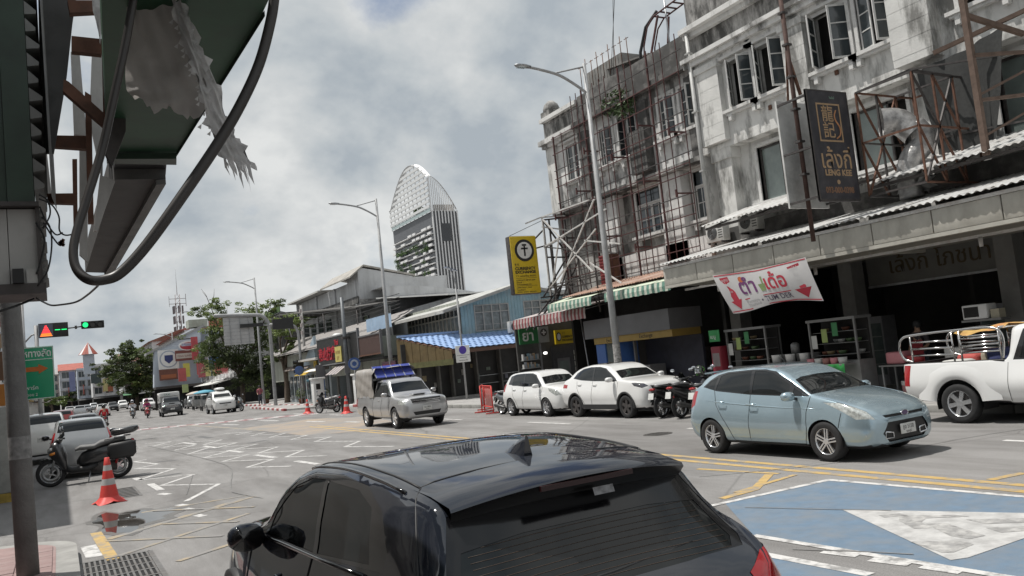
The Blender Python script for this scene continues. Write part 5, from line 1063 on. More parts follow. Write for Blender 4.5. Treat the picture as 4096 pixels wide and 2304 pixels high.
# ================================================================ far shophouses
FC=[(.56,.56,.56),(.50,.51,.54),(.60,.58,.54),(.42,.46,.52),(.55,.50,.47),(.62,.62,.62)]
def far_house(label,x,y0,y1,h,ci,roof=None,floors=3,signs=(),seed=0,awn=None,rz=-90):
    """row house: street face at x from y0 (far) to y1 (near); also shows its near end wall"""
    rn=random.Random(seed); t=thing('row_house',label,'building',(x,y0,0),R(rz)); Ln=y0-y1
    wm=pm('row house wall %d'%ci,FC[ci],.8,var=.10,scale=.8,stain=.45,stain_col=(.30,.29,.28),stain_scale=.6,streak=.7)
    MB().bb((0,0,2.9),(Ln,11,h)).build('wall',wm,t); MB().bb((.1,1.5,0),(Ln-.1,11,2.9)).build('shop_recess',M_DARK,t)
    fh=(h-3.1)/floors; n=max(2,int(Ln/2.2))
    for f_ in range(floors):
        z=3.2+fh*f_
        MB().bb((-.02,-.5,z-.25),(Ln+.02,0,z-.1)).build('floor_ledge',wm,t)
        for k in range(n):
            a=Ln*(k+.18)/n; e=Ln*(k+.82)/n; f=MB(); f.bb((a-.06,-.08,z+.45),(e+.06,-.002,z+fh*.82)); w_=f.build('window',M_TRIM,t); m_=(a+e)/2
            for p,q in ((a,m_-.03),(m_+.03,e)): MB().bb((p,-.1,z+.5),(q,-.081,z+fh*.8)).build('pane',M_WGLASS,w_)
    for k in range(n+1): MB().bb((Ln*k/n-.12 if k else 0,-.25,2.9),(min(Ln,Ln*k/n+.12),-.001,h+.3)).build('pier',wm,t)
    if roof: MB().prism([(-.3,-.9,h),(-.3,11.4,h),(-.3,5,h+2.0)],(Ln+.6,0,0)).build('roof',pm('roof %s'%roof,{'red':(.34,.09,.065),'grey':(.28,.28,.28),'brown':(.22,.11,.08)}[roof],.7,var=.2,scale=1),t)
    else: MB().bb((-.1,-.4,h),(Ln+.1,.2,h+.5)).build('parapet',wm,t)
    if awn: 
        for k in range(6): MB().quad((Ln*k/6,-2.2,2.5),(Ln*(k+.98)/6,-2.2,2.5),(Ln*(k+.98)/6,0,3.0),(Ln*k/6,0,3.0)).build('awning_strip',pm('awning %s'%awn,{'red':(.40,.05,.05),'white':(.6,.6,.58),'dark':(.06,.06,.06),'green':(.08,.2,.1)}[awn],.8,var=.1),t)
    for (a,z,wd,hh,col) in signs:
        s=MB(); s.bb((a,-1.6,z),(a+.16,-.2,z+hh)); s.build('projecting_sign',pm('far sign %s'%str(col),col,.6,var=.15,scale=2),t)
    return t
far_house('white gable-ended row house with the round blue shield board',17.2,137,118,10.2,3,None,3,[(15,4.5,.2,2.2,(.5,.1,.08)),(18,5,.2,2.0,(.5,.42,.1))],1,'red')
far_house('grey row house beside the large leafy tree with a red awning',17.4,117.6,96,8.2,0,'grey',2,[(4,4,.2,1.6,(.5,.1,.1)),(10,3.6,.2,2,(.55,.5,.2)),(14,4.4,.2,1.4,(.1,.2,.4)),(18,3.6,.2,1.5,(.5,.12,.12))],2,'white')
far_house('cream row house under the long red roof behind the dark tree',18.,176,138,11.6,4,'red',3,[(10,5,.2,2,(.1,.15,.4)),(20,4,.2,2,(.5,.2,.1)),(30,5,.2,1.8,(.5,.45,.3))],3,'dark')
far_house('tall white row house with blue-edged piers left of the dark tree',17.,214,178,12.5,5,'brown',4,[(10,6,.2,3,(.45,.1,.1)),(22,5,.2,3,(.5,.45,.2)),(30,5,.2,2.5,(.08,.1,.1))],4,'dark')
far_house('pale blue-white row house near the striped turret',16.6,260,216,12.8,1,None,4,[(20,6,.2,4,(.1,.15,.35)),(32,5,.2,4,(.4,.42,.5))],5,'dark')
far_house('far off-white row house with a pinkish roof at the end of the row',16.,330,262,13.5,2,'red',4,[(30,6,.2,4,(.4,.1,.1))],6,'white')
far_house('last hazy grey row house closing the right side of the street',13.,440,334,13,1,'grey',4,(),7,'dark')
# striped turret
TU=thing('striped_turret','red and white striped conical turret roof above the far row','turret',(6.3,205,0))
MB().bb((-1.1,-1.1,8.0),(1.1,1.1,12.4)).build('tower',pm('row house wall 3',FC[3]),TU)
for k in range(16):
    a,e=2*math.pi*k/16,2*math.pi*(k+1)/16; MB().add([(0,0,15.0),(2.0*math.cos(a),2.0*math.sin(a),12.3),(2.0*math.cos(e),2.0*math.sin(e),12.3)],[(0,1,2)]).build('roof_stripe',[pm('roof red',(.34,.09,.065)),M_TWW][k%3==0],TU)
# left-hand row beyond the junction (mostly hidden)
far_house('left-hand row house far behind the green road sign',-12.,60.0,61.0,4,0,None,1,(),9) if False else None
LH=thing('row_house','dark left-hand row house glimpsed behind the grey pole','building',(-2.65,18.6,0)); 
MB().bb((-9,0,0),(0,180,8.5)).build('wall',pm('row house wall 2',FC[2]),LH); 
for k in range(10): MB().bb((-.001,3+16*k,3.6),(.05,8+16*k,6.4)).build('window',M_WGLASS,LH)
for k in range(10): MB().bb((0,1+16*k,2.6),(.5,14+16*k,2.75)).build('canopy',[M_RUST,M_BYEL,M_DKST][k%3],LH)
# boards on the white gable house
def board(name,label,x,y,z,wd,h,mat,face='Y',cat='sign'):
    t=thing(name,label,cat,(x,y,z)); MB().bb((0,0,0),(wd,.2,h)).build('panel',mat,t); return t
S1=board('shield_board','white square board with round blue shield emblem on the white gable house',*(11.448,115,5.096),2.45,2.5,M_WHITE)
MB().disc((1.25,-.01,1.3),1.1,'Y',32,-.02).build('ring',pm('pale ring',(.36,.40,.48),.6),S1); MB().disc((1.25,-.04,1.3),.95,'Y',32,-.02).build('disc',M_WHITE,S1)
MB().prism([(.75,-.07,1.8),(1.75,-.07,1.8),(1.75,-.07,1.15),(1.25,-.07,.7),(.75,-.07,1.15)],(0,-.02,0)).build('shield',pm('shield blue',(.03,.045,.16),.5),S1)
S2=board('brown_board','brown and orange board under the shield board',*(11.454,115,3.722),2.2,1.4,pm('brown board',(.17,.07,.05),.6,var=.2)); MB().bb((.2,-.05,.2),(2.0,-.005,.7)).build('orange_strip',pm('orange board',(.38,.13,.06),.6),S2)
S3=board('red_lettered_board','maroon board with a white lettered strip right of the shield board',*(13.389,114,5.989),2.8,1.35,pm('maroon board',(.18,.06,.05),.6,var=.1)); MB().bb((.1,-.05,.3),(2.7,-.005,.95)).build('white_strip',pm('cream strip',(.5,.46,.42),.6),S3); text('YENA SUNDRIED',.35,pm('maroon print',(.2,.04,.04),.6),S3,(.2,-.06,.48),FY,width=2.4)
S4=thing('oval_sign','red and white oval sign on a frame above the maroon board','sign',(14.921,113,7.841)); MB().disc((0,0,0),1.15,'Y',32,.2,ry=.62).build('plate',M_WHITE,S4); MB().disc((0,-.03,-.06),1.0,'Y',32,.02,ry=.46).build('red_field',pm('oval red',(.36,.03,.05),.5),S4); MB().bb((-.85,-.06,-.05),(.85,-.04,.3)).build('blue_strip',pm('oval pale',(.5,.52,.6),.5),S4); text('Hostel',.4,pm('oval blue',(.06,.08,.25),.5),S4,(-.7,-.07,.0),FY,width=1.4); MB().bb((-1.1,.05,.8),(1.1,.15,.92)).build('frame',M_DKST,S4)
for k,(p,wd,h,c,lb) in enumerate((((15.139,112,5.935),.8,2.9,(.42,.07,.08),'tall red vertical sign right of the oval sign'),((13.751,110,3.798),.75,1.7,(.50,.46,.10),'yellow vertical sign below the red one'),((12.75,104,1.918),.65,.95,(.40,.48,.22),'small lime hanging sign by the white awning edge'),((6.856,160,3.473),.9,2.2,(.5,.46,.22),'yellow vertical sign left of the dark tree'),((5.359,170,5.224),1.6,1.7,(.05,.07,.07),'black square sign left of the yellow vertical one'),((7.498,158,3.374),.8,2.6,(.3,.1,.05),'brown vertical sign against the dark tree'),((12.881,108,3.3),.9,1.6,(.45,.1,.1),'small red sign under the maroon board'),((14.619,104,3.489),.8,1.6,(.36,.10,.11),'dull red hanging sign beside the leafy tree'),((2.415,215,4.714),1.2,4.5,(.16,.18,.32),'indigo vertical banner among the far houses'))): board('hanging_sign',lb,*p,wd,h,pm('hanging sign %d'%k,c,.6,var=.15,scale=2))
# white pitched awning with slats in front of the red-awning row
WA=thing('slatted_awning','sloping white slatted awning over the shops left of the leafy tree','awning',(15.6,101,0),R(-90))
for k in range(14): MB().quad((.8*k,-.6,2.7+.07*k),(.8*k+.7,-.6,2.7+.07*k),(.8*k+.7,1.4,3.1+.07*k),(.8*k,1.4,3.1+.07*k)).build('slat',M_WHITE,WA)
# white gable: sloped roof line toward viewer
GW=thing('gable_wall','pale blue-white gable end with sloping roof edge behind the boards','building',(0,116,0))
gA,gB,gC,gD=(10.84,116,2.943),(16.498,116,2.846),(17.017,116,10.34),(11.134,116,7.579)
MB().prism([(gA[0],0,gA[2]),(gB[0],0,gB[2]),(gC[0],0,gC[2]),(gD[0],0,gD[2])],(0,1.5,0)).build('wall',pm('gable pale blue',(.50,.55,.62),.8,var=.06,scale=.6),GW); MB().prism([(gD[0]-1,-.4,gD[2]-.45),(gC[0]+.4,-.4,gC[2]),(gC[0]+.4,-.4,gC[2]+.3),(gD[0]-1,-.4,gD[2]-.15)],(0,3,0)).build('roof_edge',pm('grey edge',(.30,.30,.30),.7),GW)
MB().bb((gC[0]-1.5,-.2,gC[2]),(gC[0]+1.0,2.5,gC[2]+1.0)).build('roof_box',M_GREYB,GW)
MB().bb((gA[0],-2.2,gA[2]-.3),(gB[0],0,gA[2])).build('shop_eave',M_DKST,GW); MB().bb((gA[0],-.2,0),(gB[0],0,gA[2]-.3)).build('shopfront',M_DARK,GW)
for k in range(5): MB().bb((gA[0]+.3+1.2*k,-.24,.4),(gA[0]+1.1+1.2*k,-.2,1.7)).build('shop_window',M_WGLASS,GW)
# houses closing the view where the street bends left
for k,(xa,wd,y,h,ci,rf,aw,lb) in enumerate(((7.6,7.5,232,10.6,5,None,'dark','white four-bay house facing the viewer below the striped turret'),(.6,6.6,262,11.2,1,'red','white','pale house with a red roof beside the green road sign'),(4.6,4.2,246,10.4,3,None,'dark','narrow blue-grey house between the far white ones'),(-6.5,7.0,270,10.6,4,'grey','dark','pinkish house at the very end of the street'),(12.6,6.4,205,10.0,0,'brown','green','brown-roofed grey house just left of the dark tree'))): far_house(lb,xa,y,y-wd,h,ci,rf,3,((wd*.3,4,.2,2.5,(.40,.12,.10)),(wd*.75,4.6,.2,2.6,(.45,.42,.3))),40+k,aw,rz=0)
# phone mast
PMt=thing('phone_mast','red and white lattice mobile phone mast with antennas above the roofs','mast',(22.3,180,0)); PMt.scale=(.8,.8,.94)
for dx,dy in ((-.5,-.5),(.5,-.5),(.5,.5),(-.5,.5)):
    for k in range(8): MB().beam((dx,dy,8+1.9*k),(dx,dy,8+1.9*(k+1)),.13).build('leg',[M_REDST,M_TWW][k%2],PMt)
for k in range(15):
    z=8+k; 
    for a,b_ in (((-.5,-.5),(.5,-.5)),((-.5,-.5),(-.5,.5)),((.5,-.5),(.5,.5))): MB().beam((*a,z),(*b_,z+1),.08).build('lattice_bar',M_STEEL,PMt)
for z in (14.5,16.8,19.0):
    for dx,dy in ((-1.0,-.9),(1.0,-.9),(0,-1.2),(1.1,.5),(-1.1,.5)): MB().bb((dx-.18,dy-.1,z),(dx+.18,dy+.1,z+1.7)).build('antenna',M_BOX,PMt)
for z in (21.2,22.3): MB().beam((-2,0,z),(2,0,z),.12).build('cross_arm',M_STEEL,PMt); MB().beam((2,0,z-.6),(2,0,z+1.0),.1).build('dipole',M_REDST,PMt); MB().beam((-2,0,z-.6),(-2,0,z+.6),.1).build('dipole',M_STEEL,PMt)
MB().tube([(0,0,23),(0,0,29)],[.08,.02],6).build('lightning_rod',M_STEEL,PMt)

# ================================================================ vehicles (local x forward, y left, z up; origin on the ground at mid length)
def pchip(xs,ys,x):
    n=len(xs)
    if x<=xs[0]: return ys[0]
    if x>=xs[-1]: return ys[-1]
    k=0
    while xs[k+1]<x: k+=1
    d=[(ys[i+1]-ys[i])/(xs[i+1]-xs[i]) for i in range(n-1)]
    def m(i):
        if i==0: return d[0]
        if i==n-1: return d[-1]
        if d[i-1]*d[i]<=0: return 0
        a=xs[i]-xs[i-1]; b=xs[i+1]-xs[i]; w1=2*b+a; w2=b+2*a
        return (w1+w2)/(w1/d[i-1]+w2/d[i])
    h=xs[k+1]-xs[k]; t=(x-xs[k])/h
    return (2*t**3-3*t*t+1)*ys[k]+(t**3-2*t*t+t)*h*m(k)+(-2*t**3+3*t*t)*ys[k+1]+(t**3-t*t)*h*m(k+1)
def section(p):
    zb,ws,wm,zm,wb,zl,wr,zr,zt=p
    return [(0,zb),(ws*.75,zb),(ws,zb+.06),(ws+(wm-ws)*.75,zb+(zm-zb)*.5),(wm,zm),(wb,zl),(wb+(wr-wb)*.45+.012,zl+(zr-zl)*.5),(wr,zr),(wr*.62,zr+(zt-zr)*.8),(0,zt)]
def ring(pts,subs=(2,2,3,4,5,5,5,4,4)):
    out=[]; n=len(pts)
    for i in range(n-1):
        a,b,c,d=[Vector(pts[max(0,min(n-1,j))]) for j in (i-1,i,i+1,i+2)]
        if i==0: a=Vector((-c.x,c.y))
        if i+2>n-1: d=Vector((-b.x,b.y))
        for k in range(subs[i]):
            t=k/subs[i]; q=.5*((2*b)+(c-a)*t+(2*a-5*b+4*c-d)*t*t+(3*b-3*c+d-a)*t**3); out.append((max(0,q.x),q.y))
    out.append(pts[-1]); return out
def car_shell(st,step=.065):
    st=sorted(st,key=lambda s:s[0]); xs=[s[0] for s in st]; cols=list(zip(*[s[1:] for s in st])); bm=bmesh.new(); rows=[]
    X=[]; 
    for a,b in zip(xs[:-1],xs[1:]):
        n=max(1,math.ceil((b-a)/step)); X+=[a+(b-a)*k/n for k in range(n)]
    X.append(xs[-1])
    for x in X:
        r=ring(section([pchip(xs,c,x) for c in cols])); row=[bm.verts.new((x,y,z)) for y,z in r]+[bm.verts.new((x,-y,z)) for y,z in r[-2:0:-1]]; rows.append(row)
    n=len(rows[0])
    for i in range(len(rows)-1):
        for j in range(n): bm.faces.new((rows[i][j],rows[i][(j+1)%n],rows[i+1][(j+1)%n],rows[i+1][j]))
    bm.faces.new(rows[0]); bm.faces.new(rows[-1][::-1])
    bmesh.ops.recalc_face_normals(bm,faces=bm.faces); bm.normal_update(); return bm
def cut(bm,poly,d,filt):
    """score the shell along a polygon projected in direction d; returns the faces inside"""
    d=Vector(d).normalized(); P=[Vector(p) for p in poly]; e1=d.cross(Vector((0,0,1)))
    if e1.length<.1: e1=Vector((1,0,0))
    e1.normalize(); e2=e1.cross(d).normalized(); q=[(p.dot(e1),p.dot(e2)) for p in P]
    x0,x1=min(a for a,_ in q)-.001,max(a for a,_ in q)+.001; y0,y1=min(b for _,b in q)-.001,max(b for _,b in q)+.001
    def cand():
        out=[]
        for f in bm.faces:
            if f.normal.dot(d)<.12: continue
            a=[v.co.dot(e1) for v in f.verts]
            if min(a)>x1 or max(a)<x0: continue
            b=[v.co.dot(e2) for v in f.verts]
            if min(b)>y1 or max(b)<y0: continue
            if filt and not filt(f.calc_center_median(),f.normal): continue
            out.append(f)
        return out
    fs=cand()
    for i in range(len(P)):
        n=d.cross(P[(i+1)%len(P)]-P[i])
        if n.length<1e-6: continue
        es={e for f in fs for e in f.edges}; vs={v for f in fs for v in f.verts}
        bmesh.ops.bisect_plane(bm,geom=list(fs)+list(es)+list(vs),dist=1e-5,plane_co=P[i],plane_no=n.normalized())
        fs=cand()
    def inside(x,y):
        c=False; j=len(q)-1
        for i in range(len(q)):
            if (q[i][1]>y)!=(q[j][1]>y) and x<(q[j][0]-q[i][0])*(y-q[i][1])/(q[j][1]-q[i][1])+q[i][0]: c=not c
            j=i
        return c
    return [f for f in fs if inside(f.calc_center_median().dot(e1),f.calc_center_median().dot(e2))]
def take(bm,fs,off=0.0):
    """lift faces out of the shell as a new mesh builder"""
    m=MB(); ids={}; vs=[]; 
    for f in fs:
        for v in f.verts:
            if v not in ids: ids[v]=len(vs); vs.append(v.co+v.normal*off)
    m.add(vs,[[ids[v] for v in f.verts] for f in fs],0,True)
    bmesh.ops.delete(bm,geom=fs,context='FACES'); return m
def raw(m,name,mat,parent):
    me=bpy.data.meshes.new(name); me.from_pydata(m.v,[],m.f); me.materials.append(mat); me.polygons.foreach_set('use_smooth',[True]*len(m.f)); me.update(); return ob(name,me,parent)
def mir(poly,s): return [(x,y*s,z) for x,y,z in poly]
def wheel(parent,x,y,side,Rr,wd,style,rim_mat,name='wheel'):
    t=MB(); h=wd/2; t.lathe([(Rr*.66,-h*.92),(Rr*.80,-h),(Rr*.94,-h*.96),(Rr*.995,-h*.70),(Rr,0),(Rr*.995,h*.70),(Rr*.94,h*.96),(Rr*.80,h),(Rr*.66,h*.92)],'Y',36)
    w=t.build(name,M_RUBBER,parent,(x,y,Rr)); s=side
    r=MB(); r.lathe([(Rr*.67,-h*.9),(Rr*.67,h*.9),(Rr*.63,h*.80*1),(Rr*.60,h*.2)] if s>0 else [(Rr*.67,h*.9),(Rr*.67,-h*.9),(Rr*.63,-h*.80),(Rr*.60,-h*.2)],'Y',32)
    k=style[0]; n=style[1]; yo=s*h*.80
    for i in range(n):
        a=2*math.pi*i/n+.2
        def P(rr,dl,yy): return (rr*math.cos(a)+dl*-math.sin(a),yy,rr*math.sin(a)+dl*math.cos(a))
        prs=((-.035,-.012),(.012,.035)) if k=='twin' else ((-style[2]/2,style[2]/2),)
        for d0,d1 in prs:
            r.add([P(Rr*.10,d0*.9,yo*.95),P(Rr*.10,d1*.9,yo*.95),P(Rr*.635,d1,yo),P(Rr*.635,d0,yo),P(Rr*.10,d0*.9,yo*.55),P(Rr*.10,d1*.9,yo*.55),P(Rr*.635,d1,yo*.55),P(Rr*.635,d0,yo*.55)],[(0,1,2,3),(0,1,5,4),(1,2,6,5),(2,3,7,6),(3,0,4,7)])
    r.disc((0,yo*.5,0),Rr*.15,'Y',16,yo*.5); ro=r.build('rim',rim_mat,w)
    MB().disc((0,yo*.15,0),Rr*.6,'Y',28,yo*.12).build('brake_disc',M_DKST,w)
    return w
def region(bm,par,name,poly,d,mat,filt=None,off=-.006,both=True,label=None):
    for s in ((1,-1) if both else (1,)):
        dd=(d[0],d[1]*s,d[2]); ff=(lambda c,n,s=s:filt(Vector((c.x,c.y*s,c.z)),Vector((n.x,n.y*s,n.z)))) if filt else None
        fs=cut(bm,mir(poly,s),dd,ff)
        if fs:
            m=take(bm,fs,off); raw(m,name,mat,par)
def finish_body(bm,par,paint,name='body'):
    me=bpy.data.meshes.new(name); 
    for f in bm.faces:
        f.smooth=True; c=f.calc_center_median()
        if f.normal.z<-.75 and c.z<.45: f.material_index=1
    bm.to_mesh(me); bm.free(); me.materials.append(paint); me.materials.append(M_BLACK); return ob(name,me,par)
def seam(par,pts,mat=None,r=.0045): 
    return MB().tube(pts,r,5).build('panel_gap',mat or M_BLACK,par)
SIDE=lambda c,n: abs(n.y)>.30
def arches(bm,par,axles,Rr,hw,mat=None,trim=None,tw=.05):
    for ax,rr in axles:
        pl=[(ax+rr*math.cos(2*math.pi*k/28),1,Rr+rr*math.sin(2*math.pi*k/28)) for k in range(28)]
        for s in (1,-1):
            fs=cut(bm,mir(pl,s),(0,s,0),lambda c,n,s=s:c.y*s>.3)
            # faces of the sill inside the circle go too
            bmesh.ops.delete(bm,geom=fs,context='FACES')
            fs=[f for f in bm.faces if (Vector((f.calc_center_median().x,f.calc_center_median().z))-Vector((ax,Rr))).length<rr*.96 and f.calc_center_median().y*s>.35 and f.calc_center_median().z<Rr+rr]
            bmesh.ops.delete(bm,geom=fs,context='FACES')
            w=MB(); P=[]
            for k in range(15):
                a=-.25+(math.pi+.5)*k/14; P.append([(ax+rr*1.01*math.cos(a),s*.40,Rr+rr*1.01*math.sin(a)),(ax+rr*1.01*math.cos(a),s*(hw-.03),Rr+rr*1.01*math.sin(a))])
            w.grid(P); w.poly([p[0] for p in P]); w.build('wheel_well',M_BLACK,par)
            if trim:
                P=[]
                for k in range(19):
                    a=-.12+(math.pi+.24)*k/18; ca,sa=math.cos(a),math.sin(a)
                    P.append([(ax+(rr-.005)*ca,s*(hw-.05),Rr+(rr-.005)*sa),(ax+(rr-.004)*ca,s*(hw+.012),Rr+(rr-.004)*sa),(ax+(rr+tw)*ca,s*(hw+.010),Rr+(rr+tw)*sa),(ax+(rr+tw+.004)*ca,s*(hw-.04),Rr+(rr+tw+.004)*sa)])
                MB().grid(P).build('arch_trim',trim,par)
def mirror(par,x,y,z,paint,size=(.12,.22,.15)):
    for s in (1,-1):
        m=MB(); m.loft([((x+size[0]*.6,s*(y+.10),z),size[1]*.25,size[2]*.28),((x+size[0]*.35,s*(y+.11),z),size[1]*.45,size[2]*.46),((x,s*(y+.12),z),size[1]*.52,size[2]*.5),((x-size[0]*.45,s*(y+.12),z),size[1]*.50,size[2]*.48)],14); o=m.build('mirror',paint,par)
        MB().loft([((x-size[0]*.46,s*(y+.12),z),size[1]*.45,size[2]*.42),((x-size[0]*.50,s*(y+.12),z),size[1]*.44,size[2]*.41)],14).build('mirror_glass',M_BGLOSS,o)
        MB().beam((x+.02,s*(y-.04),z-.05),(x+.02,s*(y+.08),z-.03),.05,.04).build('mirror_arm',M_BLACK,o)
def handle(par,x,y,z,mat,ln=.20):
    for s in (1,-1):
        MB().tube([(x-ln/2,s*(y-.005),z),(x-ln*.4,s*(y+.028),z),(x+ln*.4,s*(y+.028),z),(x+ln/2,s*(y-.005),z)],.013,7).build('door_handle',mat,par)
def plate(par,x,z,front,txt,sx=1,wd=.34,h=.15,tilt=0):
    s=1 if front else -1; p=MB().bevbox((x+s*.012,0,z),(.012,wd,h),.004).build('number_plate',M_PLATE,par)
    t=text(txt,.085,M_INK,p,(x+s*.019,(-wd*.36 if front else wd*.36),z-.005),(R(90),0,R(90) if front else R(-90)),depth=.002,width=wd*.72); text('ชลบุรี',.045,M_INK,p,(x+s*.019,(-wd*.16 if front else wd*.16),z-.06),(R(90),0,R(90) if front else R(-90)),depth=.002,width=wd*.34)
def side_y(st,x,zf):
    """half width of the shell at x and height z (for placing trim on the skin)"""
    st=sorted(st,key=lambda s:s[0]); xs=[s[0] for s in st]; cols=list(zip(*[s[1:] for s in st])); r=ring(section([pchip(xs,c,x) for c in cols])); best=None
    for (y0,z0),(y1,z1) in zip(r[:-1],r[1:]):
        if (z0-zf)*(z1-zf)<=0 and abs(z1-z0)>1e-6:
            y=y0+(y1-y0)*(zf-z0)/(z1-z0); best=y if best is None else max(best,y)
    return best or .5
def gap_line(par,st,pts,off=.0015): 
    P=[]
    for (xa,za),(xb,zb_) in zip(pts[:-1],pts[1:]):
        for k in range(8): x=xa+(xb-xa)*k/8; z=za+(zb_-za)*k/8; P.append((x,side_y(st,x,z)+off,z))
    P.append((pts[-1][0],side_y(st,*pts[-1])+off,pts[-1][1]))
    for s in (1,-1): seam(par,[(x,y*s,z) for x,y,z in P])
# ---------------------------------------------------------------- light blue hatchback
M_LBLUE=metalpaint('light blue metallic',(.38,.49,.55),.24,.6); M_HL=pm('headlamp',(.50,.52,.50),.10,.3,var=.5,scale=22,coat=1)
SF=[(1.975,.30,.40,.46,.45,.45,.56,.32,.62,.635),(1.93,.23,.58,.64,.47,.60,.62,.44,.69,.71),(1.85,.20,.68,.74,.49,.70,.68,.52,.745,.77),(1.70,.18,.74,.80,.52,.755,.765,.58,.82,.85),(1.45,.18,.78,.845,.55,.775,.85,.62,.90,.93),(1.15,.18,.80,.858,.58,.77,.915,.64,.965,.995),(.95,.18,.80,.86,.60,.762,.95,.655,1.0,1.03),(.86,.18,.80,.86,.60,.76,.962,.655,1.035,1.065),(.5,.18,.80,.86,.62,.752,.985,.61,1.225,1.26),(.16,.18,.80,.86,.62,.745,1.0,.575,1.375,1.415),(-.05,.18,.80,.86,.62,.742,1.01,.562,1.415,1.455),(-.5,.18,.80,.86,.63,.738,1.03,.55,1.435,1.48),(-1.0,.18,.80,.86,.65,.732,1.07,.535,1.42,1.465),(-1.4,.18,.80,.86,.66,.72,1.11,.515,1.375,1.42),(-1.62,.19,.79,.855,.66,.715,1.12,.50,1.325,1.37),(-1.76,.21,.77,.845,.65,.71,1.09,.49,1.22,1.26),(-1.86,.24,.74,.82,.62,.71,1.0,.54,1.06,1.09),(-1.93,.27,.69,.77,.60,.68,.90,.56,.94,.96),(-1.975,.33,.60,.68,.58,.60,.78,.48,.83,.84)]
FI=thing('hatchback_car','light blue metallic five-door hatchback driving in the near lane','car',(10.98,10.12,0),R(-90))
bm=car_shell(SF)
arches(bm,FI,((1.175,.335),(-1.315,.335)),.305,.86)
Zt=lambda c,n:c.z>.95 and abs(n.y)>.3
region(bm,FI,'side_window',[(-.40,1,1.045),(-.42,1,1.405),(-1.02,1,1.385),(-1.18,1,1.345),(-1.22,1,1.115)],(0,1,0),M_GLASS,Zt)
region(bm,FI,'side_window',[(.50,1,1.015),(.46,1,1.17),(.08,1,1.36),(-.12,1,1.40),(-.34,1,1.405),(-.34,1,1.04)],(0,1,0),M_GLASS,Zt)
region(bm,FI,'quarter_window',[(.80,1,1.0),(.56,1,1.12),(.56,1,1.01)],(0,1,0),M_GLASS,Zt)
region(bm,FI,'quarter_window',[(-1.27,1,1.12),(-1.25,1,1.32),(-1.42,1,1.26),(-1.50,1,1.17)],(0,1,0),M_GLASS,Zt)
region(bm,FI,'window_trim',[(.90,1,.985),(.50,1,1.20),(.12,1,1.385),(-.12,1,1.425),(-.42,1,1.432),(-1.04,1,1.408),(-1.28,1,1.36),(-1.46,1,1.27),(-1.56,1,1.165),(-1.2,1,1.09),(-.4,1,1.022),(.4,1,.992)],(0,1,0),M_BGLOSS,Zt,-.002)
region(bm,FI,'windscreen',[(1,-.70,1.04),(1,.70,1.04),(1,.575,1.385),(1,.4,1.43),(1,0,1.447),(1,-.4,1.43),(1,-.575,1.385)],(1,0,.3),M_GLASS,lambda c,n:n.x>.15 and c.z>1.0,-.004,False)
region(bm,FI,'rear_window',[(-1,-.50,1.10),(-1,.50,1.10),(-1,.43,1.30),(-1,-.43,1.30)],(-1,0,.2),M_GLASS,lambda c,n:n.x<-.15,-.004,False)
region(bm,FI,'headlamp',[(1.90,.55,.60),(1.80,.62,.735),(1.50,.74,.875),(1.18,.80,.90),(1.42,.80,.80),(1.72,.76,.63)],(.6,1,.35),M_HL,lambda c,n:c.x>1.0,-.003)
region(bm,FI,'tail_lamp',[(-1.80,.7,1.10),(-1.72,.75,1.10),(-1.74,.8,.85),(-1.93,.75,.74),(-1.97,.6,.80),(-1.92,.6,.98)],(-.7,1,.1),M_RED,lambda c,n:c.x<-1.5,-.002)
region(bm,FI,'upper_grille',[(2,-.42,.628),(2,.42,.628),(2,.46,.668),(2,0,.665),(2,-.46,.668)],(1,0,.1),M_BLACK,lambda c,n:c.x>1.6,-.012,False)
region(bm,FI,'lower_grille',[(2,-.40,.27),(2,.40,.27),(2,.52,.40),(2,.40,.555),(2,-.40,.555),(2,-.52,.40)],(1,0,0),M_BLACK,lambda c,n:c.x>1.5,-.02,False)
body=finish_body(bm,FI,M_LBLUE)
for s in (1,-1):
    MB().tube([(1.965,s*.30,.32),(1.955,s*.47,.33),(1.95,s*.45,.42),(1.965,s*.30,.40),(1.965,s*.30,.32)],.012,6).build('grille_surround',M_ALU,FI)
    f=MB().disc((1.80,s*.66,.41),.055,'X',20,.04); f.build('fog_lamp',M_LENS,FI); MB().lathe([(.06,0),(.085,.0),(.085,.045),(.06,.045)],'X',20,(1.795,s*.66,.41),close=True).build('fog_surround',M_CHROME,FI)
    MB().lathe([(0,.0),(.035,.015),(.05,.03)],'X',14,(1.60,s*.64,.77)).build('lamp_projector',M_CHROME,FI)
MB().disc((1.955,0,.655),.075,'X',24,.02,ry=.035).build('badge',pm('badge purple',(.10,.06,.16),.25,.4,coat=1),FI); MB().lathe([(.072,0),(.082,0),(.082,.024),(.072,.024)],'X',24,(1.955,0,.655),close=True).build('badge_ring',M_CHROME,FI).scale=(1,1,.5)
for o in list(FI.children):
    if o.name.startswith('badge_ring'): o.location.z=.655*.5
plate(FI,1.985,.43,True,'ฎฆ 5150')
gap_line(FI,SF,[(.92,.985),(.86,.75),(.86,.50),(.78,.26)]); gap_line(FI,SF,[(-.37,1.03),(-.36,.7),(-.40,.26)]); gap_line(FI,SF,[(-1.25,1.10),(-1.17,.85),(-.92,.55),(-.78,.26)]); gap_line(FI,SF,[(.78,.25),(-.4,.245),(-.78,.25)]); gap_line(FI,SF,[(1.5,.74),(1.45,.52)])
MB().tube([(-.2,0,1.485),(-.32,.01,1.62)],[.008,.004],6).build('aerial',M_BLACK,FI)
handle(FI,-.28,.845,.87,M_LBLUE); handle(FI,-1.02,.838,.91,M_LBLUE)
mirror(FI,.62,.80,1.0,M_LBLUE)
for s in (1,-1):
    for ax in (1.175,-1.315): wheel(FI,ax,s*.755,s,.305,.195,('twin',5),M_ALU)
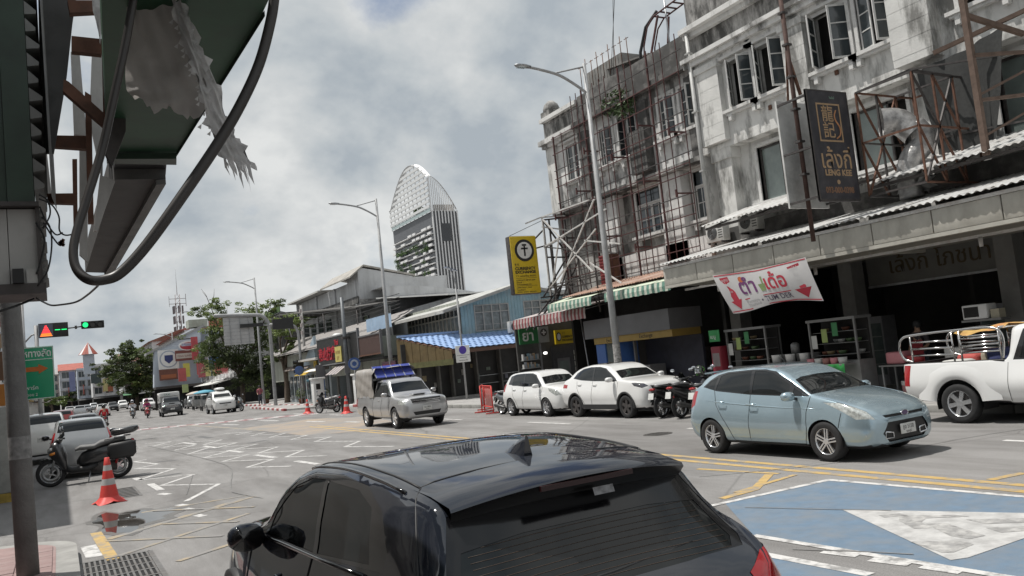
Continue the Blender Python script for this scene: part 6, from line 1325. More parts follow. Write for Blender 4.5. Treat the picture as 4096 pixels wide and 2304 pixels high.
MB().prism([(-1.52,-.46,1.395),(-1.52,.46,1.395),(-1.80,.42,1.375),(-1.80,-.42,1.375)],(0,0,.03)).build('spoiler',M_LBLUE,FI)
MB().tube([(1.0,.1,1.045),(.96,.5,1.07)],.008,5).build('wiper',M_BLACK,FI); MB().tube([(1.0,-.3,1.045),(.97,.12,1.055)],.008,5).build('wiper',M_BLACK,FI)
# ---------------------------------------------------------------- foreground dark hatchback
M_CHAR=pm('charcoal metallic',(.017,.020,.028),.035,.0,var=.05,spec=1.0)
SB=[(2.12,0.32,0.45,0.52,0.5,0.5,0.62,0.36,0.7,0.715),(2.05,0.24,0.66,0.72,0.52,0.66,0.72,0.48,0.8,0.82),(1.85,0.2,0.76,0.82,0.56,0.77,0.86,0.6,0.92,0.945),(1.4,0.2,0.8,0.87,0.6,0.8,0.96,0.66,1.02,1.05),(0.98,0.2,0.82,0.88,0.62,0.79,1,0.67,1.06,1.09),(0.88,0.2,0.82,0.88,0.62,0.785,1.005,0.67,1.09,1.12),(0.5,0.2,0.82,0.88,0.64,0.77,1.02,0.665,1.3,1.335),(0.2,0.2,0.82,0.88,0.65,0.76,1.03,0.635,1.415,1.455),(-0.1,0.2,0.82,0.88,0.65,0.755,1.04,0.62,1.465,1.51),(-0.6,0.2,0.82,0.88,0.66,0.75,1.055,0.61,1.485,1.535),(-1.1,0.2,0.82,0.885,0.68,0.745,1.075,0.6,1.47,1.525),(-1.5,0.21,0.82,0.885,0.7,0.74,1.09,0.59,1.435,1.495),(-1.66,0.22,0.81,0.885,0.71,0.74,1.095,0.58,1.408,1.47),(-1.8,0.24,0.8,0.885,0.71,0.745,1.09,0.58,1.27,1.33),(-1.93,0.26,0.78,0.88,0.72,0.76,1.06,0.61,1.12,1.17),(-2.03,0.28,0.76,0.87,0.73,0.765,1,0.64,1.02,1.055),(-2.1,0.3,0.72,0.84,0.72,0.74,0.93,0.65,0.955,0.975),(-2.16,0.36,0.64,0.76,0.7,0.66,0.83,0.58,0.87,0.88)]
BK=thing('hatchback_car','dark charcoal hatchback parked right in front of the viewer, seen from behind','car',(2.05,5.12,0),R(90.6)); BK.scale=(1.02,1.14,1.045)
bm=car_shell(SB,.055)
arches(bm,BK,((1.28,.36),(-1.29,.36)),.325,.885,trim=M_BLACK)
Zb=lambda c,n:c.z>.98 and abs(n.y)>.25
region(bm,BK,'side_window',[(-.42,1,1.065),(-.40,1,1.43),(-.9,1,1.42),(-1.12,1,1.36),(-1.22,1,1.13)],(0,1,0),M_GLASS,Zb)
region(bm,BK,'side_window',[(.62,1,1.04),(.55,1,1.16),(.2,1,1.36),(-.08,1,1.42),(-.34,1,1.432),(-.35,1,1.06)],(0,1,0),M_GLASS,Zb)
region(bm,BK,'window_trim',[(.86,1,1.02),(.55,1,1.21),(.2,1,1.395),(-.1,1,1.452),(-.6,1,1.47),(-1.0,1,1.445),(-1.25,1,1.36),(-1.42,1,1.20),(-1.38,1,1.12),(-.4,1,1.05)],(0,1,0),M_BGLOSS,Zb,-.002)
region(bm,BK,'windscreen',[(1,-.64,1.11),(1,.64,1.11),(1,.56,1.43),(1,0,1.475),(1,-.56,1.43)],(1,0,.3),M_GLASS,lambda c,n:n.x>.15 and c.z>1.05,-.004,False)
region(bm,BK,'rear_window',[(-2,-.60,1.03),(-2,-.35,1.015),(-2,.35,1.015),(-2,.60,1.03),(-2,.63,1.08),(-2,.56,1.29),(-2,.3,1.315),(-2,-.3,1.315),(-2,-.56,1.29),(-2,-.63,1.08)],(-1,0,.35),pm('rear glass',(.006,.008,.009),.03,var=.3,scale=3,spec=.5),lambda c,n:n.x<-.12 and c.z>.95,-.004,False)
region(bm,BK,'glass_band',[(-2,-.66,1.02),(-2,.66,1.02),(-2,.68,1.08),(-2,.56,1.46),(-2,-.56,1.46),(-2,-.68,1.08)],(-1,0,.35),pm('glass band black',(.006,.006,.007),.12,spec=.6),lambda c,n:n.x<-.12 and c.z>.95,-.002,False)
region(bm,BK,'tail_lamp',[(-1.86,.80,.98),(-1.98,.74,1.0),(-2.12,.60,.935),(-2.15,.60,.86),(-2.02,.82,.84),(-1.80,.88,.92)],(-.8,1,.5),M_RED,lambda c,n:c.x<-1.5,.004)
finish_body(bm,BK,M_CHAR)
region_ok=True
# rear spoiler wing: body-coloured top lip, gloss black underside
def wing(x0,x1,z0,z1,w0,w1,th,n=16):
    A=[];B=[]
    for i in range(n+1):
        t=-1+2*i/n; zc=-.055*t*t; A.append((x0+.05*t*t,w0*t,z0+zc)); B.append((x1+.10*t*t,w1*t,z1+zc*1.15))
    return A,B
A,Bq=wing(-1.48,-1.88,1.508,1.468,.575,.565,.03); b=MB(); mid=[tuple((Vector(a)+Vector(c))/2+Vector((0,0,.008))) for a,c in zip(A,Bq)]
b.grid([A,mid,Bq,[(x-.012,y,z-.018) for x,y,z in Bq]]); b.build('spoiler',M_CHAR,BK)
U=[[(x-.012,y,z-.018) for x,y,z in Bq],[(x+.02,y*.985,z-.055) for x,y,z in Bq],[(x+.14,y*.95,z-.12) for x,y,z in Bq]]
MB().grid(U).build('spoiler_underside',pm('spoiler gloss black',(.006,.006,.007),.3,coat=.3),BK)
MB().bb((-1.893,-.22,1.418),(-1.872,.22,1.440)).build('brake_lamp',pm('dark red lens',(.02,.002,.003),.5),BK)
st=MB().quad((-1.862,-.04,1.352),(-1.862,-.14,1.352),(-1.850,-.14,1.385),(-1.850,-.04,1.385)); st.build('sticker',pm('sticker white',(.25,.25,.26),.5,var=.5,scale=30),BK)
fin=MB(); 
P=[]
for i in range(8):
    t=i/7; h=.085*(1-(1-t)**1.0)*min(1,1); x=-1.18-.20*t; hh=.005+.082*t**.8*(1 if t<.9 else .97); wd=.034*(1-.55*t)+.004
    P.append([(x,-wd*1.1,1.517-.01*t),(x,-wd*.55,1.517+hh*.7),(x,-.006,1.517+hh),(x,.006,1.517+hh),(x,wd*.55,1.517+hh*.7),(x,wd*1.1,1.517-.01*t)])
fin.grid(P); fin.poly(P[-1]); fin.build('shark_fin_aerial',M_CHAR,BK)
def top_z(st,x,y):
    st=sorted(st,key=lambda q:q[0]); xs=[q[0] for q in st]; cols=list(zip(*[q[1:] for q in st])); r=ring(section([pchip(xs,c,x) for c in cols])); best=None
    for (y0,z0),(y1,z1) in zip(r[:-1],r[1:]):
        if (y0-y)*(y1-y)<=0 and abs(y1-y0)>1e-6:
            z=z0+(z1-z0)*(y-y0)/(y1-y0); best=z if best is None else max(best,z)
    return best
for s in (1,-1):
    seam(BK,[(x,s*.555,top_z(SB,x,.555)+.0005) for x in [-1.46+.1*k for k in range(18)]],r=.0055)
    MB().tube([(x,s*.60,top_z(SB,x,.60)+.002) for x in [-1.40+.1*k for k in range(16)]],.009,6).build('drip_rail',M_BGLOSS,BK)
    seam(BK,[(-1.46,s*.555,top_z(SB,-1.46,.555)),(-1.52,s*.60,top_z(SB,-1.52,.60))]+[(x,s*(side_y(SB,x,z)+.001),z) for x,z in ((-1.60,1.36),(-1.70,1.24),(-1.80,1.14),(-1.90,1.06),(-1.98,.99))],r=.0045)
seam(BK,[(-1.455,y,top_z(SB,-1.455,abs(y))+.0008) for y in [-.56+.07*k for k in range(17)]],r=.004)
from mathutils.bvhtree import BVHTree
rwin=[o for o in COL.objects if o.parent is BK and o.name.startswith('rear_window')][0]
bv=BVHTree.FromPolygons([v.co for v in rwin.data.vertices],[tuple(p.vertices) for p in rwin.data.polygons])
for k in range(12):
    z=1.04+.022*k; pts=[]
    for q in range(21):
        h=bv.ray_cast(Vector((-3,-.6+.06*q,z+.015-.02*((q-10)/10)**2)),Vector((1,0,0)))
        if h[0] is not None: pts.append(h[0]+Vector((-.0012,0,0)))
    if len(pts)>4: MB().tube(pts,.0013,4).build('heater_wire',pm('heater wire',(.06,.038,.026),.6),BK)
MB().tube([(-2.0,-.02,1.06),(-1.99,-.30,1.075),(-1.97,-.42,1.085)],[.016,.012,.007],6).build('rear_wiper',M_BLACK,BK); MB().tube([(-2.01,.36,1.045),(-2.015,.0,1.062),(-1.98,-.42,1.09)],.007,5).build('wiper_blade',M_BLACK,BK)
mirror(BK,.72,.76,1.03,M_CHAR,(.15,.20,.17)); handle(BK,-.22,.868,.93,M_CHAR); handle(BK,-1.05,.868,.95,M_CHAR)
gap_line(BK,SB,[(-.37,1.05),(-.36,.7),(-.40,.3)]); gap_line(BK,SB,[(.92,1.0),(.9,.6),(.85,.3)])
for s in (1,-1):
    MB().tube([(.85,s*(side_y(SB,.85,1.015)+.004),1.015),(.3,s*(side_y(SB,.3,1.03)+.006),1.03),(-.5,s*(side_y(SB,-.5,1.05)+.006),1.05),(-1.2,s*(side_y(SB,-1.2,1.08)+.006),1.08)],.011,6).build('window_moulding',M_BGLOSS,BK)
    for ax in (1.28,-1.29): wheel(BK,ax,s*.77,s,.325,.20,('solid',7,.06),M_DKST)
# ---------------------------------------------------------------- white crossover
M_PEARL=pm('white car paint',(.72,.72,.71),.3,var=.02,coat=1,scale=1); SHR=[(x*1.015,*r) for x,*r in SB]
SH_=[(2.165,.36,.5,.60,.55,.58,.68,.42,.80,.815),(2.10,.28,.72,.78,.58,.72,.80,.52,.93,.945),(1.95,.25,.80,.86,.62,.82,.92,.64,1.0,1.02),(1.5,.24,.83,.885,.66,.84,1.0,.70,1.06,1.09),(1.05,.24,.84,.89,.68,.82,1.04,.70,1.10,1.13),(.95,.24,.84,.89,.68,.815,1.045,.69,1.13,1.155),(.55,.24,.84,.89,.68,.80,1.06,.65,1.34,1.375),(.25,.24,.84,.89,.68,.785,1.07,.62,1.47,1.51),(-.1,.24,.84,.89,.69,.78,1.08,.605,1.52,1.565),(-.6,.24,.84,.89,.70,.775,1.095,.595,1.53,1.585),(-1.1,.24,.84,.89,.72,.77,1.115,.575,1.49,1.55),(-1.5,.25,.84,.89,.74,.765,1.13,.555,1.41,1.47),(-1.8,.27,.82,.885,.74,.765,1.12,.57,1.26,1.32),(-2.0,.30,.80,.875,.74,.765,1.08,.61,1.12,1.16),(-2.1,.34,.75,.84,.74,.74,1.0,.63,1.03,1.05),(-2.165,.42,.66,.76,.72,.66,.9,.56,.94,.95)]
def light_car(name,label,ST,paint,loc,rz,axles,Rr,hw,win,fwin,ws,rw,hl,tl_,grille,style,rim,group=None,trim=None,plates=None,mir_=None,hnd=(),cat='car',lamp=M_HL,extra=None,arch=.37,step=.08,lowg=None,gaps=()):
    t=thing(name,label,cat,loc,rz,group); bm=car_shell(ST,step); arches(bm,t,[(a,arch) for a in axles],Rr,hw,trim=trim)
    F=lambda c,n:abs(n.y)>.25
    for w_ in win: region(bm,t,'side_window',[(x,1,z) for x,z in w_],(0,1,0),M_GLASS,F)
    region(bm,t,'window_trim',[(x,1,z) for x,z in fwin],(0,1,0),M_BGLOSS,F,-.002)
    region(bm,t,'windscreen',[(1,y,z) for y,z in ws],(1,0,.3),M_GLASS,lambda c,n:n.x>.15 and c.z>min(z for _,z in ws)-.05,-.004,False)
    region(bm,t,'rear_window',[(-1,y,z) for y,z in rw],(-1,0,.2),M_GLASS,lambda c,n:n.x<-.12,-.004,False)
    region(bm,t,'headlamp',hl,(.6,1,.3),lamp,lambda c,n:c.x>.8,-.003); region(bm,t,'tail_lamp',tl_,(-.7,1,.1),M_RED,lambda c,n:c.x<-1.2,.002)
    region(bm,t,'grille',[(2,y,z) for y,z in grille],(1,0,.1),M_BLACK,lambda c,n:c.x>1.3,-.012,False)
    if lowg: region(bm,t,'lower_grille',[(2,y,z) for y,z in lowg],(1,0,0),M_BLACK,lambda c,n:c.x>1.3,-.012,False)
    if extra: extra(bm,t)
    finish_body(bm,t,paint)
    for s in (1,-1):
        for ax in axles: wheel(t,ax,s*(hw-.105),s,Rr,.2,style,rim)
    if plates: plate(t,plates[0],plates[1],True,plates[2]); plate(t,plates[3],plates[4],False,plates[2])
    if mir_: mirror(t,*mir_,paint)
    for x,z in hnd: handle(t,x,side_y(ST,x,z),z,paint)
    for g_ in gaps: gap_line(t,ST,g_)
    return t
HV=light_car('crossover_car','white crossover with black roof glass and dark wheels parked at the kerb',SH_,M_PEARL,(14.95,20.62,0),R(-90),(1.30,-1.31),.335,.89,
 [[(-.42,1.10),(-.42,1.475),(-.95,1.46),(-1.20,1.38),(-1.32,1.17)],[(.62,1.085),(.5,1.22),(.18,1.43),(-.1,1.475),(-.34,1.48),(-.35,1.10)]],[(.92,1.06),(.55,1.27),(.22,1.445),(-.1,1.50),(-.6,1.51),(-1.05,1.47),(-1.38,1.34),(-1.5,1.19),(-1.0,1.125),(-.3,1.085)],
 [(-.66,1.15),(.66,1.15),(.57,1.48),(0,1.52),(-.57,1.48)],[(-.55,1.14),(.55,1.14),(.5,1.36),(-.5,1.36)],
 [(2.1,.6,.88),(2.0,.7,.97),(1.6,.8,.985),(1.72,.82,.90),(2.0,.75,.83)],[(-1.95,.75,1.02),(-1.75,.8,1.0),(-1.78,.85,.9),(-2.05,.75,.9)],[(-.5,.70),(.5,.70),(.55,.86),(-.55,.86)],('solid',5,.10),M_DKST,None,M_BLACK,(2.165,.62,'8กฬ 4511',-2.165,.7),(.74,.85,1.12),((-.25,.98),(-1.08,1.0)),lamp=pm('smoked headlamp',(.08,.08,.09),.1,.3,coat=1),arch=.38,lowg=[(-.62,.34),(.62,.34),(.6,.46),(-.6,.46)],gaps=([(-.38,1.09),(-.38,.7),(-.42,.4)],[(.95,1.04),(.92,.7),(.86,.4)],[(-1.25,1.1),(-1.2,.9),(-.95,.6),(-.8,.4)]))
rg=MB(); P=[]
for x,wd,z in ((.17,.55,1.478),(-.1,.57,1.538),(-.6,.565,1.560),(-1.1,.545,1.522),(-1.45,.52,1.455)): P.append([(x,-wd,z-.03),(x,-wd*.6,z+.022),(x,0,z+.038),(x,wd*.6,z+.022),(x,wd,z-.03)])
rg.grid(P); rg.build('black_roof',M_BGLOSS,HV)
for s in (1,-1): MB().bb((-.9,s*.87,.26),(.9,s*.90,.40)).build('sill_cladding',M_BLACK,HV)
# ---------------------------------------------------------------- white small hatchback
SS=[(1.925,.32,.45,.50,.5,.5,.62,.36,.70,.715),(1.86,.24,.64,.70,.52,.66,.74,.48,.82,.84),(1.68,.20,.74,.80,.56,.76,.86,.6,.93,.95),(1.3,.20,.78,.84,.6,.78,.94,.64,1.0,1.03),(1.0,.20,.79,.845,.62,.77,.97,.65,1.03,1.06),(.9,.20,.79,.845,.62,.765,.975,.65,1.06,1.09),(.62,.20,.79,.845,.64,.755,.985,.62,1.26,1.295),(.38,.20,.79,.845,.65,.75,.99,.59,1.42,1.46),(.1,.20,.79,.845,.65,.745,1.0,.58,1.465,1.51),(-.5,.20,.79,.845,.66,.742,1.01,.575,1.47,1.52),(-1.1,.20,.79,.85,.68,.74,1.03,.565,1.455,1.50),(-1.5,.21,.79,.85,.70,.735,1.05,.55,1.42,1.465),(-1.66,.22,.78,.845,.70,.735,1.05,.54,1.36,1.40),(-1.78,.24,.77,.84,.70,.735,1.03,.56,1.18,1.22),(-1.86,.28,.72,.80,.70,.71,.95,.57,1.0,1.03),(-1.925,.36,.64,.72,.68,.64,.83,.5,.87,.88)]
win_s=[[(-.42,1.03),(-.42,1.43),(-1.0,1.42),(-1.18,1.37),(-1.24,1.06)],[(.60,1.01),(.52,1.18),(.34,1.36),(.1,1.425),(-.35,1.435),(-.35,1.025)]]; fw_s=[(.88,.995),(.6,1.20),(.38,1.385),(.12,1.445),(-.5,1.455),(-1.05,1.44),(-1.42,1.37),(-1.5,1.1),(-.4,1.01)]
KW=dict(hnd=((-.25,.9),(-1.02,.92)),mir_=(.74,.80,1.03),lowg=[(-.42,.30),(.42,.30),(.5,.42),(-.5,.42)],arch=.345)
SW=light_car('hatchback_car','small rounded white hatchback parked behind the white crossover',SS,M_PEARL,(14.82,24.75,0),R(-90),(1.15,-1.28),.31,.85,win_s,fw_s,[(-.63,1.09),(.63,1.09),(.55,1.42),(0,1.465),(-.55,1.42)],[(-.52,1.08),(.52,1.08),(.49,1.36),(-.49,1.36)],[(1.85,.6,.68),(1.72,.68,.86),(1.3,.78,.94),(1.38,.80,.84),(1.72,.76,.68)],[(-1.78,.7,1.12),(-1.68,.76,1.12),(-1.70,.82,.85),(-1.9,.75,.85)],[(-.4,.60),(.4,.60),(.45,.68),(-.45,.68)],('solid',7,.055),M_ALU,None,None,(1.93,.50,'กน 2214',-1.93,.75),gaps=([(-.38,1.02),(-.38,.7),(-.42,.3)],[(.92,.97),(.88,.7),(.8,.3)],[(-1.2,1.0),(-1.12,.8),(-.9,.55),(-.8,.3)]),**KW)
# ---------------------------------------------------------------- pickups
def pickup_stations(Lf,cabrear,rail,Lr,W=.88,hood=1.06,roof=1.74):
    return [(Lf,.42,.55,.62,.6,.62,.72,.46,.88,.895),(Lf-.06,.34,.74,.80,.62,.76,.82,.55,.98,1.0),(Lf-.25,.32,.80,W-.02,.66,.82,.95,.66,hood-.03,hood),(Lf-.9,.32,.82,W,.70,.83,1.02,.70,hood+.02,hood+.06),(Lf-1.18,.32,.82,W,.72,.82,1.06,.70,hood+.06,hood+.10),(Lf-1.26,.32,.82,W,.72,.815,1.07,.70,hood+.09,hood+.13),(Lf-1.6,.32,.82,W,.74,.80,1.09,.66,1.42,1.46),(Lf-1.86,.32,.82,W,.74,.79,1.10,.63,roof-.09,roof-.05),(Lf-2.15,.32,.82,W,.74,.785,1.11,.62,roof-.05,roof),(cabrear+.25,.32,.82,W,.74,.785,1.12,.62,roof-.05,roof),(cabrear+.08,.32,.82,W,.74,.785,1.12,.62,roof-.08,roof-.04),(cabrear,.32,.82,W,.74,.79,1.12,.64,1.22,1.24),(cabrear-.02,.34,.82,W,.74,.80,rail,.70,rail+.01,rail+.012),(cabrear-.5,.36,.82,W,.76,.83,rail,.76,rail+.01,rail+.012),(Lr+.3,.38,.82,W,.76,.83,rail,.76,rail+.01,rail+.012),(Lr+.04,.42,.80,W-.01,.76,.82,rail,.75,rail+.01,rail+.012),(Lr,.46,.76,W-.05,.74,.80,rail-.01,.73,rail,rail+.002)]
def bed_open(bm,t,cabrear,rail,Lr):
    fs=[f for f in bm.faces if Lr+.06<f.calc_center_median().x<cabrear-.06 and f.normal.z>.7 and f.calc_center_median().z>rail-.05 and abs(f.calc_center_median().y)<.74]
    bmesh.ops.delete(bm,geom=fs,context='FACES')
    b=MB(); a,e,y,z=Lr+.07,cabrear-.08,.72,.72
    b.quad((a,-y,z),(e,-y,z),(e,y,z),(a,y,z)); b.quad((a,-y,z),(a,-y,rail),(e,-y,rail),(e,-y,z)); b.quad((a,y,z),(a,y,rail),(e,y,rail),(e,y,z)); b.quad((a,-y,z),(a,y,z),(a,y,rail),(a,-y,rail)); b.quad((e,-y,z),(e,y,z),(e,y,rail),(e,-y,rail)); b.build('bed_liner',M_BLACK,t)
    for s in (1,-1): MB().bevbox(((a+e)/2,s*.765,rail+.02),(e-a+.08,.10,.035),.012).build('bed_rail_cap',M_BLACK,t)
    MB().bb((Lr+.0,-.75,rail+.003),(Lr+.08,.75,rail+.03)).build('tailgate_cap',M_BLACK,t)
M_SILV=metalpaint('silver beige metallic',(.45,.45,.455),.33,.55)
PA=pickup_stations(2.55,-.62,1.12,-2.52)
pw=[[(.28,1.13),(.30,1.60),(-.28,1.615),(-.40,1.14)],[(1.02,1.13),(.88,1.30),(.66,1.53),(.55,1.59),(.34,1.60),(.33,1.13)]]; pf=[(1.26,1.10),(.95,1.32),(.68,1.575),(.5,1.635),(-.34,1.645),(-.52,1.12)]
def pk_extra(bm,t): bed_open(bm,t,-.62,1.12,-2.52)
SP_=light_car('pickup_truck','silver pickup with grey tarpaulin bed cover and blue panels driving in the far lane','' or PA,M_SILV,(11.08,29.25,0),R(-90),(1.62,-1.46),.365,.88,pw,pf,[(-.69,1.20),(.69,1.20),(.60,1.62),(0,1.65),(-.60,1.62)],[(-.55,1.26),(.55,1.26),(.55,1.60),(-.55,1.60)],[(2.45,.62,.82),(2.35,.70,.98),(1.98,.84,.99),(2.0,.86,.86),(2.3,.80,.80)],[(-2.45,.8,1.05),(-2.35,.85,1.05),(-2.35,.87,.75),(-2.5,.8,.75)],[(-.52,.80),(.52,.80),(.56,.96),(-.56,.96)],('solid',6,.075),M_ALU,None,None,(2.56,.66,'1ขฆ 3804',-2.53,.62),(1.0,.83,1.2),((-.02,1.0),),'pickup',extra=pk_extra,arch=.43,step=.10,lowg=[(-.45,.44),(.45,.44),(.52,.56),(-.52,.56)],gaps=([(.31,1.11),(.31,.7),(.28,.4)],[(1.2,1.06),(1.15,.8),(1.1,.4)],[(-.6,1.1),(-.6,.7),(-.6,.4)]))
for z in (.83,.88,.93): MB().bb((2.50,-.5,z-.008),(2.56,.5,z+.008)).build('grille_bar',M_CHROME,SP_)
MB().bevbox((1.75,0,1.13),(.35,.5,.05),.02).build('bonnet_scoop',M_SILV,SP_); MB().bb((1.915,-.2,1.12),(1.935,.2,1.15)).build('scoop_mouth',M_BLACK,SP_)
# tarpaulin cover as its own thing riding in the bed
TP=thing('tarpaulin_cover','sagging grey tarpaulin canopy over the silver pickup bed','tarpaulin',(11.08,29.25,0),R(-90))
P=[]
for i in range(13):
    x=-2.5+1.95*i/12; row=[]
    for j in range(25):
        a=j/24; sag=.03*math.sin(i*2.1+j*.9)+.02*math.sin(i*.7-j*1.7)
        if a<.36: q=a/.36; y=.83-.02*q+sag*.8; z=1.10+1.03*q
        elif a>.64: q=(1-a)/.36; y=-.83+.02*q+sag*.8; z=1.10+1.03*q
        else: q=(a-.36)/.28; y=.81-1.62*q; z=2.15+.03*math.sin(math.pi*q)+sag*.6
        row.append((x+(.22 if i==12 and .3<a<.7 else 0),y,z))
    P.append(row)
M_TARP=pm('grey tarpaulin',(.30,.28,.26),.7,var=.15,scale=3,bump=.5,bscale=6)
MB().grid(P).build('sheet',M_TARP,TP); MB().poly([P[0][j] for j in range(25)]).build('rear_flap',M_TARP,TP)
for x in (-2.45,-1.5,-.6): MB().tube([(x,.78,1.1),(x,.78,2.09),(x,-.78,2.09),(x,-.78,1.1)],.02,6).build('hoop',M_STEEL,TP)
BP=thing('blue_panel_rack','row of shiny blue panels sloping over the cab of the silver pickup','panel rack',(11.08,29.25,0),R(-90))
M_BPAN=pm('shiny blue panel',(.06,.085,.40),.10,.2,var=.1,coat=1)
for k in range(4):
    y=.74-.375*k; MB().prism([(-.22,y,1.80),(-.22,y-.345,1.80),(-.68,y-.345,2.22),(-.68,y,2.22)],(.02,0,.03)).build('panel',M_BPAN,BP)
for k in range(5):
    y=.75-.375*k; MB().beam((-.19,y,1.80),(-.67,y,2.245),.035).build('rail',M_CHROME,BP)
MB().bb((-.73,-.78,2.20),(-.69,.78,2.24)).build('top_rail',pm('maroon edge',(.15,.04,.05),.6),BP); MB().bb((-.72,-.74,1.72),(-.66,.74,1.80)).build('base_rail',M_STEEL,BP)
# white pickup at the right edge
PB=pickup_stations(2.6,-.52,1.10,-2.55,.90)
def pk_extra2(bm,t): bed_open(bm,t,-.52,1.10,-2.55)
M_PKW=pm('white car paint',(.72,.72,.71))
WPk=light_car('pickup_truck','white pickup with chrome bed rails parked at the right edge','' or PB,M_PKW,(15.36,8.12,0),R(-90),(1.62,-1.46),.365,.90,[[(x+.1,z) for x,z in w_] for w_ in pw],[(x+.1,z) for x,z in pf],[(-.69,1.20),(.69,1.20),(.60,1.62),(0,1.65),(-.60,1.62)],[(-.55,1.26),(.55,1.26),(.55,1.60),(-.55,1.60)],[(2.5,.62,.82),(2.4,.70,.98),(2.03,.84,.99),(2.05,.86,.86),(2.35,.80,.80)],[(-2.5,.8,1.10),(-2.40,.86,1.10),(-2.40,.89,.70),(-2.56,.8,.70)],[(-.52,.80),(.52,.80),(.56,.96),(-.56,.96)],('solid',6,.08),M_ALU,None,None,(2.61,.66,'ผห 207',-2.56,.62),(1.05,.85,1.2),((.0,1.0),),'pickup',extra=pk_extra2,arch=.45,step=.10,gaps=([(-.5,1.08),(-.5,.7),(-.5,.4)],[(.35,1.11),(.35,.7),(.3,.4)]))
for s in (1,-1):
    P=[]
    for k in range(21):
        a=.10+(math.pi-.20)*k/20; ca,sa=math.cos(a),math.sin(a); P.append([(-1.46+.445*ca,s*.88,.365+.445*sa),(-1.46+.47*ca,s*.912,.365+.47*sa),(-1.46+.56*ca,s*.918,.365+.54*sa),(-1.46+.68*ca,s*.905,.365+.63*sa),(-1.46+.82*ca,s*.872,.365+.72*sa)])
    MB().grid(P).build('wheel_flare',M_PKW,WPk)
    for yy in (.80,): pass
BR=thing('bed_rack','polished tube rack standing on the white pickup bed','rack',(15.36,8.12,0),R(-90))
M_STST=pm('stainless tube',(.62,.61,.60),.16,1.0,var=.05)
for s in (1,-1):
    y=s*.765
    MB().tube(smooth_line([(-.60,y,1.14),(-.55,y,1.5),(-.7,y,1.70),(-1.4,y,1.71),(-2.3,y,1.68),(-2.54,y,1.62),(-2.62,y,1.44),(-2.54,y,1.23),(-2.35,y,1.16)],5),.024,9).build('top_tube',M_STST,BR)
    for z in (1.29,1.42,1.55): MB().tube([(-.62,y,z),(-1.35,y,z-.01)],.018,8).build('mid_tube',M_STST,BR); MB().tube([(-1.5,y,z-.02),(-2.35,y,z-.01)],.018,8).build('mid_tube',M_STST,BR)
    for x in (-.62,-1.35,-1.5,-2.36): MB().tube([(x,y,1.13),(x,y,1.69)],.018,8).build('upright',M_STST,BR)
MB().tube([(-.6,-.765,1.70),(-.6,.765,1.70)],.024,8).build('cross_tube',M_STST,BR); MB().tube([(-1.42,-.765,1.71),(-1.42,.765,1.71)],.02,8).build('cross_tube',M_STST,BR)
CL=thing('cloth_bundle','crumpled yellow and orange cloth draped over the white pickup rack','cloth',(15.36,8.12,0),R(-90))
P=[]
for i in range(12):
    P.append([(-.52-.95*i/11+.03*math.sin(j*1.3),.80-1.5*j/9,1.765-.035*(math.sin(i*.55+j*.5)+1)-.05*(i/11)**2-(.07+.03*math.sin(i*.9) if j in (0,9) else 0)) for j in range(10)])
MB().grid(P).build('cloth',pm('yellow orange cloth',(.46,.29,.09),.85,var=.35,scale=3,stain=.6,stain_col=(.38,.13,.07),stain_scale=2.2),CL)
CR_=thing('plastic_crate','pile of coloured household bundles lying in the white pickup bed','bundle',(15.36,8.12,.72),R(-90))
for k,(x,y,z,d,c) in enumerate(((-1.2,.2,.0,(.5,.6,.55),(.30,.26,.2)),(-.8,-.2,0,(.5,.7,.6),(.04,.05,.14)),(-1.8,.3,0,(.45,.5,.5),(.38,.07,.06)),(-1.75,-.3,0,(.5,.5,.42),(.5,.5,.48)))): MB().bevbox((x,y,z+d[2]/2),d,.08).build('bundle',pm('bundle %d'%k,c,.8,var=.2,scale=5,bump=.5,bscale=8),CR_)
# ---------------------------------------------------------------- vehicles on the left and far away
M_SIL2=metalpaint('pale silver metallic',(.42,.43,.44),.34,.5)
SV=[(x*1.04,zb+.05,ws,wm,zm+.06,wb,zl+.08,wr+.02,zr+.10,zt+.10) for x,zb,ws,wm,zm,wb,zl,wr,zr,zt in SS]
sx=lambda L,dx,dz:[(x*1.04+dx,z+dz) for x,z in L]
SU=light_car('sport_utility_car','silver hatch-backed car waiting at the lights behind the black scooter',SV,M_SIL2,(.52,28.3,0),R(90),(1.2,-1.33),.335,.86,[sx(w_,0,.08) for w_ in win_s],sx(fw_s,0,.08),[(-.63,1.17),(.63,1.17),(.55,1.51),(-.55,1.51)],[(-.60,1.12),(.60,1.12),(.53,1.47),(-.53,1.47)],[(1.9,.6,.76),(1.75,.68,.94),(1.35,.78,1.02),(1.42,.80,.92),(1.76,.76,.76)],[(-1.84,.68,1.30),(-1.70,.74,1.30),(-1.72,.85,.98),(-1.98,.72,.98)],[(-.4,.68),(.4,.68),(.45,.76),(-.45,.76)],('solid',6,.07),M_ALU,None,None,(2.0,.58,'ขก 8812',-1.99,.80),lamp=M_HL,hnd=((-.25,.98),),mir_=(.76,.80,1.1),arch=.37)
SU2=dup(SU,(-.55,36.5,0),R(90),'white sport utility car ahead of the silver one in the queue','cars queueing at the lights',{'pale silver metallic':M_PEARL},(1.05,1.06,1.12)); SU['group']='cars queueing at the lights'
FS=dup(SU,(11.6,71.5,0),R(-90),'white sport utility car with a roof box parked by the far kerb','cars parked along the far kerb',{'pale silver metallic':M_PEARL},(1.1,1.06,1.12))
MB().loft([((.4,0,1.74),.2,.05),((.2,0,1.76),.34,.10),((-.6,0,1.76),.36,.11),((-.8,0,1.74),.3,.06)],12).build('roof_box',M_PEARL,FS)
PKC=dup(SP_,(8.85,81.5,0),R(-92),'black pickup with a white canopy box coming down the far lane','far traffic',{'silver beige metallic':metalpaint('black truck paint',(.03,.032,.036),.3,.3)})
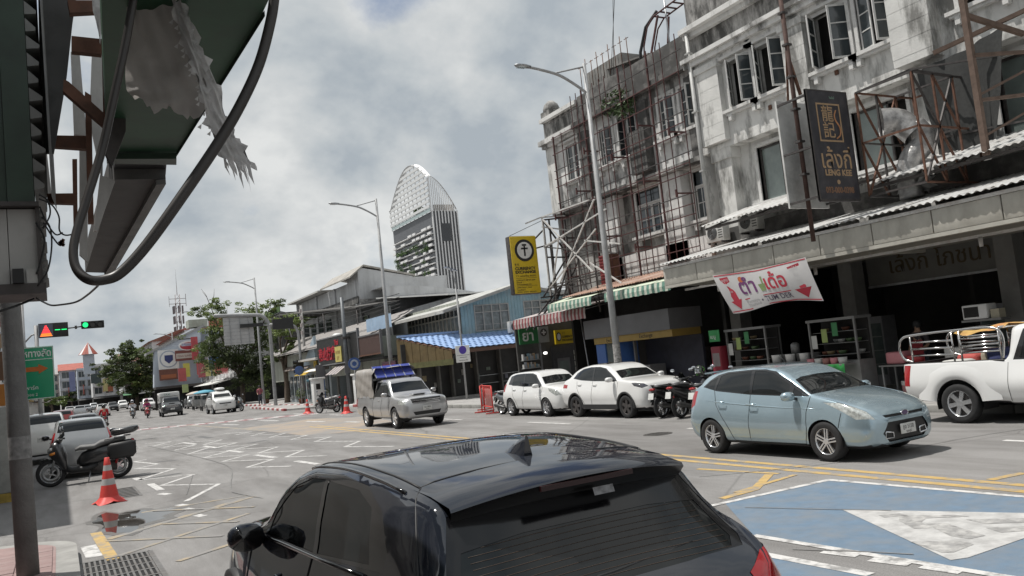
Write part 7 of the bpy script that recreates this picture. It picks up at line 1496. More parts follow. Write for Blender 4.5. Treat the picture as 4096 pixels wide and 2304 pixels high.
CB=thing('canopy_box','white sign-covered canopy box on the black pickup','canopy',(8.85,81.5,0),R(-92)); MB().bevbox((-1.5,0,1.62),(2.1,1.75,1.0),.06).build('shell',M_WHITE,CB); MB().bb((-2.0,.878,1.4),(-1.0,.885,1.95)).build('window',M_GLASS,CB); MB().bb((-2.0,-.885,1.4),(-1.0,-.878,1.95)).build('window',M_GLASS,CB); MB().bevbox((-.35,0,1.95),(.35,1.6,.4),.05).build('head_board',M_WHITE,CB); text('TAXI',.26,pm('green print',(.1,.25,.16),.6),CB,(-.168,-.5,1.86),(R(90),0,R(90)),depth=.004)
cols={'white':M_PEARL,'grey':metalpaint('grey car',(.2,.21,.22)),'black':metalpaint('black car',(.03,.03,.033)),'silver':M_SIL2,'red':metalpaint('red car',(.28,.03,.03)),'blue':metalpaint('dark blue car',(.04,.06,.13))}
far=[(13.9,98,-90,'white','white hatchback parked left of the blue umbrella'),(13.8,104,-90,'grey','grey hatchback parked beyond the white one'),(10.5,122,-90,'white','white van-like hatchback behind the rider in white'),(11.2,131,-90,'silver','silver hatchback between the two oncoming riders'),(4.8,118,90,'white','far white hatchback left of the dark tree trunk'),(2.3,120,90,'silver','far silver hatchback in the left queue'),(1.0,46,90,'black','black hatchback in the left queue ahead of the white one'),(-1.6,52,90,'white','white hatchback glimpsed beside the grey pole'),(.2,66,90,'red','red-topped hatchback farther up the left queue'),(-2.0,78,90,'blue','dark blue hatchback far up the left queue'),(7.6,150,-90,'black','dark far hatchback below the dark tree'),(9.8,162,-90,'white','white far hatchback below the dark tree'),(4.4,170,-90,'grey','grey far hatchback in mid street'),(1.5,150,90,'white','white far hatchback ahead in the left queue'),(6.2,190,-90,'silver','silver far hatchback at the end of the street')]
for k,(x,y,a,c,lb) in enumerate(far): dup(SW,(x,y,0),R(a),lb,'far traffic',{'white car paint':cols[c]} if c!='white' else None,(1.0,1.0,1.0+.05*(k%3)))
# body-side crease of the light blue hatchback; black tube paints in its sill shadow
for s in (1,-1):
    MB().tube([(x,s*(side_y(SF,x,z)+.001),z) for x,z in ((1.2,.80),(.8,.80),(.3,.815),(-.3,.845),(-.9,.885),(-1.45,.93))],[.002,.006,.008,.008,.008,.003],6).build('side_crease',M_LBLUE,FI)
    MB().tube([(x,s*(side_y(SF,x,.235)+.004),.235) for x in (.80,.3,-.2,-.6,-.95)],.014,6).build('sill_shadow_line',M_BLACK,FI)
    MB().lathe([(0,.006),(.012,.006),(.02,0)],'Y',12,(.98,s*(side_y(SF,.98,.80)-.001),.80)).build('side_repeater',M_AMBER,FI)

# ================================================================ motorcycles and riders (local x forward)
def bike_wheel(t,x,r,w=.10):
    b=MB(); b.lathe([(r*.72,-w*.32),(r*.84,-w*.5),(r*.97,-w*.3),(r,0),(r*.97,w*.3),(r*.84,w*.5),(r*.72,w*.32)],'Y',28); o=b.build('wheel',M_RUBBER,t,(x,0,r))
    k=MB(); k.lathe([(r*.73,-w*.3),(r*.68,-w*.2),(r*.68,w*.2),(r*.73,w*.3)],'Y',24)
    for i in range(5):
        a=i*1.2566; k.beam((.03*math.cos(a),0,.03*math.sin(a)),(r*.7*math.cos(a),0,r*.7*math.sin(a)),.03)
    k.disc((0,-.04,0),.045,'Y',14,.08); k.build('rim',M_ALU,o); MB().lathe([(r*.40,.045),(r*.62,.045),(r*.62,.05),(r*.40,.05)],'Y',24,close=True).build('brake_disc',M_STEEL,o)
def scooter(label,paint,loc,rz,scale=1.0,group=None,trunk=None,seat=None,plate_=True,windscreen=True,panniers=False,accent=None):
    t=thing('motor_scooter',label,'motorcycle',loc,rz,group); t.scale=(scale,)*3; seat=seat or M_BLACK
    bike_wheel(t,.66,.29); bike_wheel(t,-.64,.29,.13)
    for s in (1,-1): MB().tube([(.66,s*.075,.29),(.50,s*.075,.80)],.024,8).build('fork',M_STEEL,t)
    P=[]
    for k in range(9):
        a=.5+1.9*k/8; P.append([(.66+.33*math.cos(a),y,.29+.33*math.sin(a)+(.02 if abs(y)<.03 else 0)) for y in (-.07,-.03,.03,.07)])
    MB().grid(P).build('front_fender',paint,t)
    MB().loft([((.70,0,.72),.06,.05),((.62,0,.74),.17,.17),((.50,0,.70),.21,.27),((.40,0,.58),.20,.30),((.34,0,.45),.16,.22)],16).build('front_fairing',paint,t)
    for s in (1,-1): MB().loft([((.70,s*.09,.78),.015,.01),((.68,s*.10,.78),.05,.035),((.60,s*.13,.80),.05,.04)],10).build('headlight',M_LENS,t); MB().loft([((.66,s*.16,.69),.01,.01),((.63,s*.17,.69),.02,.03),((.55,s*.19,.71),.02,.025)],8).build('indicator',M_AMBER,t)
    if windscreen: MB().grid([[(.64-.09*i,.0+(j-3)*.05*(1-.08*i),.86+.10*i-.012*(j-3)**2) for j in range(7)] for i in range(4)]).build('windscreen',M_GLASS,t)
    MB().loft([((.42,0,.36),.12,.08),((.25,0,.30),.17,.07),((-.05,0,.30),.18,.07),((-.25,0,.34),.16,.09)],14).build('floorboard',M_BLACK,t)
    MB().loft([((.16,0,.46),.05,.05),((.05,0,.50),.13,.16),((-.25,0,.55),.18,.20),((-.60,0,.62),.17,.17),((-.85,0,.72),.11,.10),((-.98,0,.78),.04,.04)],16).build('rear_body',paint,t)
    MB().loft([((.18,0,.72),.08,.03),((.08,0,.755),.15,.055),((-.20,0,.745),.17,.055),((-.32,0,.80),.16,.07),((-.62,0,.84),.13,.06),((-.82,0,.85),.07,.03)],14).build('seat',seat,t)
    MB().tube([(.40,-.36,.98),(.46,-.20,1.0),(.47,0,.97),(.46,.20,1.0),(.40,.36,.98)],.016,8).build('handlebar',M_BLACK,t); MB().loft([((.56,0,.93),.06,.03),((.50,0,.95),.15,.06),((.42,0,.97),.13,.05)],12).build('handlebar_cover',paint,t)
    for s in (1,-1):
        MB().tube([(.40,s*.27,.99),(.40,s*.36,.98)],.021,8).build('grip',M_BLACK,t); MB().tube([(.44,s*.24,1.0),(.42,s*.30,1.18)],.008,6).build('mirror_stem',M_BLACK,t); MB().loft([((.44,s*.32,1.21),.055,.03),((.42,s*.32,1.21),.075,.042),((.405,s*.32,1.21),.07,.038)],12).build('mirror',pm('mirror glass',(.5,.52,.55),.05,.9),t)
        MB().tube([(-.40,s*.15,.86),(-.78,s*.15,.90),(-.92,s*.06,.91)],.014,6).build('grab_rail',M_STEEL,t)
    MB().loft([((-.10,.06,.30),.08,.10),((-.35,.07,.30),.11,.13),((-.62,.10,.29),.06,.09)],12).build('engine',M_DKST,t)
    MB().loft([((-.25,-.16,.27),.03,.03),((-.45,-.17,.29),.055,.06),((-.85,-.18,.38),.06,.075),((-.90,-.18,.39),.04,.05)],12).build('exhaust',pm('exhaust grey',(.12,.12,.12),.4,.7),t)
    MB().tube([(-.60,.13,.33),(-.70,.13,.68)],.03,8).build('shock_absorber',M_RED if accent else M_STEEL,t)
    MB().prism([(-.86,-.07,.70),(-.86,.07,.70),(-1.02,.06,.46),(-1.02,-.06,.46)],(.01,0,.015)).build('rear_fender',M_BLACK,t)
    MB().loft([((-.93,0,.80),.10,.035),((-.99,0,.79),.08,.03)],10).build('tail_lamp',M_RED,t)
    if plate_: MB().prism([(-1.0,-.09,.70),(-1.0,.09,.70),(-1.05,.09,.54),(-1.05,-.09,.54)],(-.006,0,-.002)).build('number_plate',M_PLATE,t)
    MB().tube([(-.1,.12,.24),(-.05,.26,.02)],.014,6).build('side_stand',M_STEEL,t)
    if trunk: MB().loft([((-.70,0,1.02),.10,.08),((-.76,0,1.03),.17,.13),((-1.05,0,1.03),.18,.14),((-1.12,0,1.02),.12,.09)],16).build('top_box',trunk,t); MB().loft([((-1.10,0,1.03),.14,.035),((-1.13,0,1.03),.12,.03)],10).build('box_reflector',M_RED,t)
    if panniers:
        for s in (1,-1): MB().loft([((-.45,s*.24,.62),.06,.10),((-.52,s*.26,.60),.09,.17),((-.95,s*.26,.62),.09,.18),((-1.02,s*.25,.64),.06,.12)],14,pw=4).build('pannier',M_BLACK,t)
    return t
P_BLK=metalpaint('black scooter paint',(.02,.02,.022),.3,.2); P_WHT=pm('white scooter paint',(.62,.62,.62),.3,coat=1,var=.03); P_RED=metalpaint('red scooter paint',(.30,.03,.035),.3,.1); P_GRY=metalpaint('grey scooter paint',(.16,.17,.18),.3,.4)
scooter('large black touring scooter with side panniers parked by the near-left kerb',P_BLK,(.53,24.6,0),R(176),1.20,None,None,pm('worn grey seat',(.15,.15,.15),.7,var=.2),True,True,True,True)
BX=MB().prism([(0,-.2,0),(0,.2,0),(-.62,.17,.1),(-.62,-.17,.1)],(0,0,.18)); 
tb=thing('luggage_box','flat black luggage box strapped on the tail of the black touring scooter','luggage box',(1.15,24.55,1.10),R(176)); MB().loft([((-.02,0,.08),.14,.06),((-.1,0,.09),.2,.09),((-.55,0,.13),.19,.09),((-.68,0,.16),.12,.06)],14,pw=4).build('shell',P_BLK,tb); MB().bb((-.70,-.1,.12),(-.685,.1,.17)).build('reflector',M_RED,tb)
GP='scooters parked nose-in between the white crossover and the blue hatchback'
scooter('black scooter with white plate nearest the white crossover',P_BLK,(15.0,18.25,0),R(12),1.0,GP)
s2=scooter('black and red scooter in the middle of the kerbside trio',P_BLK,(15.05,17.45,0),R(8),1.04,GP,seat=M_BLACK,accent=1)
scooter('white and black scooter nearest the light blue hatchback',P_WHT,(15.0,16.65,0),R(14),1.0,GP)
H_=thing('crash_helmet','black and green crash helmet resting on the middle kerbside scooter','helmet',(15.35,17.5,1.16)); MB().lathe([(.0,.155),(.07,.145),(.12,.10),(.14,.03),(.135,-.05),(.115,-.11),(.10,-.12)],'Z',18).build('shell',pm('helmet black green',(.02,.022,.02),.2,coat=1,var=.2,stain=.9,stain_col=(.12,.36,.08),stain_scale=7,stain_lo=.52,stain_hi=.56),H_); MB().grid([[(-.146*math.cos(a)*c,.146*math.sin(a)*c,z) for a in (-.9,-.45,0,.45,.9)] for z,c in ((.06,.93),(0,1.0),(-.05,.97))]).build('visor',pm('helmet visor',(.45,.47,.5),.05,.8),H_)
scooter('black and white scooter parked between the two far orange cones',P_BLK,(13.35,46.7,0),R(118),1.05,'far parked scooters',trunk=None,seat=pm('pale seat',(.5,.5,.5),.6))
scooter('dark scooter half hidden behind the small white hatchback',P_GRY,(14.55,26.85,0),R(-75),.95,None,accent=1)
scooter('grey scooter leaning beside the white car with the roof box',P_GRY,(12.6,70.2,0),R(-70),1.1,'far parked scooters')
scooter('dark scooter in shade behind the far vendor cart',P_BLK,(13.4,86,0),R(-80),1.0,'far parked scooters')
# ---- people
def skin_body(pts,edges,rad,name,mat,parent,sub=2):
    me=bpy.data.meshes.new('tmp'); me.from_pydata(pts,edges,[]); o=bpy.data.objects.new('tmp',me)
    m=o.modifiers.new('s','SKIN'); m.use_smooth_shade=True
    for i,r in enumerate(rad): me.skin_vertices[0].data[i].radius=(r,r) if not isinstance(r,tuple) else r
    me.skin_vertices[0].data[0].use_root=True
    o.modifiers.new('u','SUBSURF').levels=sub
    r=evaluate(o); bpy.data.objects.remove(o); r.name=name; r.materials.clear(); r.materials.append(mat); 
    return ob(name,r,parent)
M_SKIN=pm('skin',(.36,.22,.15),.6,var=.08); M_JEAN=pm('dark trousers',(.05,.055,.075),.8,var=.2)
def rider(label,loc,rz,shirt,helmet,trousers=None,scale=1.0,sleeves=True):
    """seated on a scooter, hands on the bars; origin on the ground below the seat, x forward"""
    t=thing('person',label,'person',loc,rz); t.scale=(scale,)*3
    pts=[(-.15,0,.90),(-.13,0,1.08),(-.08,0,1.28),(-.05,0,1.42),(-.03,0,1.50),(0,0,1.60),  (-.06,.17,1.38),(.06,.25,1.15),(.28,.27,1.03),(.36,.28,1.02),(-.06,-.17,1.38),(.06,-.25,1.15),(.28,-.27,1.03),(.36,-.28,1.02), (-.10,.10,.86),(.26,.20,.80),(.20,.20,.42),(.32,.20,.37),(-.10,-.10,.86),(.26,-.20,.80),(.20,-.20,.42),(.32,-.20,.37)]
    ed=[(0,1),(1,2),(2,3),(3,4),(4,5),(3,6),(6,7),(7,8),(8,9),(3,10),(10,11),(11,12),(12,13),(0,14),(14,15),(15,16),(16,17),(0,18),(18,19),(19,20),(20,21)]
    rad=[(.13,.15),(.125,.14),(.15,.12),(.09,.08),.055,.09,.065,.048,.035,.03,.065,.048,.035,.03,.085,.065,.05,.04,.085,.065,.05,.04]
    skin_body(pts,ed,rad,'body',M_SKIN,t)
    k=[0,1,2,3,6,7,8,10,11,12]; mp={v:i for i,v in enumerate(k)}
    skin_body([pts[i] for i in k],[(mp[a],mp[b_]) for a,b_ in ed if a in mp and b_ in mp],[(r[0]+.02,r[1]+.02) if isinstance(r,tuple) else r+.02 for r in [rad[i] for i in k]],'shirt',shirt,t)
    k=[0,14,15,16,18,19,20]; mp={v:i for i,v in enumerate(k)}
    skin_body([pts[i] for i in k],[(mp[a],mp[b_]) for a,b_ in ed if a in mp and b_ in mp],[(.15,.165)]+[.10,.08,.065,.10,.08,.065],'trousers',trousers or M_JEAN,t)
    for s in (1,-1): MB().loft([((.14,s*.20,.36),.04,.03),((.22,s*.20,.36),.05,.05),((.36,s*.20,.335),.045,.03),((.42,s*.20,.33),.025,.015)],10).build('shoe',M_BLACK,t)
    MB().lathe([(.0,.16),(.07,.15),(.12,.105),(.14,.03),(.135,-.05),(.11,-.12),(.09,-.13)],'Z',18,(.01,0,1.62)).build('helmet',helmet,t); MB().grid([[(.01+.148*math.cos(a)*c,.148*math.sin(a)*c,1.62+z) for a in (-.9,-.45,0,.45,.9)] for z,c in ((.05,.95),(0,1.0),(-.06,.97))]).build('visor',M_BGLOSS,t)
    return t
def ridden(label,paint,x,y,rz,plabel,shirt,helmet,**k):
    b=scooter(label,paint,(x,y,0),rz,1.0,'scooters being ridden',**k); 
    rider(plabel,(x-.10*math.cos(rz),y-.10*math.sin(rz),0),rz,shirt,helmet)
    return b
ridden('scooter ridden away from the viewer by the rider in red',P_BLK,2.75,65.5,R(92),'rider in a bright red jacket seen from behind beside the queue',pm('red jacket',(.42,.012,.02),.7,var=.15),M_BGLOSS)
ridden('scooter ridden towards the viewer by the rider in white',P_GRY,6.15,87.5,R(-95),'oncoming rider in a white shirt and pale helmet',pm('white shirt',(.62,.62,.66),.8,var=.1),pm('pale helmet',(.6,.6,.66),.3,coat=1))
ridden('red scooter ridden towards the viewer by the rider in magenta',P_RED,7.0,82.5,R(-95),'oncoming rider in magenta right of the rider in white',pm('magenta shirt',(.40,.02,.16),.8,var=.1),pm('magenta helmet',(.35,.03,.15),.3,coat=1))
def standing(label,loc,rz,shirt,trousers,hair,scale=1.0,apron=None,arm=.35):
    t=thing('person',label,'person',loc,rz); t.scale=(scale,)*3
    pts=[(0,0,.92),(0,0,1.10),(.01,0,1.30),(.02,0,1.45),(.02,0,1.53),(.03,0,1.64),(.02,.18,1.41),(.03,.22,1.15),(.20+arm*.2,.20,1.0+arm*.2),(.30+arm*.2,.17,1.0+arm*.25),(.02,-.18,1.41),(.03,-.22,1.15),(.20,-.20,.98),(.30,-.17,.98),(0,.09,.88),(.02,.10,.48),(0,.11,.08),(.14,.12,.04),(0,-.09,.88),(.02,-.10,.48),(0,-.11,.08),(.14,-.12,.04)]
    ed=[(0,1),(1,2),(2,3),(3,4),(4,5),(3,6),(6,7),(7,8),(8,9),(3,10),(10,11),(11,12),(12,13),(0,14),(14,15),(15,16),(16,17),(0,18),(18,19),(19,20),(20,21)]
    rad=[(.13,.15),(.12,.13),(.14,.11),(.09,.08),.052,.092,.06,.045,.034,.03,.06,.045,.034,.03,.085,.06,.045,.035,.085,.06,.045,.035]
    skin_body(pts,ed,rad,'body',M_SKIN,t)
    k=[0,1,2,3,6,7,10,11]; mp={v:i for i,v in enumerate(k)}; skin_body([pts[i] for i in k],[(mp[a],mp[b_]) for a,b_ in ed if a in mp and b_ in mp],[(rad[i][0]+.018,rad[i][1]+.018) if isinstance(rad[i],tuple) else rad[i]+.02 for i in k],'shirt',shirt,t)
    k=[0,14,15,16,18,19,20]; mp={v:i for i,v in enumerate(k)}; skin_body([pts[i] for i in k],[(mp[a],mp[b_]) for a,b_ in ed if a in mp and b_ in mp],[(.148,.165),.10,.075,.06,.10,.075,.06],'trousers',trousers,t)
    MB().lathe([(0,.115),(.07,.10),(.105,.05),(.108,-.02),(.095,-.08)],'Z',16,(.015,0,1.68)).build('hair',hair,t)
    for s in (1,-1): MB().loft([((.09,s*.035,1.655),.01,.008),((.118,s*.035,1.655),.012,.008)],8).build('eye',M_BLACK,t)
    MB().loft([((.10,0,1.62),.015,.025),((.135,0,1.61),.008,.01)],8).build('nose',M_SKIN,t)
    if apron: MB().grid([[(.15+.01*math.cos(j),-.14+.07*j,.60+.17*i) for j in range(5)] for i in range(5)]).build('apron',apron,t)
    return t
standing('cook in a dark top with a red apron standing behind the white pickup rack',(19.3,13.6,.14),R(190),pm('dark top',(.05,.04,.045),.8),M_JEAN,M_BLACK,1.0,pm('red apron',(.30,.03,.04),.8))
standing('person in a pink shirt by the street tree and sign post',(15.6,75.5,.14),R(-100),pm('pink shirt',(.35,.10,.14),.8),M_JEAN,M_BLACK,.98)

# ================================================================ left foreground: sign structures over the near pavement
M_DG=pm('dark green painted sheet',(.020,.040,.026),.5,var=.35,scale=5,stain=.5,stain_col=(.055,.06,.052),stain_scale=3,streak=.8)
M_DG2=pm('deep green soffit',(.014,.062,.028),.55,var=.3,scale=4,stain=.4,stain_col=(.03,.034,.028),stain_scale=3)
M_GSH=pm('weathered grey sheet',(.17,.17,.165),.7,.2,var=.25,scale=6,stain=.5,stain_col=(.08,.08,.075),stain_scale=3)
M_PWH=pm('grubby white panel',(.42,.415,.40),.7,var=.15,scale=4,stain=.45,stain_col=(.16,.15,.14),stain_scale=3,streak=.6)
SBx=thing('shop_sign_box','dark green sheet-metal sign box at the top left corner','sign box',(0,0,0))
for a,b_ in (((-.62,4.0,2.95),(-.145,4.35,4.6)),((-.143,3.985,2.945),(-.045,4.3,4.6))): MB().bb(a,b_).build('green_sheet',M_DG,SBx)
MB().bb((-.62,3.97,2.925),(-.03,4.36,2.944)).build('bottom_edge',M_DKST,SBx)
for k in range(20): 
    z=3.0+.078*k; MB().prism([(-.043,4.0,z),(-.006+.006*(k%3),4.02,z+.015),(-.004+.006*(k%3),4.02,z+.03),(-.043,4.0,z+.062)],(0,.9,0)).build('corrugation_rib',M_GSH,SBx)
MB().quad((.02,4.03,2.98),(.045,4.9,3.1),(.045,4.9,4.7),(.02,4.03,4.7)).build('backing_sheet',M_GSH,SBx)
MB().prism([(0.016,4.55,4.125),(0.187,4.55,4.147),(0.16,4.55,3.986),(0.121,4.55,3.713),(0.044,4.55,3.314),(-0.01,4.55,3.313)],(0,.03,0)).build('rear_sheet',pm('dark grey sheet',(.075,.075,.074),.7,.1,var=.3,scale=8,stain=.4,stain_col=(.04,.04,.04),stain_scale=4),SBx)
WB=thing('meter_box','grubby white panelled box hanging below the green sign box','box',(0,0,0))
for k in range(5): MB().bb((-.62+.118*k,4.02,2.60),(-.62+.118*k+.115,4.3,2.92)).build('panel',M_PWH,WB)
MB().bb((-.045,4.0,2.6),(-.03,4.32,2.924)).build('corner_strip',M_DKST,WB)
for k in range(12): MB().prism([(-.03,4.02,2.61+.026*k),(-.008-.004*(k%3),4.02,2.62+.026*k),(-.03,4.02,2.632+.026*k)],(0,.3,0)).build('edge_tooth',M_GSH,WB)
MB().bb((-.62,4.0,2.555),(-.02,4.32,2.599)).build('base_channel',M_DKST,WB); MB().bb((-.14,3.98,2.60),(-.10,4.02,2.66)).build('latch',M_BLACK,WB)
MB().bb((-.09,4.005,2.60),(-.05,4.018,2.66)).build('patch',M_PWH,WB)
# rusty bracket frame
BRK=thing('bracket_frame','rusty angle-iron bracket frame behind the hanging hose','frame',(0,0,0))
def q4(name,mat,par,pts,th=.03): return MB().prism(pts,(0,th,0)).build(name,mat,par)
for nm,pts in (('crossbar',((0.148,4.4,3.862),(0.284,4.4,3.859),(0.276,4.4,3.781),(0.144,4.4,3.785))),('crossbar',((0.042,4.6,3.417),(0.202,4.6,3.42),(0.193,4.6,3.353),(0.041,4.6,3.36))),('crossbar',((0.003,4.8,3.165),(0.144,4.8,3.168),(0.135,4.8,3.112),(0.004,4.8,3.117))),('diagonal',((0.1,4.3,3.606),(0.122,4.3,3.593),(0.273,4.3,3.438),(0.26,4.3,3.382),(0.094,4.3,3.548))),('post',((0.278,4.25,3.954),(0.325,4.25,3.959),(0.281,4.25,3.345),(0.255,4.25,3.343))),('post',((0.196,4.5,3.619),(0.223,4.5,3.6),(0.198,4.5,2.952),(0.173,4.5,2.952))),('post',((0.132,4.9,3.377),(0.155,4.9,3.378),(0.135,4.9,2.944),(0.116,4.9,2.945))),('crossbar',((0.14,4.4,4.043),(0.299,4.4,4.062),(0.292,4.4,4.004),(0.147,4.4,3.979)))): q4(nm,M_RUST,BRK,pts,.05)
# pale sign backs seen between the brackets
SP2=thing('sign_back_panels','pale grubby sign panels seen edge-on behind the rusty brackets','sign',(0,0,0))
for pts in (((0.278,5.2,4.124),(0.34,5.2,4.106),(0.287,5.2,3.319),(0.24,5.2,3.693)),((0.172,5.4,4.167),(0.219,5.4,4.167),(0.229,5.4,3.657),(0.162,5.4,3.659)),((0.183,5.3,3.55),(0.22,5.3,3.547),(0.191,5.3,2.874),(0.149,5.3,2.922)),((0.266,5,3.317),(0.34,5,3.284),(0.235,5,3.004),(0.217,5,3.004)),((0,5.6,3.608),(0.017,5.6,3.598),(0.029,5.6,3.338),(-0.009,5.6,3.338))): q4('panel',M_PWH,SP2,pts,.04)
for pts in (((0.31,3.9,3.732),(0.359,3.9,3.793),(0.32,3.9,3.243),(0.256,3.9,3.081),(0.232,3.9,3.151)),): q4('dark_board',M_DKST,SP2,pts,.05)
# green canopy soffits along the street
GS=thing('green_canopy','dark green canopy soffit overhead at the upper left','canopy',(0,0,0))
MB().prism([(0.657,2.577,3.3),(0.659,2.673,3.3),(0.595,4.446,3.3),(0.277,4.479,3.3),(.15,2.2,3.3)],(0,0,.22)).build('soffit',M_DG2,GS)
MB().prism([(0.59,4.409,3.29),(0.604,4.534,3.29),(0.275,4.534,3.29),(0.275,4.443,3.29)],(0,0,-.03)).build('end_batten',M_DG,GS)
MB().prism([(0.659,2.673,3.3),(0.595,4.446,3.3),(0.596,4.407,3.3),(0.661,2.656,3.3)],(0,0,-.02)).build('edge_trim',M_DG,GS)
G2=thing('grey_canopy','narrow grey canopy strip beyond the green soffit at upper left','canopy',(0,0,0))
MB().prism([(0.593,4.809,3.36),(0.623,5.154,3.36),(0.344,5.171,3.36),(0.336,4.833,3.36)],(0,0,.2)).build('dark_gap',M_BLACK,G2)
MB().prism([(0.604,5.006,3.3),(0.6,5.332,3.3),(0.52,8.896,3.3),(0.288,8.77,3.3),(0.339,5.039,3.3)],(0,0,.2)).build('soffit',pm('grey soffit',(.075,.073,.07),.75,var=.25,scale=8,stain=.4,stain_scale=4),G2)
MB().prism([(0.601,4.986,3.295),(0.518,8.86,3.295),(0.451,8.839,3.295),(0.551,5.007,3.295)],(0,0,-.03)).build('edge_trim',M_GSH,G2)
# torn tarpaulin
TA=thing('torn_tarpaulin','torn ragged silver-grey tarpaulin hanging from the canopy at upper left','tarpaulin',(0,0,0))
def drape(L,Rr,nu,seed,amp,hole=None):
    rn=random.Random(seed); Ls=smooth_line(L,5); Rs=smooth_line(Rr,5); n=min(len(Ls),len(Rs)); P=[]
    ph=[rn.uniform(0,6) for _ in range(6)]
    for i in range(n):
        row=[]
        for j in range(nu+1):
            u=j/nu; p=Ls[i].lerp(Rs[i],u); d=amp*(math.sin(u*9+i*.35+ph[0])+.6*math.sin(u*21-i*.5+ph[1])+.5*math.sin(u*4+i*1.1+ph[2]))
            row.append((p.x+rn.uniform(-.001,.001),p.y+d,p.z+rn.uniform(-.001,.001)))
        P.append(row)
    return P
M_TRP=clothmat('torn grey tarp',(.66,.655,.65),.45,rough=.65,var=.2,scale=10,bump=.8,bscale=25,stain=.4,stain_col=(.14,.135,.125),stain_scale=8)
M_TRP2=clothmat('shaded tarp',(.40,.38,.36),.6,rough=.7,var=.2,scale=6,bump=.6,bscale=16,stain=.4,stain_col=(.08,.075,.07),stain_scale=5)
P=drape([(0.256,2.75,3.341),(0.247,2.75,3.222),(0.238,2.75,3.118),(0.236,2.75,3.038),(0.248,2.75,3.016)],[(0.391,2.7,3.335),(0.42,2.7,3.233),(0.45,2.7,3.13),(0.476,2.7,3.027),(0.442,2.7,2.939)],18,5,.014)
for j,row in enumerate(P):
    pass
# ragged lower edge
for j in range(19): x,y,z=P[-1][j]; P[-1][j]=(x,y,z-.02*abs(math.sin(j*1.9))+.012*math.sin(j*.8))
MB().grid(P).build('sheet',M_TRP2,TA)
P=drape([(0.368,2.66,3.314),(0.389,2.66,3.226),(0.409,2.66,3.138),(0.429,2.66,3.049),(0.446,2.66,2.96),(0.462,2.66,2.883),(0.487,2.66,2.794)],[(0.409,2.66,3.32),(0.436,2.66,3.218),(0.462,2.66,3.129),(0.494,2.66,3.028),(0.523,2.66,2.925),(0.552,2.66,2.848),(0.579,2.66,2.777)],16,6,.011)
for i,row in enumerate(P):
    for e in (0,-1):
        x,y,z=row[e]; k=.010*math.sin(i*1.3)+.008*math.sin(i*2.9+1); row[e]=(x+k,y,z+k*.4)
MB().grid(P).build('strip',M_TRP,TA)
end=P[-1]
fr_=MB(); rn=random.Random(2)
for j in range(16):
    a,b_=Vector(end[j]),Vector(end[j+1]); ln=[.03,.05,.02,.035,.06,.045,.015,.02,.05,.075,.03,.06,.085,.04,.06,.02][j]; d=Vector((.014,.004,-ln*1.1)); m=a.lerp(b_,.5); fr_.add([a,b_,b_+d*.55+Vector((rn.uniform(-.006,.006),0,0)),m+d,a+d*.5+Vector((rn.uniform(-.006,.006),0,0))],[(0,1,2,3,4)])
fr_.build('frayed_end',M_TRP,TA)
fr2=MB(); 
for k in range(26):
    row=P[4+k%24]; p=Vector(row[0]); s=rn.uniform(.004,.014); fr2.add([p,p+Vector((-s,.004,-s*.8)),p+Vector((-s*.2,.002,-s*1.3))],[(0,1,2)])
for k in range(16): p=Vector(P[(k*2)%30][3+k%8]); s=rn.uniform(.015,.03); fr2.add([p+Vector((0,-.008,0)),p+Vector((s,-.014,-.2*s)),p+Vector((s*.4,-.016,-s))],[(0,1,2)])
struct(fr2.build('frayed_edge',M_TRP,TA),'stuff')
T2=thing('plastic_rag','small torn plastic rag snagged on the rusty bracket at the top','rag',(0,0,0))
P=drape([(0.239,4.2,3.976),(0.238,4.2,3.908),(0.252,4.2,3.851)],[(0.279,4.2,3.981),(0.278,4.2,3.903),(0.26,4.2,3.75)],6,9,.006); MB().grid(P).build('rag',M_TRP,T2)
# hanging hose
HO=thing('hanging_hose','thick black hose hanging in a long loop from the canopy','hose',(0,0,0))
hp=[(0.253,2.5,3.24),(0.223,2.5,3.095),(0.185,2.5,2.94),(0.144,2.5,2.778),(0.1,2.48,2.638),(0.07,2.46,2.546),(0.055,2.44,2.479),(0.059,2.42,2.428),(0.084,2.4,2.395),(0.121,2.4,2.392),(0.163,2.4,2.41),(0.231,2.4,2.483),(0.331,2.4,2.62),(0.431,2.4,2.765),(0.505,2.4,2.886),(0.569,2.4,3.016),(0.614,2.4,3.155),(0.633,2.4,3.244)]
n_=len(smooth_line(hp,6)); MB().tube(smooth_line(hp,6),[.0115+.004*min(1,max(0,(i/n_-.35)*3)) for i in range(n_)],12).build('hose',pm('dull hose rubber',(.028,.024,.022),.42,var=.2,scale=8),HO)
# loose wires
WR=thing('loose_wires','tangle of loose black wires beside the grubby white box','wires',(0,0,0))
for pts in (((-0.028,4,2.961),(0.018,4,2.935),(0.043,4,2.883),(0.042,4,2.822),(0.064,4,2.801),(0.099,4,2.807)),((-0.022,4,2.883),(0.006,4,2.84),(0.009,4,2.753),(-0.011,4,2.651),(-0.051,4,2.585)),((-0.027,4,2.927),(-0.004,4,2.857),(0.026,4,2.805),(0.054,4,2.813)),((-0.016,4,2.857),(0.018,4,2.788),(0.042,4,2.756),(0.055,4,2.778)),((-0.027,4,2.979),(0.004,4,2.953),(0.01,4,2.892),(-0.02,4,2.832)),((-0.045,4,2.858),(-0.016,4,2.789),(-0.032,4,2.703),(-0.053,4,2.636))): MB().tube(smooth_line(pts,5),.0035,5).build('wire',M_BLACK,WR)
b=MB(); 
for k in range(9): b.box(Vector((0.049,4,2.77))+Vector((rn.uniform(-.01,.01),0,rn.uniform(-.012,.012))),(.012,.012,.01),0,Matrix.Rotation(rn.uniform(0,3),3,'Y'))
b.build('connector_clump',M_RUST,WR)
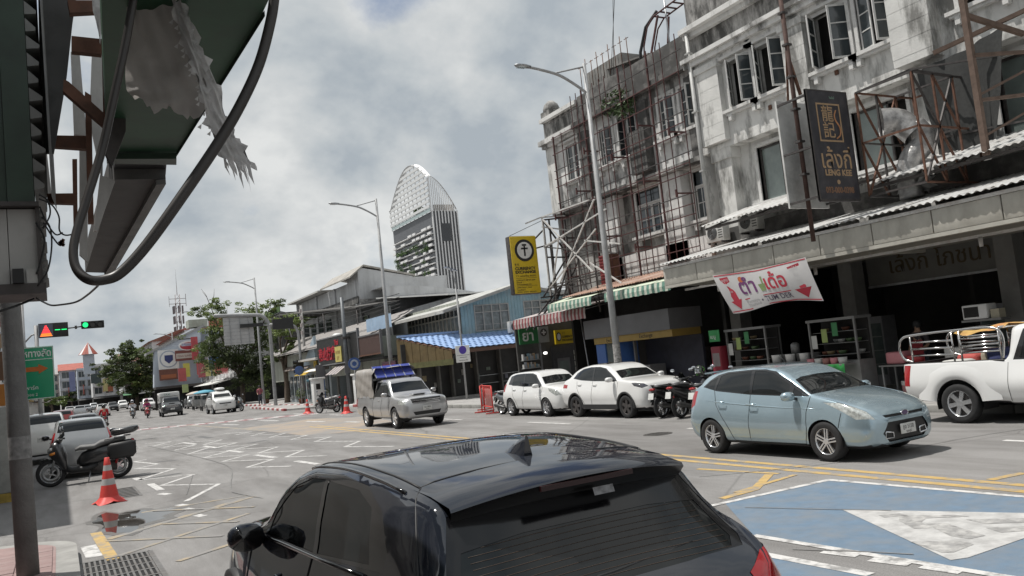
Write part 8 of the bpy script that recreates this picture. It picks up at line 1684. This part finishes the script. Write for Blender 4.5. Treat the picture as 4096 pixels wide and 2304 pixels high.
tag(MB().tube(smooth_line([(-0.059,4.05,2.54),(-0.033,4,2.516),(-0.007,4,2.501),(0.025,3.9,2.49),(0.078,3.6,2.466),(0.11,3.3,2.457),(0.132,3,2.451)],5),.004,5).build('slack_wire',pm('pale wire',(.2,.2,.2),.6),None),'thin pale wire sagging below the hose loop','wire')
tag(MB().tube([(-0.206,4,2.483),(-0.136,4.05,2.511),(-0.07,4.1,2.543)],.005,5).build('black_cable',M_BLACK,None),'short black cable crossing the grey pole top','wire')
# grey pole on the pavement
PO=thing('concrete_pole','thick grey concrete pole on the near-left pavement','pole',(-.405,11.35,.14))
MB().tube([(0,0,0),(-.02,0,2),(-.04,0,3.6),(-.05,0,4.4)],[.118,.114,.110,.108],20).build('shaft',pm('pole concrete',(.16,.158,.155),.8,var=.25,scale=3,stain=.5,stain_col=(.08,.078,.075),stain_scale=2.5,streak=.5,bump=.4,bscale=30),PO)
MB().lathe([(.1195,1.36),(.1195,1.62)],'Z',20,(-.015,0,0)).build('white_notice',pm('faded notice',(.22,.218,.215),.8,var=.4,scale=16),PO); pass
# green road sign
RS_=thing('road_sign','green Thai road sign with an orange arrow behind the grey pole','sign',(-.95,30,2.32))
M_RSG=pm('road sign green',(.006,.24,.115),.4,var=.05,scale=2); M_RSW=pm('road sign white',(.60,.62,.60),.5)
MB().bevbox((.43,.02,.81),(.92,.04,1.64),.01).build('panel',M_RSG,RS_)
for a,e in (((-.03,-.006,0),(-.01,0,1.62)),((.86,-.006,0),(.88,0,1.62)),((-.01,-.006,0),(.86,0,.02)),((-.01,-.006,1.60),(.86,0,1.62)),((-.01,-.006,1.22),(.86,0,1.24))): MB().bb(a,e).build('border',M_RSW,RS_)
text('หทางลัด',.30,M_RSW,RS_,(.06,-.005,1.32),FY,width=.76,bold=.006); text('พาร์ค',.16,M_RSW,RS_,(.08,-.005,.30),FY); text('ซอย 2',.12,M_RSW,RS_,(.10,-.005,.10),FY)
MB().prism([(.05,-.004,.86),(.46,-.004,.86),(.46,-.004,.78),(.72,-.004,.93),(.46,-.004,1.08),(.46,-.004,1.0),(.05,-.004,1.0)],(0,-.006,0)).build('orange_arrow',pm('orange arrow',(.42,.10,.008),.5),RS_)
MB().tube([(.1,.06,-2.2),(.1,.06,3.2)],.05,8).build('post',M_POLE,RS_)
# traffic light
TL=thing('traffic_light','overhead traffic light with red triangle countdown and green digits','traffic light',(-.75,45,0))
MB().tube([(0,.1,0),(0,.1,5.9)],.09,10).build('post',M_POLE,TL); MB().tube([(-.6,.1,5.0),(-.2,.1,5.45),(0,.1,5.5)],.04,8).build('brace',M_POLE,TL)
MB().bevbox((.72,0,5.62),(1.24,.2,.68),.02).build('countdown_housing',M_BLACK,TL); MB().bb((.12,-.115,5.3),(.70,-.101,5.92)).build('left_screen',pm('blue grey screen',(.09,.10,.14),.4),TL)
M_EO=pm('lit orange',(1,.22,.03),.5,emit=1.6,var=0); M_ER=pm('lit red',(1,.05,.06),.5,emit=1.5,var=0); M_EG=pm('lit green',(.02,.9,.22),.5,emit=1.6,var=0)
for k in range(7):
    z0=5.34+.075*k; hw0=.26*(1-k/7.4); MB().prism([(.41-hw0,-.118,z0),(.41+hw0,-.118,z0),(.41+hw0*.86,-.118,z0+.055),(.41-hw0*.86,-.118,z0+.055)],(0,-.008,0)).build('lit_row',M_EO if k<2 else M_ER,TL)
for x in (.78,1.06): MB().bb((x,-.112,5.60),(x+.22,-.101,5.635)).build('lit_digit_bar',M_EG,TL)
MB().tube([(1.34,0,5.66),(1.9,0,5.70)],.03,8).build('arm',M_DKST,TL); MB().bb((1.62,-.05,5.60),(1.72,.05,5.76)).build('clamp',M_DKST,TL)
MB().bevbox((2.4,0,5.76),(1.0,.2,.36),.03).build('signal_housing',M_BLACK,TL)
for k,x in enumerate((2.08,2.4,2.72)): MB().disc((x,-.101,5.76),.12,'Y',20,-.012).build('signal_lens',M_EG if k==0 else pm('dark lens',(.05,.045,.04),.3),TL); MB().tube([(x,-.1,5.76),(x,-.24,5.76)],[.135,.13],16,cap=False).build('visor',M_BLACK,TL)
# utility cabinet behind the pole
UC=thing('utility_cabinet','grey utility cabinet on a yellow base at the left edge','cabinet',(-1.05,22.4,.0))
MB().bevbox((-.1,.2,1.18),(.75,.5,1.95),.02).build('body',pm('cabinet grey',(.28,.285,.27),.6,var=.15,scale=3,stain=.4),UC); MB().bb((-.5,-.05,0),(.30,.47,.20)).build('base',pm('yellow black base',(.35,.25,.05),.7,var=.6,scale=3),UC)
for k in range(3): MB().bb((.0,-.056,.5+.55*k),(.14,-.051,.9+.55*k)).build('vent',pm('maroon vent',(.16,.08,.09),.7),UC)
OS=thing('orange_shop_sign','orange and yellow shop signs stacked at the far left edge','sign',(-1.9,27,2.2)); MB().bb((0,0,0),(.85,.1,.6)).build('panel',pm('orange panel',(.40,.15,.02),.6,var=.1),OS); MB().bb((0,.02,.7),(.8,.1,1.5)).build('panel',pm('brown panel',(.12,.06,.03),.6,var=.3),OS); MB().bb((.1,.02,1.6),(.8,.1,2.0)).build('panel',pm('tan panel',(.35,.25,.16),.6),OS); MB().bb((0,.02,2.2),(.8,.1,3.3)).build('panel',pm('red panel',(.4,.05,.05),.6),OS)

# near-left shophouse and its canopy (behind and beside the viewer; seen in reflections, shades the pavement)
NL=thing('shophouse','near-left shophouse whose canopy and wall shade the pavement beside the viewer','building',(-3.3,0,0))
MB().bb((-8,-25,.1),(0,13.2,9.0)).build('wall',M_GRIME_SHADE,NL)
for k in range(9): MB().bb((0,-24+4*k,3.9),(.04,-21.5+4*k,5.6)).build('window',M_WGLASS,NL); MB().bb((0,-24+4*k,6.6),(.04,-21.5+4*k,8.2)).build('window',M_WGLASS,NL)
MB().bb((-.0,-25,3.45),(3.0,1.4,3.6)).build('canopy',M_DKST,NL); MB().bb((2.9,-25,3.1),(3.02,1.4,3.75)).build('canopy_fascia',M_FASC,NL)
for k in range(8): MB().bb((-.02,-24.5+4.5*k,.14),(.02,-21+4.5*k,3.0)).build('shop_opening',M_DARK,NL)

# ================================================================ cones, barrier, vendor carts, restaurant things
M_CONE=pm('cone orange',(.62,.055,.045),.55,var=.12,scale=6,stain=.3,stain_col=(.35,.04,.04),stain_scale=5); M_REFL=pm('cone reflective band',(.45,.45,.44),.5,var=.15)
def cone(label,loc,s=1.0):
    t=thing('traffic_cone',label,'traffic cone',loc,rnd.uniform(0,1),'traffic cones'); t.scale=(s,)*3
    MB().lathe([(.165,.12),(.125,.33),(.124,.335)],'Z',24).build('lower_cone',M_CONE,t); MB().lathe([(.105,.45),(.08,.60)],'Z',24).build('middle_cone',M_CONE,t); MB().lathe([(.064,.70),(.042,.84),(.03,.845)],'Z',24).build('tip',M_CONE,t)
    MB().lathe([(.124,.335),(.105,.45)],'Z',24).build('reflective_band',M_REFL,t); MB().lathe([(.08,.60),(.064,.70)],'Z',24).build('reflective_band',M_REFL,t)
    sk=MB(); P=[]
    for i in range(33):
        a=2*math.pi*i/32; c=max(abs(math.cos(a)),abs(math.sin(a))); q=.25/c; up_=.05*(1-abs(math.cos(2*a)))
        f=abs(math.sin(2*a)); P.append([(.165*math.cos(a),.165*math.sin(a),.12),(.5*(.165+q)*math.cos(a),.5*(.165+q)*math.sin(a),.075-.03*f),(q*math.cos(a),q*math.sin(a),.045*(1-f))])
    sk.grid(P); sk.build('base',M_CONE,t); return t
cone('orange cone with two grey bands standing by the puddle at near left',(.80,19.0,0),1.08); cone('far orange cone left of the black-and-white scooter',(12.95,49.6,0),1.0); cone('far orange cone right of the black-and-white scooter',(13.4,43.4,0),1.1)
BN_=thing('litter_bin','black plastic bin next to the far right-hand cone','bin',(13.7,44.6,0)); MB().lathe([(0,0),(.2,0),(.25,.75),(.27,.78),(.24,.78)],'Z',20).build('body',M_BLACK,BN_)
BA=thing('steel_barrier','red steel crowd barrier with a white notice beside the small white hatchback','barrier',(14.6,29.0,0),R(75))
for x in (-.8,.8): MB().tube([(x,0,.05),(x,0,1.05)],.025,8).build('post',M_CONE,BA); MB().bb((x-.04,-.3,.02),(x+.04,.3,.06)).build('foot',M_CONE,BA)
for z in (.25,1.05): MB().tube([(-.8,0,z),(.8,0,z)],.025,8).build('rail',M_CONE,BA)
for k in range(8): MB().tube([(-.62+.177*k,0,.25),(-.62+.177*k,0,1.05)],.012,6).build('bar',M_CONE,BA)
MB().bb((-.5,-.03,.3),(.5,-.015,.95)).build('notice',pm('faded white notice',(.52,.51,.48),.7,var=.25,scale=5),BA); MB().disc((0,-.032,.62),.2,'Y',20,-.004).build('emblem',pm('faded blue emblem',(.25,.33,.4),.7),BA); MB().prism([(-.45,-.035,.34),(.45,-.035,.34),(.45,-.035,.42),(-.45,-.035,.42)],(0,-.003,0)).build('text_band',pm('faded grey print',(.3,.32,.33),.7),BA)
BA2=dup(BA,(15.0,30.3,0),R(60),'second red steel barrier just behind the noticed one','steel barriers'); BA['group']='steel barriers'
# vendor carts
def cart(label,x,y,col,h=2.0):
    t=thing('vendor_cart',label,'vendor cart',(x,y,0),R(-90),'vendor carts'); MB().bevbox((0,0,.75),(1.5,.8,.7),.03).build('body',pm('cart steel',(.3,.3,.3),.5,.4,var=.2),t); MB().bb((-.7,-.35,1.1),(.7,.35,1.5)).build('glass_case',M_WGLASS,t)
    for sx_ in (-.7,.7): MB().tube([(sx_,.0,1.1),(sx_,0,h)],.02,6).build('post',M_STEEL,t)
    MB().lathe([(0,h+.25),(.5,h+.2),(1.05,h+.02),(1.05,h-.05)],'Z',10).build('umbrella',col,t)
    for sx_ in (-.5,.5): MB().lathe([(.2,-.03),(.25,-.03),(.25,.03),(.2,.03)],'Y',16,(sx_,-.4,.25),close=True).build('wheel',M_RUBBER,t)
cart('vendor cart under the turquoise umbrella left of the white roof-box car',12.4,85,pm('turquoise umbrella',(.10,.34,.46),.7,var=.1),1.75); cart('vendor cart under a pale canopy beside the black pickup',12.6,92,pm('pale umbrella',(.5,.45,.4),.7,var=.1),1.7)
# potted plants by the far pavement
for k,(x,y,lb) in enumerate(((16.9,60,'potted green shrub beside the white cabinet'),(16.8,66,'small potted plant under the yellow awning'),(16.9,79,'potted plant in the tree shade'))):
    t=thing('potted_plant',lb,'plant',(x,y,.14)); MB().lathe([(0,0),(.18,0),(.25,.4),(.22,.4)],'Z',14).build('pot',M_RUST,t); b=MB(); leaves(b,(0,0,.8),(.4,.4,.45),150,.08,rnd); b.build('foliage',M_LF3,t)
# small street signs
for k,(x,y,lb) in enumerate(((16.3,64,'small round blue sign on a slim post by the street tree'),(16.4,58.5,'grey back of a road sign on a slim post'))):
    t=thing('street_sign',lb,'sign',(x,y,.14)); MB().tube([(0,0,0),(0,0,2.9)],.035,8).build('post',M_POLE,t)
    (MB().disc((0,-.05,2.6),.35,'Y',24,.03) if k==0 else MB().bb((-.35,-.05,1.9),(.35,-.02,2.8))).build('plate',pm('sign blue',(.06,.12,.32)) if k==0 else M_BOX,t)
# --- restaurant front
DC=[]
M_CASE=pm('display glass',(.10,.12,.115),.06,var=.25,scale=3,spec=.6); M_ALW=pm('pale aluminium',(.22,.22,.217),.45,.4,var=.1)
def food_case(label,x,y,w=1.5,rows=3,seed=0):
    t=thing('food_display_case',label,'display case',(x,y,.14),R(-90),'food display cases'); rn=random.Random(seed)
    MB().bb((0,0,0),(w,.6,.95)).build('counter',pm('steel counter',(.33,.33,.33),.4,.5,var=.15),t); MB().bb((.02,.5,.95),(w-.02,.56,2.0)).build('back',M_DARK,t)
    for a in (0,w-.05):
        for b_ in (0,.55): MB().bb((a,b_,.95),(a+.05,b_+.05,2.05)).build('frame_post',M_ALW,t)
    MB().bb((-.03,-.03,2.0),(w+.03,.63,2.07)).build('top',M_ALW,t)
    for r_ in range(rows): MB().bb((.05,.1,1.1+.3*r_),(w-.05,.5,1.115+.3*r_)).build('shelf',M_ALW,t)
    for k in range(12): MB().lathe([(0,0),(.07,0),(.10,.05),(.11,.09),(.08,.09)],'Z',12,(.15+(w-.3)*rn.random(),.2+.2*rn.random(),1.12+.3*rn.randrange(rows))).build('food_bowl',pm('bowl %d'%(k%4),[(.26,.26,.25),(.18,.07,.04),(.07,.12,.05),(.22,.16,.08)][k%4],.5),t)
    for k in range(3): MB().bb((.1+k*.35,-.035,1.3+.15*k),(.28+k*.35,-.031,1.65+.15*k)).build('price_card',pm('card %d'%k,[(.5,.5,.48),(.28,.36,.12),(.05,.2,.08)][k],.7),t)
    return t
food_case('glass food case with white paper card left of the banner shadow',17.7,18.85,1.6,3,1); food_case('glass food case above the green cloth counter',17.7,15.7,1.5,3,2)
GT=thing('green_counter','low counter with a bright green cloth and stacked tubs','table',(17.55,15.7,.14),R(-90)); MB().bb((0,-.3,.86),(1.4,.1,.9)).build('top',M_ALW,GT); MB().grid([[(1.4*i/10,-.31+.02*math.sin(i*2.2),.5+.4*j) for i in range(11)] for j in range(2)]).build('cloth',pm('green cloth',(.03,.26,.06),.8,var=.15),GT)
for x in (.05,1.33): MB().bb((x,-.28,0),(x+.05,-.23,.86)).build('leg',M_STEEL,GT)
for k in range(5): MB().lathe([(0,0),(.10,0),(.12,.16),(.10,.16)],'Z',14,(.2+.25*k,-.1,.9)).build('tub',pm('tub %d'%(k%3),[(.5,.2,.22),(.5,.5,.48),(.3,.14,.12)][k%3],.5),GT)
PTb=thing('pot_table','steel table lined with white enamel cooking pots','table',(17.6,17.15,.14),R(-90)); MB().bb((0,0,.95),(1.5,.6,1.0)).build('top',M_ALW,PTb)
for x in (.05,1.4): MB().bb((x,.05,0),(x+.05,.1,.95)).build('leg',M_STEEL,PTb)
for k in range(6): MB().lathe([(0,0),(.13,0),(.14,.2),(.15,.21),(.13,.21)],'Z',16,(.13+.25*k,.2+.15*(k%2),1.0)).build('pot',[M_WHITE,M_ALW][k%2],PTb)
MB().lathe([(0,0),(.12,0),(.12,.25),(.05,.3),(0,.3)],'Z',16,(.7,.35,1.22)).build('pot',M_ALW,PTb)
RC=thing('red_cabinet','narrow red cabinet with a green card at the food case end','cabinet',(17.5,19.35,.14),R(-90)); MB().bevbox((.2,.2,.8),(.4,.4,1.6),.02).build('body',pm('red cabinet',(.22,.02,.035),.5,var=.1),RC); MB().bb((.05,-.006,1.0),(.35,-.001,1.4)).build('window',pm('cabinet glass',(.25,.22,.22),.2),RC); MB().bb((.05,-.05,1.75),(.5,-.03,2.1)).build('green_card',pm('green card',(.04,.25,.08),.7),RC); text('เมนู',.16,M_SIGNW,RC,(.1,-.053,1.85),FY)
MW=thing('microwave_shelf','white microwave oven on a wall bracket at the back of the restaurant','microwave',(18.9,12.1,1.82),R(-90)); MB().bevbox((.3,.2,.17),(.6,.4,.34),.02).build('body',M_WHITE,MW); MB().bb((.04,-.006,.05),(.40,-.001,.29)).build('door_glass',M_BGLOSS,MW); MB().bb((-.05,0,-.06),(.9,.4,-.01)).build('shelf',M_ALW,MW); MB().bb((.65,.05,-.01),(.85,.3,.2)).build('box',pm('cream box',(.4,.37,.28),.7),MW)
for k,(y,lb) in enumerate(((13.9,'steel wash basin table in the shade behind the pickup tail'),(12.6,'folding steel table with red and white tubs behind the rack'),(10.6,'folding steel table at the right edge of the restaurant'))):
    t=thing('folding_table',lb,'table',(18.0+.4*k,y,.14),R(-90),'restaurant tables'); MB().bb((0,0,.72),(1.1,.6,.76)).build('top',M_ALW,t)
    for a in (.04,1.02):
        for b_ in (.04,.52): MB().bb((a,b_,0),(a+.04,b_+.04,.72)).build('leg',M_STEEL,t)
    MB().bevbox((.4,.3,.92),(.5,.4,.3),.04).build('tub',pm('tub %d'%((k)%3),(.5,.5,.48),.5),t); MB().lathe([(0,0),(.16,0),(.22,.2),(.2,.2)],'Z',16,(.85,.3,.76)).build('bowl',pm('red bowl',(.36,.04,.045),.5),t)
for k,(x,y,lb) in enumerate(((18.1,13.2,'white paint bucket under the basin table'),(17.6,12.2,'stacked white buckets beside the pickup tail'))): 
    t=thing('bucket',lb,'bucket',(x,y,.14)); MB().lathe([(0,0),(.14,0),(.17,.36),(.16,.36)],'Z',18).build('pail',pm('pale pail',(.5,.49,.46),.6,var=.1),t); MB().lathe([(.156,.1),(.164,.26)],'Z',18).build('label_band',pm('bucket label',(.4,.2,.2),.6,var=.4,scale=9),t)
# tall fridges at the back
for k,(y,lb) in enumerate(((13.0,'tall glass-door drinks fridge in the dark restaurant'),(16.6,'second drinks fridge farther left in the dark restaurant'))):
    t=thing('drinks_fridge',lb,'fridge',(21.0,y,.14),R(-90)); MB().bb((0,0,0),(.7,.6,2.0)).build('body',pm('fridge body',(.2,.2,.21),.5),t); MB().bb((.05,-.01,.3),(.65,-.002,1.8)).build('door_glass',M_CASE,t)
    for z in (.6,1.0,1.4): MB().bb((.06,-.02,z),(.64,-.011,z+.02)).build('shelf',M_ALW,t)
# dark ground-floor enclosure behind the booth and pharmacy
EN=thing('ground_floor_shops','unlit ground-floor shop interior behind the booth under the awnings','shop',(19.9,30.2,.1),R(-90))
MB().bb((0,1.4,0),(9.6,1.5,4.3)).build('rear_wall',M_DARK,EN); MB().bb((0,-.6,3.9),(9.6,1.4,4.1)).build('ceiling',M_DARK,EN); MB().bb((0,-.3,0),(.15,1.4,4.0)).build('side_wall',M_DARK,EN); MB().bb((9.4,-.4,0),(9.55,1.4,4.0)).build('side_wall',M_DARK,EN)
for k in range(5): MB().bb((5.6+.7*k,1.2,.2),(6.1+.7*k,1.38,1.6)).build('stacked_goods',pm('goods %d'%(k%3),[(.06,.055,.05),(.09,.085,.08),(.05,.05,.07)][k%3],.8),EN)
